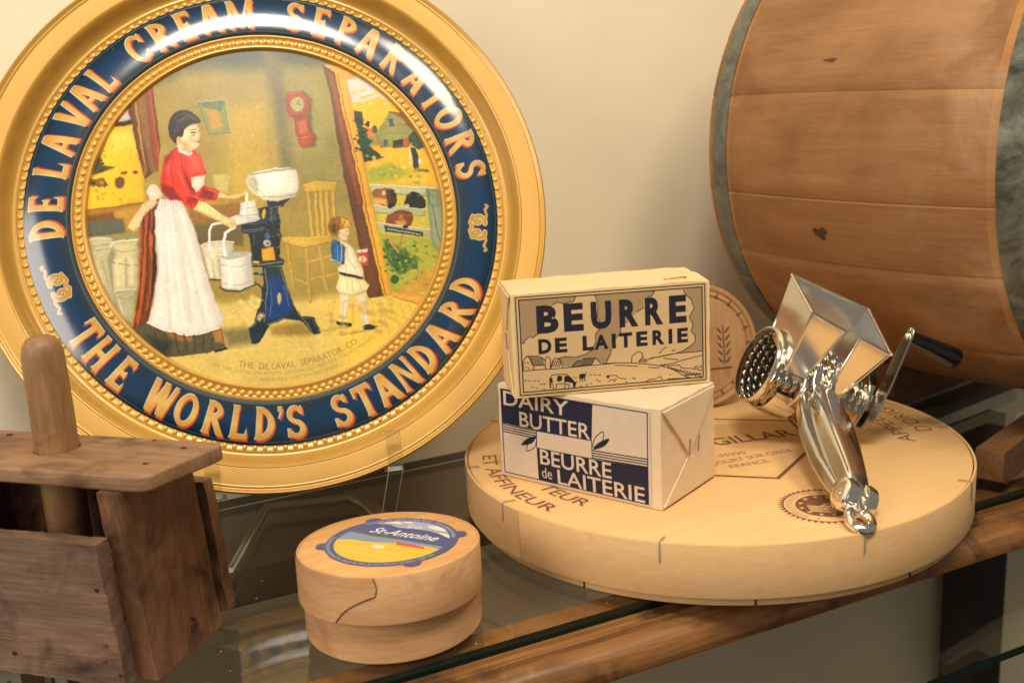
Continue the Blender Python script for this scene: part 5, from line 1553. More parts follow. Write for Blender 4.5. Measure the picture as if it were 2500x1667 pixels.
# ---------------------------------------------------------------- tray
TN = Vector((0, 0, 0)); lean, yaw = .3781, -.2397
TN = Vector((math.sin(yaw) * math.cos(lean), -math.cos(yaw) * math.cos(lean), math.sin(lean)))
TH = Vector((math.cos(yaw), math.sin(yaw), 0))
TV = TN.cross(TH).normalized()
TR = .1955
TS = 1.05
eye_h = Vector((0, 0, .3106))
base = eye_h + (Vector((.1733, .74, .2361)) - TV * TR - eye_h) * TS
TM = Matrix(((TH.x, TV.x, TN.x, base.x), (TH.y, TV.y, TN.y, base.y), (TH.z, TV.z, TN.z, base.z), (0, 0, 0, 1))) @ Matrix.Scale(TS, 4)
tray = empty('serving_tray', TM, 'large round gold tin advertising tray with blue lettered band and farm kitchen picture', 'tray')
UP = Vector((0, TR, 0))
ZB = -.0135
rim = [(0.0, -.0185), (.168, -.0180), (.1715, -.0150), (.1745, -.0050), (.1910, -.0036), (.1942, -.0032), (.1955, -.0012), (.1953, .0008), (.1943, .0018), (.1930, .0013), (.1922, .0002), (.1914, .0001), (.1908, .0006), (.1902, .0001), (.1897, .0000), (.1785, -.0009), (.1781, -.0010), (.1774, -.0003), (.1766, -.0006), (.1755, -.0022), (.1735, -.0068), (.1715, -.0104), (.1695, -.0124), (.1675, -.0131), (.1665, -.0127), (.1658, -.0135), (.1618, ZB)]
link('rim', lathe('rim', rim, 180), M_gold, tray, 50, UP)
inner = [(.1328, -.0150), (.1324, -.0122), (.1318, -.0113), (.1308, -.0112), (.1300, -.0123), (.1284, -.0126), (.1258, -.0126), (.1246, -.0118), (.1236, -.0112), (.1226, -.0114), (.1216, -.0136), (.1212, -.0155)]
link('inner_ring', lathe('inner_ring', inner, 180), M_gold, tray, 50, UP)
# convex blue band carrying the lettering
RI, RO = 132.2, 162.2


def band_z(r):
    t = (r - RI) / (RO - RI)
    t = np.clip(t, 0, 1)
    return ZB + .0008 + np.where(t > .32, .0030 * (1 - ((t - .32) / .68) ** 2), .0030 - .0008 * ((.32 - t) / .32) ** 2)


RM = 148.0
ring = Canvas(math.radians(-155) * RM, math.radians(205) * RM, RI, RO, .36, (14, 60, 108))
Xg, Yg = np.meshgrid(ring.x, ring.y)
bl = np.array((4, 58, 96)); dk = np.array((3, 26, 34))
# printed stripes: darker navy toward the outer and inner edges, thin teal lines
w = np.clip(np.abs((Yg - 148) / 13), 0, 1)[..., None] ** 3
ring.c = bl * (1 - w) + dk * w
for rr, ww, cc in ((134.2, .5, (60, 120, 140)), (160.4, .6, (40, 96, 130))):
    ring.stroke([(ring.x[0], rr), (ring.x[-1], rr)], ww, cc)


def stem(x, t=.23, s=.05, y0=0, y1=1):
    return [(x - s, y0), (x + t + s, y0), (x + t, y0 + .12), (x + t, y1 - .12), (x + t + s, y1), (x - s, y1), (x, y1 - .12), (x, y0 + .12)]


def diag(xa, ya, xb, yb, t=.2, s=.04):
    return [(xa - t / 2 - s, ya), (xa + t / 2 + s, ya), (xb + t / 2 + s, yb), (xb - t / 2 - s, yb)]


def hbar(y, xa, xb, t=.14, up=0, dn=0):
    return [(xa, y), (xb - .06, y), (xb, y - dn), (xb + .02, y + t / 2), (xb, y + t + up), (xb - .06, y + t), (xa, y + t)]


def arcband(cx, cy, ro, ri, a0, a1, n=16):
    o = [(cx + ro[0] * math.cos(math.radians(a0 + (a1 - a0) * i / n)), cy + ro[1] * math.sin(math.radians(a0 + (a1 - a0) * i / n))) for i in range(n + 1)]
    i_ = [(cx + ri[0] * math.cos(math.radians(a1 + (a0 - a1) * i / n)), cy + ri[1] * math.sin(math.radians(a1 + (a0 - a1) * i / n))) for i in range(n + 1)]
    return o + i_


def glyph(ch):
    """list of closed shapes in a unit-high box, plus the width"""
    if ch == 'D': return [[stem(.08)], [arcband(.18, .5, (.68, .5), (.42, .36), -90, 90)]], .9
    if ch == 'E': return [[stem(.08)], [hbar(0, .2, .72, .15, .16)], [hbar(.86, .2, .68, .14, 0, .14)], [hbar(.44, .2, .56, .12, .06, .06)]], .78
    if ch == 'L': return [[stem(.08)], [hbar(0, .2, .74, .15, .2)]], .78
    if ch == 'A': return [[diag(.13, 0, .42, 1, .14)], [diag(.86, 0, .50, 1, .22)], [hbar(.26, .24, .76, .11)]], 1.0
    if ch == 'V': return [[diag(.40, 0, .13, 1, .22)], [diag(.50, 0, .80, 1, .13)]], .94
    if ch == 'C': return [[arcband(.5, .5, (.47, .5), (.25, .37), 48, 312, 28)], [[(.72, .66), (.86, .60), (.86, .96), (.78, .96)]], [[(.74, .28), (.88, .34), (.84, .08), (.74, .12)]]], .92
    if ch in 'RP':
        s = [[stem(.08)], [arcband(.2, .73, (.56, .27), (.32, .14), -90, 90, 12)]]
        if ch == 'R': s.append([diag(.82, 0, .42, .5, .2)])
        return s, .9 if ch == 'R' else .8
    if ch == 'M': return [[stem(.06, .15)], [stem(.98, .19)], [diag(.60, .05, .22, 1, .2, 0)], [diag(.62, .05, 1.02, 1, .12, 0)]], 1.24
    if ch == 'W': return [[diag(.34, 0, .12, 1, .2)], [diag(.40, 0, .62, 1, .12)], [diag(.86, 0, .62, 1, .2)], [diag(.92, 0, 1.12, 1, .12)]], 1.24
    if ch == 'S': return [[arcband(.42, .73, (.36, .27), (.16, .14), 20, 265, 16)], [arcband(.42, .28, (.39, .28), (.17, .14), -160, 92, 16)], [[(.62, .72), (.76, .70), (.76, .96), (.68, .96)]], [[(.05, .04), (.12, .04), (.2, .3), (.04, .32)]]], .84
    if ch == 'T': return [[stem(.34)], [hbar(.85, .0, .88, .15, 0, .18)], [[(0, .66), (.06, .68), (.1, .86), (0, .99)]]], .88
    if ch == 'O': return [[arcband(.5, .5, (.48, .5), (.48, .5), 0, 359, 32)[:33], arcband(.5, .5, (.25, .36), (.25, .36), 0, 359, 32)[:33]]], 1.0
    if ch == 'H': return [[stem(.06)], [stem(.64)], [hbar(.42, .2, .7, .14)]], .92
    if ch == 'N': return [[stem(.06, .14)], [stem(.74, .14)], [diag(.78, 0, .18, 1, .22, 0)]], .96
    if ch == "'": return [[[(.1, 1), (.3, 1), (.3, .86), (.16, .62), (.1, .64), (.2, .84), (.1, .84)]]], .36


def put_letter(ch, deg, top):
    shapes, wd = glyph(ch)
    if ch == "'":
        deg += -0.0
    H_ = 22.4
    wscale = 15.2 if wd <= 1.05 else 15.0
    a = math.radians(deg if deg > -155 else deg + 360)

    def T(u, v_):
        du = (u - wd / 2) * wscale
        return (a * RM - du, 136.2 + v_ * H_) if top else (a * RM + du, 159.0 - v_ * H_)
    dark = np.array((206, 142, 48)); brt = np.array((250, 206, 112))

    def face(X, Y):
        t = ((Y - 136.2) / H_ if top else (159.0 - Y) / H_)
        t = np.clip(t, 0, 1)[..., None]
        return brt * (1 - np.abs(t - .42) * 1.25).clip(0, 1) + dark * (np.abs(t - .42) * 1.25).clip(0, 1)
    for off, colr in (((.060, -.060), (226, 84, 40)), ((-.034, .020), (246, 236, 216)), ((0, 0), face)):
        for loops in shapes:
            ring.fill([[T(u + off[0], v_ + off[1]) for u, v_ in lp] for lp in loops], colr, .5)


for ch, a_ in TOP_TEXT:
    put_letter(ch, a_, True)
for ch, a_ in BOT_TEXT:
    put_letter(ch, a_, False)
# two scroll ornaments between the words
for deg, s_ in ((-163.9 + 360, 1), (-8.6, -1)):
    a = math.radians(deg) * RM

    def spiral(c0, turn, flip):
        return [(a + s_ * (c0 + (4.6 - 3.6 * t) * math.cos(turn + flip * t * 6.6)), 147.5 + (5.4 - 4.2 * t) * math.sin(turn + flip * t * 6.6)) for t in np.linspace(0, 1, 26)]
    tails = [[(a + s_ * (u), 147.5 + v_) for u, v_ in q] for q in ([(-4, 5), (-9, 6.5), (-13, 5.2), (-15.5, 7.4), (-16.5, 6.2)], [(4, 5), (9, 6.5), (13, 5.2), (15.5, 7.4), (16.5, 6.2)])]
    for wd, cc in ((3.6, (244, 226, 176)), (2.5, (214, 158, 62))):
        for q in (spiral(-4.6, 1.2, 1), spiral(4.6, 1.9, -1)):
            ring.stroke(q, wd, cc)
        for q in tails:
            ring.stroke(q, wd * .5, cc)
        ring.stroke([(a - 8.4 * s_, 143.5), (a - 3 * s_, 141.5), (a, 143.2), (a + 3 * s_, 141.5), (a + 8.4 * s_, 143.5)], wd * .8, cc)
# scuffs in the enamel
for _ in range(160):
    x_ = rng.uniform(ring.x[0], ring.x[-1]); y_ = rng.uniform(RI + 1, RO - 1)
    ring.stroke([(x_, y_), (x_ + rng.normal(0, .7), y_ + rng.normal(0, .3))], rng.uniform(.15, .4), (150, 172, 180), alpha=rng.uniform(.2, .8))
me = ring.grid('blue_band', lambda X, Y: (Y * 1e-3 * np.cos(X / RM), Y * 1e-3 * np.sin(X / RM), band_z(Y)))
link('blue_band', me, M_ring, tray, loc=UP)['label'] = 'navy enamel band with gold capital lettering'
# picture
pic = Canvas(-123, 123, -123, 123, .36, (162, 142, 74))
Xg, Yg = np.meshgrid(pic.x, pic.y)
for k, c, soft, x_, q in PICTURE:
    P = [(q[i] / 10, q[i + 1] / 10) for i in range(0, len(q), 2)]
    if k == 'f':
        pic.fill([smooth_loop(P) if x_ else P], c, soft, shade=.16 if soft < 1.3 else .05, dabs=.16)
    else:
        pic.stroke(P, x_, c, soft)
# brushwork: slow and quick tonal drift like an oil sketch reproduced in print
lo = np.zeros(Xg.shape); n0 = Xg.shape[0]
for step, amp in ((80, 3), (30, 3), (4, 3)):
    g = rng.normal(0, 1, (n0 // step + 3, n0 // step + 3))
    ii = np.arange(n0) / step; i0 = ii.astype(int); ff = ii - i0; ff = ff * ff * (3 - 2 * ff)
    row = g[i0] * (1 - ff)[:, None] + g[i0 + 1] * ff[:, None]
    lo += amp * (row[:, i0] * (1 - ff)[None] + row[:, i0 + 1] * ff[None])
pic.c += lo[..., None] * np.array((1, .95, .7))
# painterly edges: shift the drawing by a small smooth field, lift colour
def field(step):
    g = rng.normal(0, 1, (n0 // step + 3, n0 // step + 3))
    ii = np.arange(n0) / step; i0 = ii.astype(int); ff = ii - i0; ff = ff * ff * (3 - 2 * ff)
    row = g[i0] * (1 - ff)[:, None] + g[i0 + 1] * ff[:, None]
    return row[:, i0] * (1 - ff)[None] + row[:, i0 + 1] * ff[None]


JJ, II = np.meshgrid(np.arange(n0), np.arange(n0), indexing='ij')
dxf = field(12) * .7; dyf = field(12) * .7
pic.c = pic.c[np.clip(np.rint(JJ + dyf).astype(int), 0, n0 - 1), np.clip(np.rint(II + dxf).astype(int), 0, n0 - 1)]
gry = pic.c.mean(-1, keepdims=True)
pic.c = np.clip(gry + (pic.c - gry) * 1.12, 0, 255)
pic.c = np.clip((pic.c - 128) * 1.08 + 128, 0, 255)
ink = (146, 122, 66)
pic.fill(text_arc('THE  DE LAVAL  SEPARATOR  CO.', 110.0, 4.3, -106.5, -61.5, True), ink, alpha=.8)
pic.fill(text_arc('NEW YORK  CHICAGO-PHILADELPHIA  SAN FRANCISCO  MONTREAL  TORONTO  WINNIPEG', 113.9, 2.6, -115.5, -56, True), ink, alpha=.5)
pic.fill(text_arc('BRANCHES & AGENCIES EVERYWHERE', 118.2, 2.4, -98.5, -72, True), ink, alpha=.5)
me = pic.grid('picture_panel', lambda X, Y: (X * 1e-3, Y * 1e-3, -.0145 + 0.0012 * (1 - (X ** 2 + Y ** 2) / 123 ** 2)), lambda X, Y: X * X + Y * Y < 122 ** 2)
link('picture_panel', me, M_picture, tray, loc=UP)['label'] = 'printed picture of a woman at a cream separator and a child by an open door'
# embossed beads
bmb = bmesh.new(); bmesh.ops.create_uvsphere(bmb, u_segments=8, v_segments=5, radius=1.0)
for p_ in [v_ for v_ in bmb.verts if v_.co.z < -.2]: p_.co.z = -.2
bead_me = bmmesh('bead', bmb); bead_me.materials.append(M_bead); bead_me.shade_smooth()
for nb, rb, zb, sc_ in ((146, .1272, -.0124, .0023), (153, .1640, -.0134, .0020)):
    for i in range(nb):
        a = 2 * PI * i / nb
        o = bpy.data.objects.new('bead' if nb == 146 else 'border_bead', bead_me)
        COL.objects.link(o); o.parent = tray
        o.location = (rb * math.cos(a), rb * math.sin(a) + TR, zb); o.scale = (sc_, sc_, sc_ * .55)

# ---------------------------------------------------------------- clear easel under the tray
ez = empty('plate_easel', (0.19, 0.70, 0.0), 'clear acrylic easel holding up the round gold tray', 'easel')


def strip(name, pts, width, wdir, th=.0032):
    """bent acrylic strip: centre line pts, width along wdir"""
    pts = [Vector(p) - Vector((0.19, 0.70, 0.0)) for p in pts]; wd = Vector(wdir).normalized()
    v, f = [], []
    for i, p in enumerate(pts):
        t = (pts[min(i + 1, len(pts) - 1)] - pts[max(i - 1, 0)]).normalized()
        nn = t.cross(wd).normalized()
        for a_, b_ in ((-1, -1), (1, -1), (1, 1), (-1, 1)):
            v.append(p + wd * width / 2 * a_ + nn * th / 2 * b_)
    for i in range(len(pts) - 1):
        for k in range(4):
            k2 = (k + 1) % 4
            f.append((i * 4 + k, i * 4 + k2, (i + 1) * 4 + k2, (i + 1) * 4 + k))
    f.append((3, 2, 1, 0)); n_ = len(pts) * 4
    f.append((n_ - 4, n_ - 3, n_ - 2, n_ - 1))
    me = pymesh(name, v, f)
    me.materials.append(M_acryl); me.materials.append(M_acryledge)
    for p in me.polygons:
        p.material_index = 0 if (p.index % 4) in (0, 2) and p.index < (len(pts) - 1) * 4 else 1
    return link(name, me, None, ez)


def tp(x, y, z):
    return TM @ Vector((x, y + TR, z))


wd = TH
for hx in (-.052, .066):
    yb = -math.sqrt(.1955 ** 2 - hx ** 2)
    foot = tp(hx, yb, .004)
    a1 = tp(hx, yb - .0035, -.030); a2 = tp(hx, yb - .0035, .012); a3 = tp(hx, yb + .022, .0155)
    low = Vector((a2.x, a2.y, 0.0022)) + Vector((0, .03, 0))
    strip('front_leg', [low + Vector((0, .05, 0)), low, a2 + Vector((0, 0, -.001)), a3], .010, wd)
    strip('ledge', [a1, a2 + Vector((0, .002, -.0012))], .010, wd)
strip('back_panel', [tp(0, -.150, -.0215), tp(0, .02, -.0215)], .07, wd)
for q in ([(.1100, .690, .0018), (.1595, .7918, .0018)], [(.2219, .774, .0018), (.2430, .680, .0018)]):
    strip('base_arm', q, .004, (1, 0, 0), .0034)
strip('cross_bar', [(.1580, .7922, .0019), (.2232, .7736, .0019)], .004, (0, 1, 0), .0034)
# ---------------------------------------------------------------- big round cheese box
WC = Vector((.4612, .6284, 0)); HW = .0412; WR = .185
wheel = empty('cheese_box', WC, 'large flat round poplar cheese box with brown stamped lettering on its lid', 'cheese box')
link('base', lathe('base', [(0, .0004), (.1800, .0004), (.1808, .0010), (.1808, .012), (.1770, .0125), (0, .0125)], 160), M_poplar_side, wheel, 40)
link('lid_band', lathe('lid_band', [(.1832, .0072), (.1848, .0070), (.1850, .0076), (.1850, .0408), (.1846, .0413), (.1834, .0413), (.1832, .0405)], 200, closed=True), M_poplar_side, wheel, 40)
link('lid_top', lathe('lid_top', [(0, .0352), (.1820, .0352), (.1824, .0356), (.1824, .0401), (.1819, .0405), (0, .0405)], 160), M_poplar, wheel, 40)
lap = lathe('lid_lap', [(.1850, .0072), (.1853, .0074), (.1853, .0408), (.1850, .0411)], 24, math.radians(-196), math.radians(-168))
link('lid_lap', lap, M_poplar_side, wheel, 40)


def staple(name, th, r, z, parent, inl=.009, dn=.0125, w=.00042, mat=M_steel):
    d = Vector((math.cos(th), math.sin(th), 0)); t = Vector((-math.sin(th), math.cos(th), 0)) * .0006
    return link(name, tube(name, [d * (r - inl) + t * 2 + Vector((0, 0, z + .0003)), d * (r - .001) + Vector((0, 0, z + .0009)), d * (r + .0006) + Vector((0, 0, z - .0005)), d * (r + .0006) + Vector((0, 0, z - dn))], w, 6), mat, parent, 60)


for th in (-173.4, -135.6, -97.1, -60.1, -23.0, 14, 52, 90, 128, 163):
    staple('staple', math.radians(th), WR, HW, wheel)
for th in (-152, -118, -84, -50):
    d = Vector((math.cos(math.radians(th)), math.sin(math.radians(th)), 0)) * .1811
    link('staple', tube('staple', [d + Vector((0, 0, .0006)), d + Vector((0, 0, .0066))], .0006, 6), plain('dark_wire', (70, 54, 60), .5) if th == -152 else bpy.data.materials['dark_wire'], wheel, 60)
# stamped ink
ink = Canvas(-180, 180, -180, 180, .42, (0, 0, 0))
Wt = (255, 255, 255); Bk = (0, 0, 0)
ink.fill(text_arc('ET AFFINEUR', 171.8, 10.4, 154.8, 197, True, bold=.012), Wt)
ink.fill(text_arc('TEUR', 151.2, 10.6, 183, 201, True, bold=.012), Wt)
ink.fill(text_arc("D'ORIGIN", 170.6, 12.0, -24, 4, True, bold=.004), Wt)
ink.fill(text_arc('APPELL', 150.0, 11.5, -32.5, -4, True, bold=.004), Wt)
ink.fill(text_line('-GILLAR', (-6, -4.8), (66, -21.2), 15.5, bold=.022), Wt)
for i_, q in enumerate(((3, 1.5), (16.6, -2.6))):
    pass
ink.fill(text_line('55290', (-10.9, -28.1), (8.7, -32.8), 5.6, bold=.01), Wt)
ink.fill(text_line('COURT SUR ORGE', (-26.7, -39.1), (40, -47.5), 6.2, bold=.006), Wt)
ink.fill(text_line('FRANCE', (-18.6, -50.6), (11.1, -55.5), 5.8, bold=.008), Wt)
hexa = [(-76.9, -21.3), (-38.2, -55), (-5, -83.8), (62, -45.2), (84.8, 8.7), (37.6, 47.2), (1.9, 76.4), (-70, 40), (-76.9, -21.3)]
ink.stroke(hexa, 3.0, Wt)
SC = (-12.0, -137.3)


def circ(r, n=64, c=SC, a0=0):
    return [(c[0] + r * math.cos(2 * PI * i / n + a0), c[1] + r * math.sin(2 * PI * i / n + a0)) for i in range(n)]


teeth = []
for i in range(88):
    r_ = 29.4 if i % 2 else 26.0
    teeth.append((SC[0] + r_ * math.cos(2 * PI * i / 88), SC[1] + r_ * math.sin(2 * PI * i / 88)))
ink.fill([teeth, circ(25.2)], Wt)
ink.fill([circ(18.2)], Wt)
ink.fill(text_arc("APPELLATION D'ORIGIN", 20.2, 3.7, 203, 52, False, c=SC), Wt)
ink.fill([circ(.9, 10, (SC[0] + 22 * math.cos(math.radians(-141)), SC[1] + 22 * math.sin(math.radians(-141))))], Wt)
for i in range(12):
    a = 2 * PI * i / 12 + .2; c_ = (SC[0] + 15 * math.cos(a), SC[1] + 15 * math.sin(a))
    ink.fill([[(c_[0] + (1.7 if j % 2 == 0 else .7) * math.cos(a + j * PI / 5), c_[1] + (1.7 if j % 2 == 0 else .7) * math.sin(a + j * PI / 5)) for j in range(10)]], Bk)
ux, uy = np.array((.62, -.78)), np.array((.78, .62))
for k_ in range(5):
    o_ = np.array(SC) + uy * (-2.0 - 2.2 * k_)
    q = [o_ + ux * t + uy * (1.2 * math.sin(t * .22 + .5) * (1 if k_ < 3 else .6)) for t in np.linspace(-10 + k_, 11 - k_, 12)]
    ink.stroke(q, .9, Bk)
for k_ in range(3):
    o_ = np.array(SC) + ux * (-2 + 4 * k_)
    ink.stroke([o_ + uy * -1, o_ + uy * 6 + ux * 5], .8, Bk)
# worn ink
g = rng.random(ink.c.shape[:2])
ink.c *= (0.80 + .2 * (g > .1))[..., None]
mk = ink.c[..., 0] > 3
mk2 = mk.copy()
for dy in (-1, 0, 1):
    for dx in (-1, 0, 1):
        mk2 |= np.roll(np.roll(mk, dy, 0), dx, 1)
me = ink.grid('printed_marks', lambda X, Y: (X * 1e-3, Y * 1e-3, X * 0 + .04062), mk2[:-1, :-1], attr='Ink')
# ink over the same veneer
m_ink = M_poplar.copy(); m_ink.name = 'stamped_veneer'
nt = m_ink.node_tree; b = nt.nodes['Principled BSDF']
src = b.inputs['Base Color'].links[0].from_socket
at = nt.nodes.new('ShaderNodeAttribute'); at.attribute_name = 'Ink'
nt.links.new(mix(nt, src, lin((110, 66, 52)), at.outputs['Fac']), b.inputs['Base Color'])
o = link('printed_marks', me, m_ink, wheel)
o['label'] = 'brown stamped lettering and round toothed seal'; o['kind'] = 'stuff'

# ---------------------------------------------------------------- butter packets


def bulge(x, z, L, H):
    return .0011 * (1 - (2 * x / L - 1) ** 2) * (1 - (2 * z / H - 1) ** 2)


def packet(name, origin, ang, L, D, H, mat, label, seed):
    root = empty(name, Matrix.Translation(origin) @ Matrix.Rotation(ang, 4, 'Z'), label, 'butter packet')
    root['group'] = 'stacked butter packets'
    bm = boxbm(0, L, 0, D, .0002, H, .0038, 4, (30, 14, 14))
    for v_ in bm.verts:
        p = v_.co.copy(); e = 0.00060
        edge = (p.y > .001)
        v_.co += Vector((hashnoise(p, 60, seed), hashnoise(p, 60, seed + 5) if edge else 0, hashnoise(p, 60, seed + 8) if p.z > .004 else 0)) * e
        v_.co += Vector((hashnoise(p, 170, seed + 2), abs(hashnoise(p, 170, seed + 6)) if edge else 0, hashnoise(p, 170, seed + 4) if p.z > .004 else 0)) * e * .8
        k = bulge(p.x, p.z, L, H)
        v_.co.y += k * (1 if p.y > D * .5 else -1) * abs(2 * p.y / D - 1)
    link('wrapper', bmmesh('wrapper', bm), mat, root, 35)
    return root


def sheet(name, poly, off, th, root, mat, axis):
    """folded paper flap: polygon on an end face, thickness outward along +x or -x"""
    v = [(off, y, z) for y, z in poly] + [(off + th * (1 if axis > 0 else -1) * (0.25 if i in () else 1), y, z) for i, (y, z) in enumerate(poly)]
    n = len(poly); f = [tuple(range(n)), tuple(range(n, 2 * n))] + [(i, (i + 1) % n, n + (i + 1) % n, n + i) for i in range(n)]
    me = pymesh(name, v, f); bm = bmesh.new(); bm.from_mesh(me)
    o = link(name, bmmesh(name, bm), mat, root)
    return o


def wire(root, pts, r=.0005, mat=M_steel):
    return link('staple', tube('staple', pts, r, 6), mat, root, 60)


L1, D1, H1 = .1298, .0717, .0672
pk1 = packet('butter_packet', (.3005, .6555, HW - .0002), math.radians(-63.717), L1, D1, H1, M_paper_w, 'lower butter packet in white paper with navy art deco lettering and folded end', 3.0)
lab = Canvas(1.6, 122.6, 1.4, 65.4, .27, (228, 206, 180))
NV = (14, 20, 50)
wear = rng.random(lab.c.shape[:2])


def lf(P, c): lab.fill([P], c)


lf([(2.8, 64.2), (79.4, 64.2), (78.4, 39.4), (33, 39.0), (2.8, 39.4)], NV)
lf([(32.6, 26.2), (78.4, 26.4), (120.2, 27.9), (120.2, 2.4), (32.6, 3.2)], NV)
lab.stroke([(2.8, 64.2), (120.6, 64.2), (120.2, 2.4), (2.8, 3.0), (2.8, 64.2)], .7, NV)
for k_ in range(4):
    lab.stroke([(3, 38.6 - 1.75 * k_), (33, 38.4 - 1.75 * k_)], .75, NV)
    lab.stroke([(78.6, 32.4 - 1.75 * k_), (120.2, 33.4 - 1.75 * k_)], .75, NV)
lab.fill([[(33, 38.6), (78.3, 39.2), (78.4, 26.4), (32.6, 26.2)]], (228, 206, 180))
lab.stroke([(33, 38.6), (78.3, 39.2), (78.4, 26.4), (32.6, 26.2), (33, 38.6)], .6, NV)
lab.fill([smooth_loop([(19, 25.8), (24, 31.2), (32, 34.4), (28.4, 28.8)])], NV)
q = smooth_loop([(23.6, 22.3), (25.6, 28.2), (32.4, 34), (30.8, 26.5)]); lab.stroke(q + q[:1], .6, NV)
lab.fill([smooth_loop([(79.4, 33.1), (83.8, 38.6), (92.1, 42.8), (88.2, 37)])], NV)
q = smooth_loop([(79.5, 34.9), (81.2, 41.6), (87.4, 46.6), (86.4, 39.4)]); lab.stroke(q + q[:1], .6, NV)
WH = (228, 206, 180)
for s_, bx, bd in (('DAIRY', (4.8, 60.2, 53, 63.4), .012), ('BUTTER', (18.4, 77.4, 39.4, 50.2), .012), ('BEURRE', (35, 93, 14.8, 26), .012), ('LAITERIE', (48.9, 117.6, 2.9, 13.6), .012), ('de', (35.8, 44.3, 5, 13), 0)):
    lab.fill(text_box(s_, *bx, bold=bd), WH)
sp = (np.abs(lab.c - np.array(NV)).sum(-1) < 30) & (wear > .985)
lab.c[sp] = (90, 92, 112)
me = lab.grid('printed_label', lambda X, Y: (X * 1e-3, -.0005 - bulge(X * 1e-3, Y * 1e-3, L1, H1), Y * 1e-3))
link('printed_label', me, M_paper_u, pk1)['label'] = 'navy and white label reading DAIRY BUTTER BEURRE de LAITERIE'
# folded right end (faces +x)
sheet('fold_flap', [(.0015, .0655), (.0705, .0655), (.0560, .0500), (.0400, .0340), (.0330, .0300), (.0230, .0420), (.0100, .0560)], L1 + .0003, .0016, pk1, M_paper_w, 1)
sheet('fold_flap', [(.0015, .0015), (.0330, .0260), (.0420, .0250), (.0705, .0015)], L1 + .0003, .0010, pk1, M_paper_w, 1)
for yy in (.0330, .0450):
    wire(pk1, [(L1 + .0022, yy, .0270), (L1 + .0025, yy + .001, .0385)])
sheet('fold_flap', [(.0015, .0655), (.0705, .0655), (.0420, .0360), (.0330, .0340)], -.0003, .0009, pk1, M_paper_w, -1)

L2, D2, H2 = .1331, .0560, .0700
ang2 = math.atan2(.5712 - .6137, .4195 - .2934)
pk2 = packet('butter_packet', (.2934, .6137, HW + H1 + .0004), ang2, L2, D2, H2, M_paper, 'upper butter packet with a farm landscape and dark blue capitals, stacked on another packet', 11.0)
PU = (222, 188, 134)
lab = Canvas(2.6, 130.9, 1.8, 68.6, .25, PU)
LK = (30, 25, 30); NB = (13, 15, 40)
Xg, Yg = np.meshgrid(lab.x, lab.y)
for k, x_, q in COUNTRY:
    P = [(q[i] / 10, q[i + 1] / 10) for i in range(0, len(q), 2)]
    if k == 'h':
        before = lab.c.copy()
        tmp = Canvas(2.6, 130.9, 1.8, 68.6, .25, (0, 0, 0)); tmp.fill([P], Wt)
        cov = tmp.c[..., 0] / 255
        if x_ == 0:
            pat = (np.sin((Xg + Yg * .35) * 2 * PI / 1.55) * np.sin((Yg - Xg * .08) * 2 * PI / 1.35)) > .12
        else:
            pat = np.sin((Yg - Xg * .55) * 2 * PI / 1.3) > .35
        lab.c += (np.array((96, 70, 46)) - lab.c) * (cov * (pat * .62 + .16))[..., None]
    elif k == 's':
        lab.stroke(P, max(.55, x_ * 2.0), LK, alpha=.92)
    else:
        lab.fill([P], LK)
lab.stroke([(3.4, 68.1), (129.9, 67.9), (130.3, 2.4), (3.7, 2.2), (3.4, 68.1)], .65, LK)
lab.stroke([(5.5, 66.2), (128, 65.9), (128.3, 4.2), (5.8, 4.1), (5.5, 66.2)], .75, LK)
# hand-cut block capitals
wr2 = rng.random(lab.c.shape[:2])
for s_, (y0_, y1_), runs in (('BEURRE', (43, 61.6), ((16.6, 31.1), (34.5, 47.6), (52.6, 66.3), (71.6, 84.4), (88.9, 101.1), (105.3, 117.1))),
                             ('DELAITERIE', (29.3, 39.3), ((17, 25.7), (28, 36.1), (46.4, 53.9), (54.2, 63.7), (66, 68.7), (71, 79.8), (82.6, 90.2), (93.6, 101.7), (104.6, 107.2), (110.6, 118)))):
    S = np.concatenate([text_box(c_, xa_, xb_, y0_, y1_, bold=.05 if s_ == 'BEURRE' else .045) for c_, (xa_, xb_) in zip(s_, runs)])
    t_ = Canvas(2.6, 130.9, 1.8, 68.6, .25, (0, 0, 0)); t_.fill(S, Wt)
    cov = t_.c[..., 0] / 255
    mott = np.where(wr2 > .86, .78, .97) if s_ == 'BEURRE' else .96
    lab.c += (np.array(NB) - lab.c) * (cov * mott)[..., None]
me = lab.grid('printed_label', lambda X, Y: (X * 1e-3, -.0005 - bulge(X * 1e-3, Y * 1e-3, L2, H2), Y * 1e-3))
link('printed_label', me, M_paper_u, pk2)['label'] = 'engraved farm landscape label reading BEURRE DE LAITERIE'
sheet('fold_flap', [(.0015, .0685), (.0545, .0685), (.0330, .0420), (.0220, .0420)], -.0003, .0009, pk2, M_paper, -1)
sheet('fold_flap', [(.0015, .0015), (.0220, .0300), (.0330, .0300), (.0545, .0015)], -.0003, .0006, pk2, M_paper, -1)
wire(pk2, [(-.0014, .018, .030), (-.0018, .018, .041)])
wire(pk2, [(.105, .012, H2 + .0006), (.1065, .011, H2 + .0012), (.120, .0112, H2 + .0012), (.121, .0118, H2 + .0006)], .0006, M_staple_p)

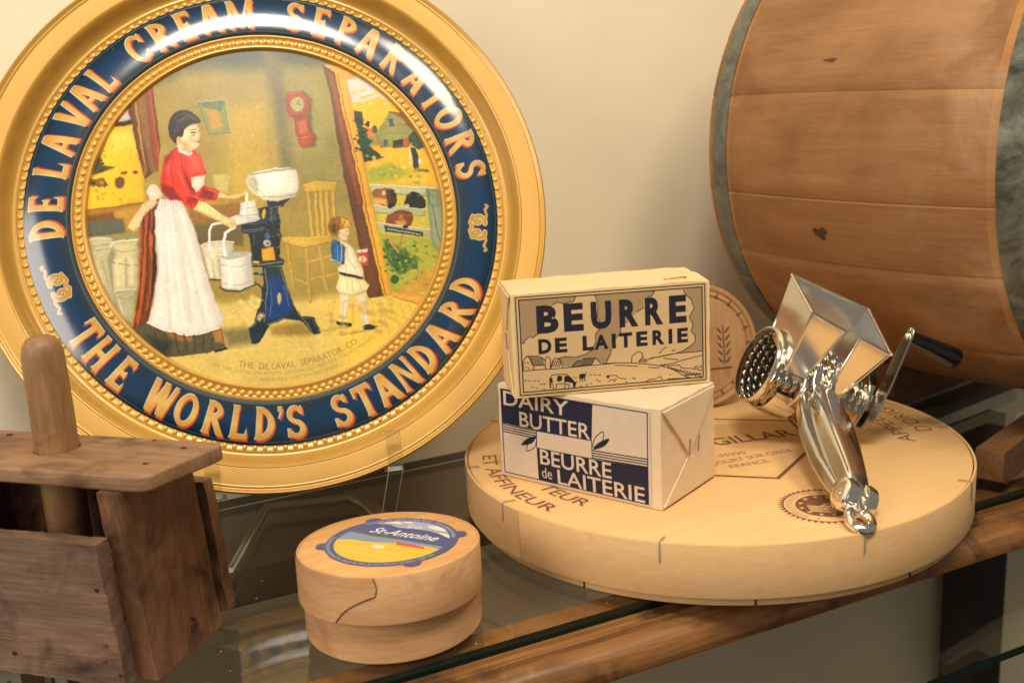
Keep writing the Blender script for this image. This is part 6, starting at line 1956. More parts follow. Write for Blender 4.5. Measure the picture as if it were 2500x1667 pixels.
# ---------------------------------------------------------------- carved round butter print behind the packets
M_carve = wood('carved_beech', (156, 116, 76), (184, 144, 98), (200, 162, 114), 'z', 60, 8, .6, .25, stain=((150, 112, 84), 40, .56, .7))
M_groove = plain('carved_groove', (112, 84, 60), .8)
st = empty('butter_print', Matrix.Translation((.5085, .7060, HW)) @ Matrix.Rotation(math.radians(-16), 4, 'Z') @ Matrix.Rotation(math.radians(-9), 4, 'X'), 'round carved wooden butter print with leaf sprig, standing behind the butter packets', 'butter print')
SR = .0515
me = lathe('disc', [(0, -.006), (.0505, -.006), (SR, -.004), (SR, .004), (.0505, .0058), (.0480, .0052), (.0468, .0038), (.0462, .0050), (.0435, .0052), (.0425, .0036), (.0415, .0046), (.0200, .0052), (0, .0052)], 72)
me.transform(Matrix.Translation((0, 0, SR)) @ Matrix.Rotation(math.radians(90), 4, 'X'))
link('disc', me, M_carve, st, 30)
for i in range(22):
    a = 2 * PI * i / 22
    bm = bmesh.new(); bmesh.ops.create_uvsphere(bm, u_segments=8, v_segments=5, radius=1)
    me = bmmesh('notch', bm); me.transform(Matrix.Translation((.0440 * math.cos(a), -.0050, SR + .0440 * math.sin(a))) @ Matrix.Rotation(-a, 4, 'Y') @ Matrix.Diagonal((.0024, .0005, .0012, 1)))
    link('notch', me, M_groove, st, 60)
for i in range(5):
    for s_ in (-1, 1):
        me = bmmesh('leaf', (lambda b_: (bmesh.ops.create_uvsphere(b_, u_segments=8, v_segments=5, radius=1), b_)[1])(bmesh.new()))
        me.transform(Matrix.Translation((.022 + s_ * .0035, -.0053, SR - .013 + i * .0062)) @ Matrix.Rotation(s_ * .7, 4, 'Y') @ Matrix.Diagonal((.0009, .0005, .0034, 1)))
        link('leaf', me, M_groove, st, 60)
link('stalk', tube('stalk', [(.022, -.0053, SR - .016), (.022, -.0053, SR + .016)], .0005, 6), M_groove, st)
link('ground_line', tube('ground_line', [(-.028, -.0053, SR - .020), (.028, -.0053, SR - .0195)], .0006, 6), M_groove, st)

# ---------------------------------------------------------------- small round cheese box
SBX = Vector((.1840, .5690, 0))
M_maple = wood('maple_band', (190, 136, 88), (214, 166, 114), (226, 184, 134), 'band', 70, 7.0, .52, .22, stain=((182, 126, 82), 22, .56, .76), seed=1.3)
M_maple_top = wood('maple_top', (204, 146, 86), (222, 168, 106), (230, 182, 124), 'x', 60, 12, .48, .08, figure=.25, seed=2.1)
sb = empty('cheese_box', SBX, 'small round wooden cheese box with blue and yellow seaside label', 'cheese box')
link('base', lathe('base', [(0, .0003), (.0522, .0003), (.0528, .0010), (.0528, .034), (.0500, .0344), (0, .0344)], 96), M_maple, sb, 40)
lt = Matrix.Translation(Vector((.1830, .5660, .0519)) - SBX)
nz = Vector((.0299, .0547, 1)).normalized(); lx = Vector((1, 0, -.0299)).normalized(); ly = nz.cross(lx)
LM = lt @ Matrix(((lx.x, ly.x, nz.x, 0), (lx.y, ly.y, nz.y, 0), (lx.z, ly.z, nz.z, 0), (0, 0, 0, 1)))


def onlid(me):
    me.transform(LM); return me


link('lid', onlid(lathe('lid', [(.0530, -.0278), (.0539, -.0280), (.0541, -.0274), (.0540, -.0006), (.0536, 0), (.0527, .0001), (.0526, -.0030), (.0524, -.0262)], 120, closed=True)), M_maple, sb, 40)
link('lid_top', onlid(lathe('lid_top', [(0, -.0032), (.0526, -.0032), (.0526, -.0004), (.0522, -.0002), (0, -.0002)], 96)), M_maple_top, sb, 40)
# lapped end of the bent band: its curved edge stands proud
v, f = [], []
zz = np.linspace(-.0276, -.0004, 16)


def seam_a(z):
    t = (-.0004 - z) / .0272
    return math.radians(-119.0) - (0 if t < .40 else ((t - .40) / .60) ** .75 * .46) + .03 * math.sin(t * 7)


for z in zz:
    a1_ = seam_a(z)
    for i in range(15):
        a = math.radians(-200) + (a1_ - math.radians(-200)) * i / 14
        v.append((.0547 * math.cos(a), .0547 * math.sin(a), z))
    v.append((.0539 * math.cos(a1_), .0539 * math.sin(a1_), z))
for j in range(15):
    for i in range(15):
        f.append((j * 16 + i, j * 16 + i + 1, (j + 1) * 16 + i + 1, (j + 1) * 16 + i))
link('lid_lap', onlid(pymesh('lid_lap', v, f)), M_maple, sb, 40)
link('lap_shadow', onlid(tube('lap_shadow', [(.05445 * math.cos(seam_a(z)), .05445 * math.sin(seam_a(z)), z) for z in np.linspace(-.0276, -.0006, 40)], .00035, 6)), plain('lap_shadow_line', (92, 52, 30), .8), sb)  # dark brown tube along the seam stands in for the gap's shade
# label
lb = Canvas(-46, 46, -46, 46, .2, (70, 88, 140))
BLU = (72, 90, 142)
lb.c[:] = BLU
lb.fill([circ(34.3, 72, (0, 0))], (70, 88, 148))
SKY = (176, 180, 208)


def clip_in(P): return [P]


inside = Canvas(-46, 46, -46, 46, .2, (0, 0, 0)); inside.fill([circ(34.2, 72, (0, 0))], Wt); mk_in = inside.c[..., :1] / 255
b4 = lb.c.copy()
lb.fill([[(2, 34), (6, 44), (46, 40), (46, -16), (30.4, -17), (29.6, -9.5), (25.7, 2), (19.6, 10.6), (11, 19.4), (9, 27)]], SKY)
for P in ([(6, 34.6), (14.6, 30.4), (15.7, 24.1), (11.1, 28.8)], [(27.2, 11.7), (32.7, 7.3), (34.4, -3.7), (29, 2.9)], [(28.6, -3.4), (32.4, -9.6), (30.5, -15)], [(18, 27.5), (22, 24), (21, 22), (18, 25)]):
    lb.fill([smooth_loop(P)], (244, 240, 222))
lb.fill([[(-17.1, 30.4), (22, -26), (18, -32), (-1.9, -3.3), (-11.9, 6.9), (-19.6, 15.5), (-36, 26)]], (132, 158, 190))
lb.fill([[(-15.8, 28.7), (-9, 22.7), (3.8, 6), (6.1, -2.8), (-7.2, 14)]], (104, 100, 86))
lb.fill([[(-40, 30), (-27.7, 21.6), (-19.6, 15.5), (-12.1, 6.3), (-1.9, -3.3), (12.9, -18.6), (18.4, -27.7), (22, -40), (-40, -40)]], (248, 202, 72))
lb.fill([[(-3, -3.3), (1.9, -3.6), (-.5, -8.4)]], (240, 176, 104)); lb.fill([[(1.9, -3.6), (12.6, -20.5), (10.9, -24.2), (-.5, -8.4)]], (226, 74, 62)); lb.stroke([(.2, -8), (11, -23.6)], .9, (238, 160, 90))
lb.fill([smooth_loop([(-13, -1.7), (-10.4, -.6), (-6.8, -5.7), (-8.4, -8.9), (-12.7, -6)])], (238, 232, 214))
cr = (246, 232, 176)
tdir = dict(shear=.3)
S = text_line('St-Antoine', (-6.8, 22.6), (21.4, -15.2), 8.6, bold=.012, shear=.35); lb.fill(S, (248, 246, 240))
lb.fill(text_line('Le', (15.4, 17.4), (21.4, 9.4), 5.6, shear=.35), (240, 240, 240))
lb.fill(text_line("Lait d'origine", (-30.6, 11), (-16.5, -9), 3.2, shear=.35), cr, alpha=.9)
lb.fill(text_line('controlee', (-14.4, -12), (-2, -29.6), 3.2, shear=.35), cr, alpha=.9)
lb.fill(text_line("de l'Ile-aux-Grues", (-32.6, 3.2), (-11, -28), 3.2, shear=.35), cr, alpha=.9)
lb.c = b4 * (1 - mk_in) + lb.c * mk_in
lb.fill(text_arc('fromage non-affine a pate ferme - firm unripened cheese', 35.6, 2.9, 95, -24, False), (232, 232, 236), alpha=.9)
lb.fill(text_arc('Societe cooperative agricole 210, chemin du Roi, Ile-aux-Grues, Quebec, G0R 1P0', 38.3, 2.4, 137, 290, True), (232, 232, 236), alpha=.8)
tabs = [(2.4, 41.2), (41.2, -12.3), (-40.4, 14.8), (-2.4, -41.2)]


def labmask(X, Y):
    m_ = X * X + Y * Y < 39.5 ** 2
    for tx_, ty_ in tabs:
        n_ = math.hypot(tx_, ty_); u = (X * tx_ + Y * ty_) / n_; w_ = (-X * ty_ + Y * tx_) / n_
        m_ |= ((u - 40.2) / 4.6) ** 2 + (w_ / 5.2) ** 2 < 1
    return m_


me = lb.grid('paper_label', lambda X, Y: (X * 1e-3 + .002, Y * 1e-3, X * 0 + .0003), labmask)
link('paper_label', onlid(me), printmat('printed_label_gloss', .4, mottle=.02), sb)['label'] = 'round blue label with a beach, a boat and white script'
# ---------------------------------------------------------------- rotary cheese grater
GR = Matrix(((.8422, .4421, .3086, .5079), (-.2907, .8544, -.4306, .6298), (-.4540, .2730, .8481, .1249), (0, 0, 0, 1)))
gz = Vector((.4442, .4514, HW))
grater = empty('cheese_grater', Matrix.Translation(gz), 'polished steel rotary cheese grater with open hopper and black crank knob', 'grater')
GL = Matrix.Translation(-gz) @ GR


def ing(name, me, mat, smooth=None, parent=None):
    me.transform(GL)
    return link(name, me, mat, parent or grater, smooth)


W_, D_, H_ = .0675, .0619, .0470


def plate(name, quad, th=.0009, mat=M_chrome, bevel=0, cuts=6):
    """thin sheet from four corners (local grater metres), thickness both sides"""
    q = [Vector(p) for p in quad]
    n = (q[1] - q[0]).cross(q[3] - q[0]).normalized() * th / 2
    v, f = [], []
    for s_ in (-1, 1):
        for p in q:
            v.append(p + n * s_)
    f = [(3, 2, 1, 0), (4, 5, 6, 7)] + [(i, (i + 1) % 4, 4 + (i + 1) % 4, 4 + i) for i in range(4)]
    me = pymesh(name, v, f)
    bm = bmesh.new(); bm.from_mesh(me)
    bmesh.ops.bevel(bm, geom=list(bm.edges), offset=th * .3, segments=2, affect='EDGES')
    return ing(name, bmmesh(name, bm), mat, 30)


# hopper: back, two sides, split front
yb0, yb1 = -.004, 0.0
plate('hopper_wall', [(0, 0, H_), (W_, 0, H_), (.058, -.010, -.004), (.008, -.010, -.004)])
plate('hopper_wall', [(0, 0, H_), (0, -D_, H_ + .0005), (.0075, -D_, .0015), (.0085, -.008, .0015)])
plate('hopper_wall', [(W_, 0, H_), (W_, -D_, .0432), (.0545, -D_, -.002), (.0560, -.008, -.002)])
plate('hopper_wall', [(0, -D_, .0475), (.0276, -D_, .0452), (.0224, -D_, .0011), (.0075, -D_, .0011)])
plate('hopper_wall', [(.0406, -D_, .0449), (.0655, -D_, .0428), (.0520, -D_, -.0020), (.0436, -D_, .0030)])
for q in ([(0, 0, H_), (W_, 0, H_)], [(0, 0, H_), (0, -D_, .0476)], [(W_, 0, H_), (W_, -D_, .0432)], [(0, -D_, .0476), (.0276, -D_, .0453), (.0224, -D_, .0011)], [(.0436, -D_, .0030), (.0406, -D_, .0449), (.0655, -D_, .0430)], [(0, -D_, .0476), (.0075, -D_, .0011)]):
    ing('hopper_edge', tube('hopper_edge', q, .0013, 8), M_chrome, 60)
# drum: embossed grating cylinder, axis along x
DY, DZ, DR = -.0314, -.0160, .0285
nth, nax = 168, 96
v, f = [], []
xs = np.linspace(.0040, .0790, nax)
for i in range(nax):
    for k in range(nth):
        a = 2 * PI * k / nth
        u = xs[i] / .0060; w2 = a * 15 / PI / 2
        h = max(0.0, math.cos(PI * (u + w2)) * math.cos(PI * (u - w2)) * 1.0) if False else (math.cos(2 * PI * (u + w2) / 2) * math.cos(2 * PI * (u - w2) / 2))
        e = 0 if i < 3 or i > nax - 4 else 1
        r = DR - .0010 + e * .0016 * max(0, h) ** .7
        v.append((xs[i], DY + r * math.cos(a), DZ + r * math.sin(a)))
for i in range(nax - 1):
    for k in range(nth):
        k2 = (k + 1) % nth
        f.append((i * nth + k, i * nth + k2, (i + 1) * nth + k2, (i + 1) * nth + k))
ing('grating_drum', pymesh('grating_drum', v, f), M_tin, 180)
# raised tooth studs inside the mouth
bm = bmesh.new(); bmesh.ops.create_uvsphere(bm, u_segments=8, v_segments=6, radius=1)
stud = bmmesh('stud', bm)
stud.materials.append(M_chrome_r); stud.shade_smooth()
for r_ in range(9):
    for k in range(24):
        a = 2 * PI * (k + .5 * (r_ % 2)) / 24
        o = bpy.data.objects.new('stud', stud); COL.objects.link(o); o.parent = grater
        p = GL @ Vector((.0075 + r_ * .0052, DY + (DR - .0016) * math.cos(a), DZ + (DR - .0016) * math.sin(a)))
        o.matrix_local = Matrix.Translation(p) @ GL.to_3x3().to_4x4() @ Matrix.Rotation(a, 4, 'X') @ Matrix.Diagonal((.0029, .0009, .0033, 1))


def ringx(name, x0, x1, r0, r1, mat, n=64, a0=0, a1=2 * PI):
    me = lathe(name, [(r0, x0), (r1, x0), (r1 + .0004, (x0 + x1) / 2), (r1, x1), (r0, x1)], n, a0, a1, closed=True)
    me.transform(Matrix.Translation((0, DY, DZ)) @ Matrix(((0, 0, 1, 0), (1, 0, 0, 0), (0, 1, 0, 0), (0, 0, 0, 1))))
    return ing(name, me, mat, 40)


ringx('drum_rim', .0005, .0042, DR - .0004, DR + .0010, M_chrome)
ringx('drum_sleeve', .0120, .0330, DR + .0008, DR + .0024, M_chrome, 48, math.radians(-178), math.radians(60))
ringx('drum_sleeve', .0600, .0700, DR + .0008, DR + .0024, M_chrome, 48, math.radians(-178), math.radians(60))
ringx('drum_end', .0785, .0800, .001, DR - .0004, M_chrome_r)
# crank: hub strap across the end, arm, knob
arm = [(.0815, -.030, -.024), (.0815, -.0470, -.003), (.0818, -.0500, .0300), (.0818, -.0490, .0600)]


def bar(name, pts, w_, th, wdir, mat):
    wd_ = Vector(wdir).normalized(); pts = [Vector(p) for p in pts]; v, f = [], []
    for i, p in enumerate(pts):
        t = (pts[min(i + 1, len(pts) - 1)] - pts[max(i - 1, 0)]).normalized(); n = t.cross(wd_).normalized(); w1 = n.cross(t)
        ww = w_[i] if isinstance(w_, (list, tuple)) else w_
        for a_, b_ in ((-1, -1), (1, -1), (1, 1), (-1, 1)):
            v.append(p + w1 * ww / 2 * a_ + n * th / 2 * b_)
    for i in range(len(pts) - 1):
        for k in range(4):
            k2 = (k + 1) % 4; f.append((i * 4 + k, i * 4 + k2, (i + 1) * 4 + k2, (i + 1) * 4 + k))
    f += [(3, 2, 1, 0), tuple(len(pts) * 4 - 4 + i for i in range(4))]
    me = pymesh(name, v, f); bm = bmesh.new(); bm.from_mesh(me)
    bmesh.ops.bevel(bm, geom=[e for e in bm.edges if e.calc_face_angle(0) > .6], offset=th * .25, segments=2, affect='EDGES')
    return ing(name, bmmesh(name, bm), mat, 35)


crank = bar('crank_arm', [(.0825, -.0300, -.0180), (.0830, -.0520, -.0150), (.0832, -.0640, -.0100)], [.012, .014, .012], .0014, (0, 0, 1), M_chrome_r)
bar('crank_arm', [(.0832, -.0640, -.0090), (.0834, -.0540, .0200), (.0836, -.0410, .0480), (.0836, -.0388, .0560), (.0836, -.0380, .0595)], [.015, .014, .012, .010, .005], .0014, (0, 1, 0), M_chrome_r)
bar('crank_arm', [(.0832, -.0300, -.0120), (.0834, -.0400, .0080), (.0838, -.0470, -.0060)], .006, .0014, (1, 0, 0), M_chrome_r)
me = lathe('crank_knob', [(0, .0000), (.0058, .0000), (.0062, .0015), (.0064, .0060), (.0072, .0200), (.0082, .0330), (.0086, .0400), (.0084, .0430), (.0078, .0447), (.0060, .0455), (.0040, .0448), (0, .0446)], 40)
me.transform(Matrix.Translation((.0845, -.0393, .0525)) @ Matrix.Scale(.92, 4) @ Matrix(((0, 0, 1, 0), (1, 0, 0, 0), (0, 1, 0, 0), (0, 0, 0, 1))))
ing('crank_knob', me, M_black, 40)
me = lathe('rivet', [(0, .0022), (.0020, .0018), (.0030, .0006), (.0030, 0)], 20); me.transform(Matrix.Translation((.0828, -.0393, .0530)) @ Matrix(((0, 0, -1, 0), (1, 0, 0, 0), (0, 1, 0, 0), (0, 0, 0, 1))))
ing('rivet', me, M_chrome, 60)
# handle: long rounded shell, cross sections from neck to hinge


def shell(name, secs, mat, n=28, pw=2.6):
    """secs: (x centre, y, z centre, half width, half height)"""
    v, f = [], []
    for xc, y, zc, hw_, hh in secs:
        for k in range(n):
            a = 2 * PI * k / n; ca, sa = math.cos(a), math.sin(a)
            v.append((xc + hw_ * math.copysign(abs(ca) ** (2 / pw), ca), y, zc + hh * math.copysign(abs(sa) ** (2 / pw), sa)))
    for i in range(len(secs) - 1):
        for k in range(n):
            k2 = (k + 1) % n; f.append((i * n + k, i * n + k2, (i + 1) * n + k2, (i + 1) * n + k))
    f += [tuple(range(n))[::-1], tuple(range((len(secs) - 1) * n, len(secs) * n))]
    return ing(name, pymesh(name, v, f), mat, 50)


up_s = [(0.0385, -0.0600, -0.0030, 0.0062, 0.0055), (0.0392, -0.0660, -0.0038, 0.0092, 0.0081), (0.0395, -0.0760, -0.0052, 0.0113, 0.0103), (0.0392, -0.0920, -0.0066, 0.0121, 0.0114), (0.0386, -0.1120, -0.0074, 0.0121, 0.0116), (0.0378, -0.1320, -0.0080, 0.0114, 0.0112), (0.0366, -0.1520, -0.0085, 0.0102, 0.0103), (0.0356, -0.1680, -0.0090, 0.0090, 0.0092), (0.0350, -0.1780, -0.0092, 0.0076, 0.0081), (0.0346, -0.1840, -0.0094, 0.0053, 0.0061)]
shell('handle', up_s, M_chrome, 32, 3.4)
lo_s = [(0.0340, -0.0620, -0.0110, 0.0070, 0.0046), (0.0335, -0.0800, -0.0145, 0.0110, 0.0063), (0.0325, -0.1050, -0.0175, 0.0116, 0.0068), (0.0322, -0.1380, -0.0180, 0.0111, 0.0064), (0.0325, -0.1660, -0.0160, 0.0095, 0.0059), (0.0332, -0.1820, -0.0140, 0.0067, 0.0050)]
shell('lower_handle', lo_s, M_chrome_r, 28, 3.0)
bar('handle_seam', [(.0290, -.070, .0030), (.0268, -.092, .0030), (.0262, -.112, .0028), (.0262, -.132, .0020), (.0268, -.152, .0008), (.0274, -.166, -.0004)], .0012, .0010, (1, 0, 0), M_chrome_r)
# neck brackets joining handle and hopper
bar('neck_bracket', [(.0300, -D_ + .004, .012), (.0300, -.066, .004), (.0310, -.072, .000)], .006, .0022, (1, 0, 0), M_chrome)
bar('neck_bracket', [(.0420, -D_ + .004, .020), (.0430, -.064, .006), (.0430, -.072, .001)], .004, .0022, (1, 0, 0), M_chrome)
ing('neck_bracket', tube('neck_bracket', [(.0250, -D_ + .002, .0030), (.0262, -.0640, -.0040), (.0250, -.066, -.0140), (.0260, -.0600, -.0240)], [.0014, .0022, .0020, .0014], 12), M_chrome, 60)
# hinge discs and loop
for xx, s_ in ((.0275, -1), (.0405, 1)):
    me = lathe('hinge', [(0, .0050), (.0035, .0046), (.0036, .0040), (.0080, .0034), (.0104, .0010), (.0110, -.003), (.0104, -.007), (0, -.007)], 40)
    me.transform(Matrix.Translation((xx + .003 * s_, -.1805, -.0100)) @ Matrix(((0, 0, s_, 0), (1, 0, 0, 0), (0, s_, 0, 0), (0, 0, 0, 1))) @ Matrix.Diagonal((1, 1, .8, 1)))
    ing('hinge', me, M_chrome, 40)
ing('hanging_tab', tube('hanging_tab', [(.0342, -.174, -.0095), (.0338, -.186, -.0105), (.0335, -.194, -.0115)], [.0066, .0058, .0040], 18), M_chrome, 60)
lp = [(.0332 + .0064 * math.cos(t), -.2005 + .0092 * math.sin(t), -.0120 + .002 * math.cos(t)) for t in np.linspace(0, 2 * PI, 33)]
me = tube('hanging_loop', lp, .0034, 14, cap=False); bm = bmesh.new(); bm.from_mesh(me); bmesh.ops.remove_doubles(bm, verts=bm.verts, dist=1e-5)
ing('hanging_loop', bmmesh('hanging_loop', bm), M_chrome, 60)

# ---------------------------------------------------------------- barrel churn
az = math.radians(170.618)
AX = Vector((math.sin(az), math.cos(az), 0)); HX = Vector((-math.cos(az), math.sin(az), 0))
BC = Vector((.7598, .79, .245))
BM = Matrix(((HX.x, 0, AX.x, BC.x), (HX.y, 0, AX.y, BC.y), (0, 1, 0, .037), (0, 0, 0, 1)))
barrel = empty('barrel', BM, 'wooden barrel churn lying on its side with grey metal hoops', 'barrel')
BO = Vector((0, .245 - .037, 0))


def br(s):
    return .198 + .0100 * max(-.3, 1 - ((s - .128) / .150) ** 2)


def barrelwood():
    m = wood('barrel_wood', (136, 94, 54), (160, 114, 68), (174, 130, 82), 'z', 46, 20, .62, .4, stain=((118, 76, 40), 7, .50, .74), seed=.4)
    nt = m.node_tree; b = nt.nodes['Principled BSDF']; src = b.inputs['Base Color'].links[0].from_socket
    tc = nt.nodes.new('ShaderNodeTexCoord'); sx = nt.nodes.new('ShaderNodeSeparateXYZ')
    nt.links.new(tc.outputs['Object'], sx.inputs[0])
    oi = nt.nodes.new('ShaderNodeObjectInfo')
    tone = ramp(nt, oi.outputs['Random'], [(0, (.86, .84, .82)), (1, (1.0, 1.0, 1.0))])
    col = mix(nt, src, tone, 1.0, 'MULTIPLY')
    # bare strips where hoops once sat
    for lo_, hi_ in ((.0165, .0195), (.2500, .2570)):
        a = nt.nodes.new('ShaderNodeMath'); a.operation = 'GREATER_THAN'; a.inputs[1].default_value = lo_; nt.links.new(sx.outputs['Z'], a.inputs[0])
        c = nt.nodes.new('ShaderNodeMath'); c.operation = 'LESS_THAN'; c.inputs[1].default_value = hi_; nt.links.new(sx.outputs['Z'], c.inputs[0])
        d = nt.nodes.new('ShaderNodeMath'); d.operation = 'MULTIPLY'; nt.links.new(a.outputs[0], d.inputs[0]); nt.links.new(c.outputs[0], d.inputs[1])
        d2 = nt.nodes.new('ShaderNodeMath'); d2.operation = 'MULTIPLY'; nt.links.new(ramp(nt, noise_n(nt, coords(nt), 22, 4, .6), [(.35, (.15, .15, .15)), (.65, (.7, .7, .7))]), d2.inputs[1]); nt.links.new(d.outputs[0], d2.inputs[0])
        col = mix(nt, col, lin((196, 138, 72)), d2.outputs[0])
    # pale bloom near the front hoop
    f = noise_n(nt, coords(nt), 16, 5, .65, .5)
    mr = nt.nodes.new('ShaderNodeMapRange'); mr.inputs['From Min'].default_value = .16; mr.inputs['From Max'].default_value = .26
    nt.links.new(sx.outputs['Z'], mr.inputs['Value'])
    mm = nt.nodes.new('ShaderNodeMath'); mm.operation = 'MULTIPLY'; nt.links.new(ramp(nt, f, [(.48, (0, 0, 0)), (.66, (.7, .7, .7))]), mm.inputs[0]); nt.links.new(mr.outputs[0], mm.inputs[1])
    col = mix(nt, col, lin((186, 150, 112)), mm.outputs[0])
    nt.links.new(col, b.inputs['Base Color'])
    return m


M_barrel = barrelwood()
seams = [13.5, -9.0, -24.0, -47.0, -68.0, -92.0, -113.0, -136.0, -158.0, -181.0, -203.0, -226.0, -248.0, -270.0, -293.0, -314.0, -346.5]
SS = np.concatenate([np.linspace(-.006, .320, 30)])
for i in range(len(seams) - 1):
    a1_, a0_ = math.radians(180 - seams[i]), math.radians(180 - seams[i + 1])   # 0 deg of the list faces -x
    v, f = [], []
    na = 9; cut = .0005
    for s in SS:
        R_ = br(s)
        for k in range(na):
            t = (0, .022, .14, .3, .5, .7, .86, .978, 1)[k]; a = a1_ + (a0_ - a1_) * t
            d = cut if k in (0, na - 1) else (-.0002 if k in (1, na - 2) else 0)
            v.append(((R_ - d * 1.4) * math.cos(a), (R_ - d * 1.4) * math.sin(a), s))
        for k in (na - 1, 0):
            a = a1_ + (a0_ - a1_) * k / (na - 1)
            v.append(((R_ - .014) * math.cos(a), (R_ - .014) * math.sin(a), s))
    m_ = na + 2
    for j in range(len(SS) - 1):
        for k in range(m_):
            k2 = (k + 1) % m_; f.append((j * m_ + k, j * m_ + k2, (j + 1) * m_ + k2, (j + 1) * m_ + k))
    f += [tuple(range(m_)), tuple((len(SS) - 1) * m_ + k for k in range(m_))[::-1]]
    me = pymesh('stave', v, f); bm = bmesh.new(); bm.from_mesh(me)
    o = link('stave', bmmesh('stave', bm), M_barrel, barrel, 40, BO)


def hoopmat(name, stops):
    m, nt, N, L, b = newmat(name)
    f = noise_n(nt, coords(nt), 26, 6, .7, .8); f2 = noise_n(nt, coords(nt), 110, 5, .6)
    c = ramp(nt, f, [(p_, lin(c_)) for p_, c_ in stops])
    L.new(mix(nt, c, ramp(nt, f2, [(.3, (.72, .72, .70)), (.7, (1, 1, 1))]), 1.0, 'MULTIPLY'), b.inputs['Base Color'])
    setp(b, Roughness=.55, Metallic=.35)
    bump(nt, b, f2, .25, .0008)
    return m


M_hoop = hoopmat('hoop_metal', [(.30, (92, 92, 82)), (.46, (118, 118, 106)), (.62, (134, 134, 120)), (.8, (112, 108, 94))])
M_hoop2 = hoopmat('stained_hoop_metal', [(.36, (44, 46, 38)), (.46, (96, 96, 84)), (.56, (122, 122, 112)), (.70, (156, 156, 146))])
for s0, s1 in ((.0000, .0165), (.2570, .3000)):
    me = lathe('hoop', [(br(s0) - .0005, s0), (br(s0) + .0014, s0), (br((s0 + s1) / 2) + .0018, (s0 + s1) / 2), (br(s1) + .0014, s1), (br(s1) - .0005, s1)], 140, closed=True)
    link('hoop', me, M_hoop if s0 < .1 else M_hoop2, barrel, 50, BO)
link('head', lathe('head', [(0, .300), (br(.3) - .012, .300), (br(.3) - .012, .288), (0, .288)], 80), M_barrel, barrel, 40, BO)
link('head', lathe('head', [(0, .002), (br(0) - .012, .002), (br(0) - .012, .012), (0, .012)], 80), M_barrel, barrel, 40, BO)
M_knot = plain('knot', (88, 50, 28), .7, var=.4, scale=160)
for s_, adeg, rx, rz in ((.113, -16.5, .0048, .0064), (.116, 20.2, .0011, .0060)):
    v = []; a = math.radians(180 - adeg); f = []
    for k in range(18):
        t = 2 * PI * k / 18; w_ = 1 + .25 * math.sin(3 * t + 1) + .15 * math.sin(5 * t)
        aa = a + rx * w_ * math.cos(t) / br(s_); ss = s_ + rz * w_ * math.sin(t)
        v.append(((br(ss) + .0004) * math.cos(aa), (br(ss) + .0004) * math.sin(aa), ss))
    v.append(((br(s_) + .0003) * math.cos(a), (br(s_) + .0003) * math.sin(a), s_))
    f = [(k, (k + 1) % 18, 18) for k in range(18)]
    link('knot', pymesh('knot', v, f), M_knot, barrel, 60, BO)

# stand under the barrel
M_stand = wood('stand_wood', (96, 62, 34), (140, 98, 58), (168, 124, 80), 'x', 60, 12, .6, .3, seed=.9)
stand = empty('barrel_stand', (.80, .62, 0.0), 'weathered wooden cradle foot supporting the barrel', 'stand')
SO = Vector((.80, .62, 0))


def beam(name, p0, p1, w_, z0, z1, notch=True):
    p0 = Vector((*p0, 0)); p1 = Vector((*p1, 0)); L_ = (p1 - p0).length; ang = math.atan2(p1.y - p0.y, p1.x - p0.x)
    poly = [(0, z1), (0, z0 + .004), (.004, z0 + .0012), (.010, z0), (L_ - .01, z0), (L_, z0 + .004), (L_, z1)]
    me = bmmesh(name, warp(prism(poly, -w_ / 2, w_ / 2, .0012), .0004, 60))
    me.transform(Matrix.Translation(p0 - SO) @ Matrix.Rotation(ang, 4, 'Z') @ Matrix.Rotation(PI / 2, 4, 'X'))
    return link(name, me, M_stand, stand, 30)


beam('foot', (.6445, .5300), (.945, .640), .0210, .0003, .0270)
beam('foot', (.640, .700), (.945, .760), .0210, .0003, .0270)
for sv in (.10, .24):
    c = BC + AX * sv; v, f = [], []
    R_ = br(sv) + .0012
    n_ = 16
    for i in range(n_ + 1):
        a = math.radians(-90 - 26 + 52 * i / n_)
        for rr, dz in ((R_, -1), (R_, 1)):
            p = c + HX * (rr * math.cos(a)) + Vector((0, 0, rr * math.sin(a))) + AX * dz * .009
            v.append(p - SO)
        for dz in (1, -1):
            p = c + HX * (R_ * math.cos(a)) + AX * dz * .009
            v.append(Vector((p.x, p.y, .0275)) - SO)
    for i in range(n_):
        for k in range(4):
            k2 = (k + 1) % 4; f.append((i * 4 + k, i * 4 + k2, (i + 1) * 4 + k2, (i + 1) * 4 + k))
    f += [(3, 2, 1, 0), tuple(n_ * 4 + k for k in range(4))]
    link('saddle', pymesh('saddle', v, f), M_stand, stand, 30)

# ---------------------------------------------------------------- old wooden butter mould with plunger
M_old = wood('old_mould_wood', (78, 58, 44), (126, 97, 76), (156, 124, 100), 'x', 85, 16, .62, .8, stain=((58, 42, 32), 18, .50, .70), seed=.2)
M_old_end = wood('old_end_wood', (70, 46, 28), (118, 80, 50), (150, 110, 74), 'z', 80, 16, .52, .8, stain=((44, 28, 18), 22, .50, .68), seed=.8)
M_old_top = wood('old_top_wood', (100, 72, 48), (144, 108, 76), (172, 136, 100), 'x', 85, 16, .62, .8, stain=((84, 60, 42), 20, .52, .72), seed=.5)
M_rod = wood('plunger_wood', (108, 76, 46), (146, 108, 68), (176, 138, 94), 'z', 70, 10, .5, .3, stain=((92, 64, 42), 34, .55, .7), seed=.6)
M_hole = plain('nail_hole', (30, 18, 12), .8)
BX = Matrix.Translation((.0458, .5710, .0004)) @ Matrix.Rotation(math.radians(-43.55), 4, 'Z')
mould = empty('butter_mould', BX, 'old brown wooden box butter mould with round plunger handle through its top board', 'butter mould')
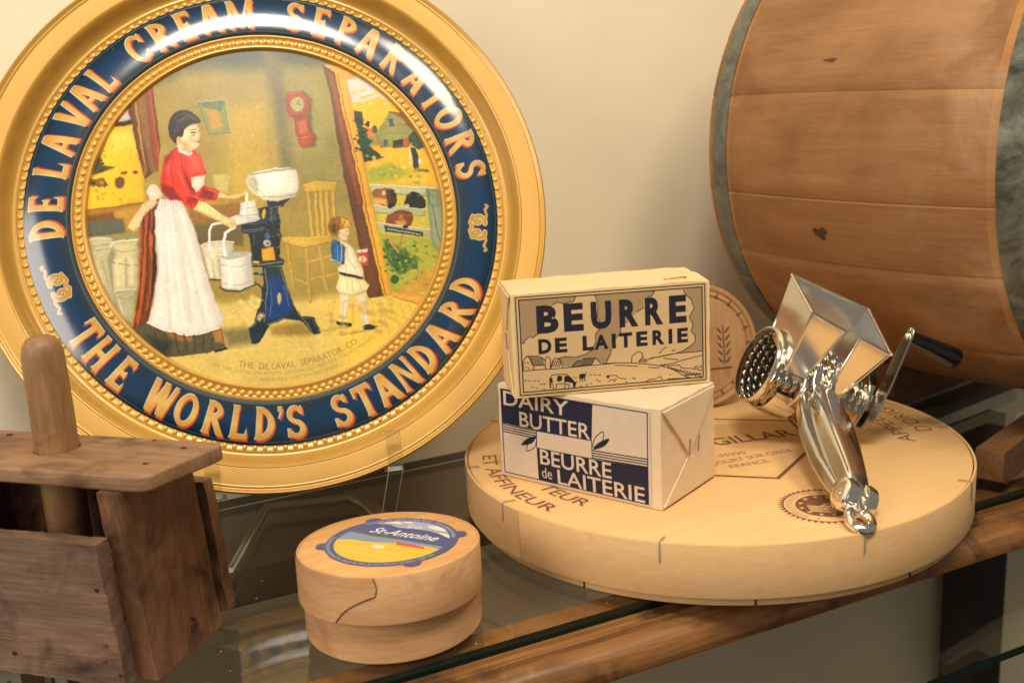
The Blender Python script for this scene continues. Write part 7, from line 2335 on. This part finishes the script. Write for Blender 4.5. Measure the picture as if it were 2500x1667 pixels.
SHEAR = Matrix(((1, 0, -.02, 0), (0, 1, -.075, 0), (0, 0, 1, 0), (0, 0, 0, 1)))


def board(name, bm, mat, seed, amp=.0007):
    warp(bm, amp, 45, seed); warp(bm, amp * .55, 190, seed + 3)
    me = bmmesh(name, bm); me.transform(SHEAR)
    return link(name, me, mat, mould, 35)


board('end_board', boxbm(-.0135, 0, 0, .0640, 0, .1130, .0016, 2, (3, 18, 28)), M_old_end, 1)
board('end_board', boxbm(-.1480, -.1345, 0, .0640, 0, .1130, .0014, 2, (1, 6, 10)), M_old_end, 2)
board('front_board', boxbm(-.1560, -.0125, -.0105, -.0004, -.0002, .0868, .0020, 2, (40, 2, 24)), M_old, 3, .0009)
board('back_board', boxbm(-.1470, -.0005, .0600, .0655, .0020, .1130, .0010, 2, (16, 1, 9)), M_old_end, 5, .0005)
board('back_batten', boxbm(-.1560, .0040, .0672, .0760, .0080, .0940, .0034, 3, (16, 1, 24)), M_old_end, 4, .0016)
# top board: outline with the plunger hole cut through
cu = bpy.data.curves.new('top', 'CURVE'); cu.dimensions = '2D'; cu.fill_mode = 'BOTH'; cu.extrude = .0030; cu.bevel_depth = .0014; cu.bevel_resolution = 2
HOLE = (-.0700, .0375)
out_ = [(-.168, .0050), (-.12, .0042), (-.06, .0050), (.0, .0045), (.0085, .0050), (.0125, .0080), (.0165, .0250), (.0225, .0480), (.0235, .0570), (.0205, .0610), (-.03, .0612), (-.10, .0606), (-.168, .0610)]
for pts_ in (out_, [(HOLE[0] + .0136 * math.cos(t), HOLE[1] + .0136 * math.sin(t)) for t in np.linspace(0, 2 * PI, 33)[:-1]]):
    sp_ = cu.splines.new('POLY'); sp_.points.add(len(pts_) - 1); sp_.use_cyclic_u = True
    for p_, (x_, y_) in zip(sp_.points, pts_):
        p_.co = (x_, y_, 0, 1)
oc = bpy.data.objects.new('top', cu); COL.objects.link(oc)
me = bpy.data.meshes.new_from_object(oc.evaluated_get(bpy.context.evaluated_depsgraph_get()))
bpy.data.objects.remove(oc); bpy.data.curves.remove(cu)
bm = bmesh.new(); bm.from_mesh(me); bpy.data.meshes.remove(me)
bmesh.ops.remove_doubles(bm, verts=bm.verts, dist=1e-5)
for v_ in bm.verts:
    v_.co.z += .1175 + .0004 * hashnoise(v_.co, 30, 2)
    v_.co.y -= .0000
me = bmmesh('top_board', bm)
me.transform(Matrix.Translation((0, -.0085, 0)))
link('top_board', me, M_old_top, mould, 35)
HC = Vector((HOLE[0], HOLE[1] - .0085, 0))
rod = lathe('plunger', [(0, .0300), (.0110, .0300), (.0118, .0320), (.0120, .1000), (.0119, .1450), (.0117, .1700), (.0113, .1775), (.0101, .1830), (.0076, .1863), (.0040, .1877), (0, .1880)], 40)
for v_ in rod.vertices:
    v_.co += Vector((hashnoise(v_.co, 70), hashnoise(v_.co, 70, 4), 0)) * .0005
rod.transform(Matrix.Translation(HC))
link('plunger', rod, M_rod, mould, 60)
link('press_plate', bmmesh('press_plate', boxbm(-.132, -.016, .006, .058, .022, .031, .001)), M_old_end, mould)
for x_, y_, r_ in ((.006, .0405, .0022), (.000, .0140, .0020), (-.118, .0450, .0022), (-.020, .0500, .0012)):
    link('nail', bmmesh('nail', (lambda b_: (bmesh.ops.create_uvsphere(b_, u_segments=10, v_segments=6, radius=1, matrix=Matrix.Translation((x_, y_, .1220)) @ Matrix.Diagonal((r_, r_ * .7, .0004, 1))), b_)[1])(bmesh.new())), M_hole, mould, 60)
M_rust = plain('rusty_nail', (120, 50, 26), .6)
for x_, z_, mt in ((-.024, .016, M_rust), (-.0210, .026, M_rust), (-.0190, .060, M_hole), (-.0850, .0130, M_hole), (-.1120, .0700, M_hole), (-.0150, .0080, M_hole)):
    link('nail', bmmesh('nail', (lambda b_: (bmesh.ops.create_uvsphere(b_, u_segments=10, v_segments=6, radius=1, matrix=Matrix.Translation((x_, -.0106 - .075 * z_, z_)) @ Matrix.Diagonal((.0017, .0005, .0013, 1))), b_)[1])(bmesh.new())), mt, mould, 60)
bm = prism([(0, .005), (.003, .0035), (.0045, -.001), (.002, -.004), (-.002, -.0035), (-.0015, 0), (.001, .002), (-.001, .006)], -.0002, .0002)
me = bmmesh('gouge', bm); me.transform(Matrix.Translation((.0004, .0360, .0150)) @ Matrix(((0, 0, 1, 0), (1, 0, 0, 0), (0, 1, 0, 0), (0, 0, 0, 1))))
link('gouge', me, plain('gouge', (66, 34, 18), .8), mould)

# ---------------------------------------------------------------- books on the lower pane, seen under the mould
SH = -.1319
for x0_, x1_, y_, top, col, lab_, mark in ((-.085, -.0262, .716, -.030, (206, 206, 190), 'white book on the lower glass with a grey spine mark', ((-.0345, -.0325, -.075, -.0500), (120, 120, 108))),
                                     (-.0256, -.0135, .712, -.026, (84, 58, 44), 'brown book between two white books on the lower glass', None),
                                     (-.0130, .0004, .716, -.030, (214, 214, 200), 'white book on the lower glass with a black spine bar', ((-.0088, -.0068, -.0610, -.0440), (16, 14, 12))),
                                     (.0010, .0082, .714, -.034, (52, 42, 32), 'thin dark book at the end of the row on the lower glass', None)):
    bk = tag(empty('book', ((x0_ + x1_) / 2, y_ + .03, SH), lab_, 'book'), group='books on the lower glass')
    O_ = Vector(((x0_ + x1_) / 2, y_ + .03, SH))
    me = bmmesh('cover', boxbm(x0_, x1_, y_, y_ + .070, SH, top, .0008)); me.transform(Matrix.Translation(-O_))
    link('cover', me, plain('book_cover', col, .5, var=.04), bk)
    if mark:
        (a_, b_, c_, d_), cc = mark
        me = bmmesh('spine_mark', boxbm(a_, b_, y_ - .0003, y_ + .0006, c_, d_)); me.transform(Matrix.Translation(-O_))
        link('spine_mark', me, plain('spine_ink', cc, .5), bk)

# ---------------------------------------------------------------- pieces that belong to a part hang under that part


def under(o, new):
    o.matrix_basis = new.matrix_basis.inverted() @ o.matrix_basis
    o.parent = new


def kids(root, stem_):
    return [c for c in root.children if c.name.split('.')[0] == stem_]


for root, host, parts in ((tray, 'rim', ('border_bead',)), (tray, 'inner_ring', ('bead',)), (wheel, 'lid_band', ('staple', 'lid_lap')), (sb, 'lid', ('lid_lap', 'lap_shadow', 'paper_label')),
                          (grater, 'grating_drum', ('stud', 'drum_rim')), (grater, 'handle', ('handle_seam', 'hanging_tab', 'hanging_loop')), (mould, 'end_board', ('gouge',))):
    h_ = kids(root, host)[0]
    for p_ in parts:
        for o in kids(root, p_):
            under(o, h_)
arm_ = kids(grater, 'crank_arm')[0]
for o in kids(grater, 'crank_knob') + kids(grater, 'rivet'):
    under(o, arm_)
fb = kids(mould, 'front_board')[0]; tb_ = kids(mould, 'top_board')[0]
for o in kids(mould, 'nail'):
    under(o, tb_ if o.data.vertices[0].co.z > .1 else fb)
for pk in (pk1, pk2):
    w_ = kids(pk, 'wrapper')[0]
    for o in kids(pk, 'fold_flap') + kids(pk, 'staple'):
        under(o, w_)
st0 = kids(barrel, 'stave')[0]
for o in kids(barrel, 'knot'):
    under(o, kids(barrel, 'stave')[1] if o.data.vertices[18].co.y < 0 else st0)
dk_ = kids(st, 'disc')[0]
for o in kids(st, 'leaf') + kids(st, 'notch') + kids(st, 'stalk') + kids(st, 'ground_line'):
    under(o, dk_)
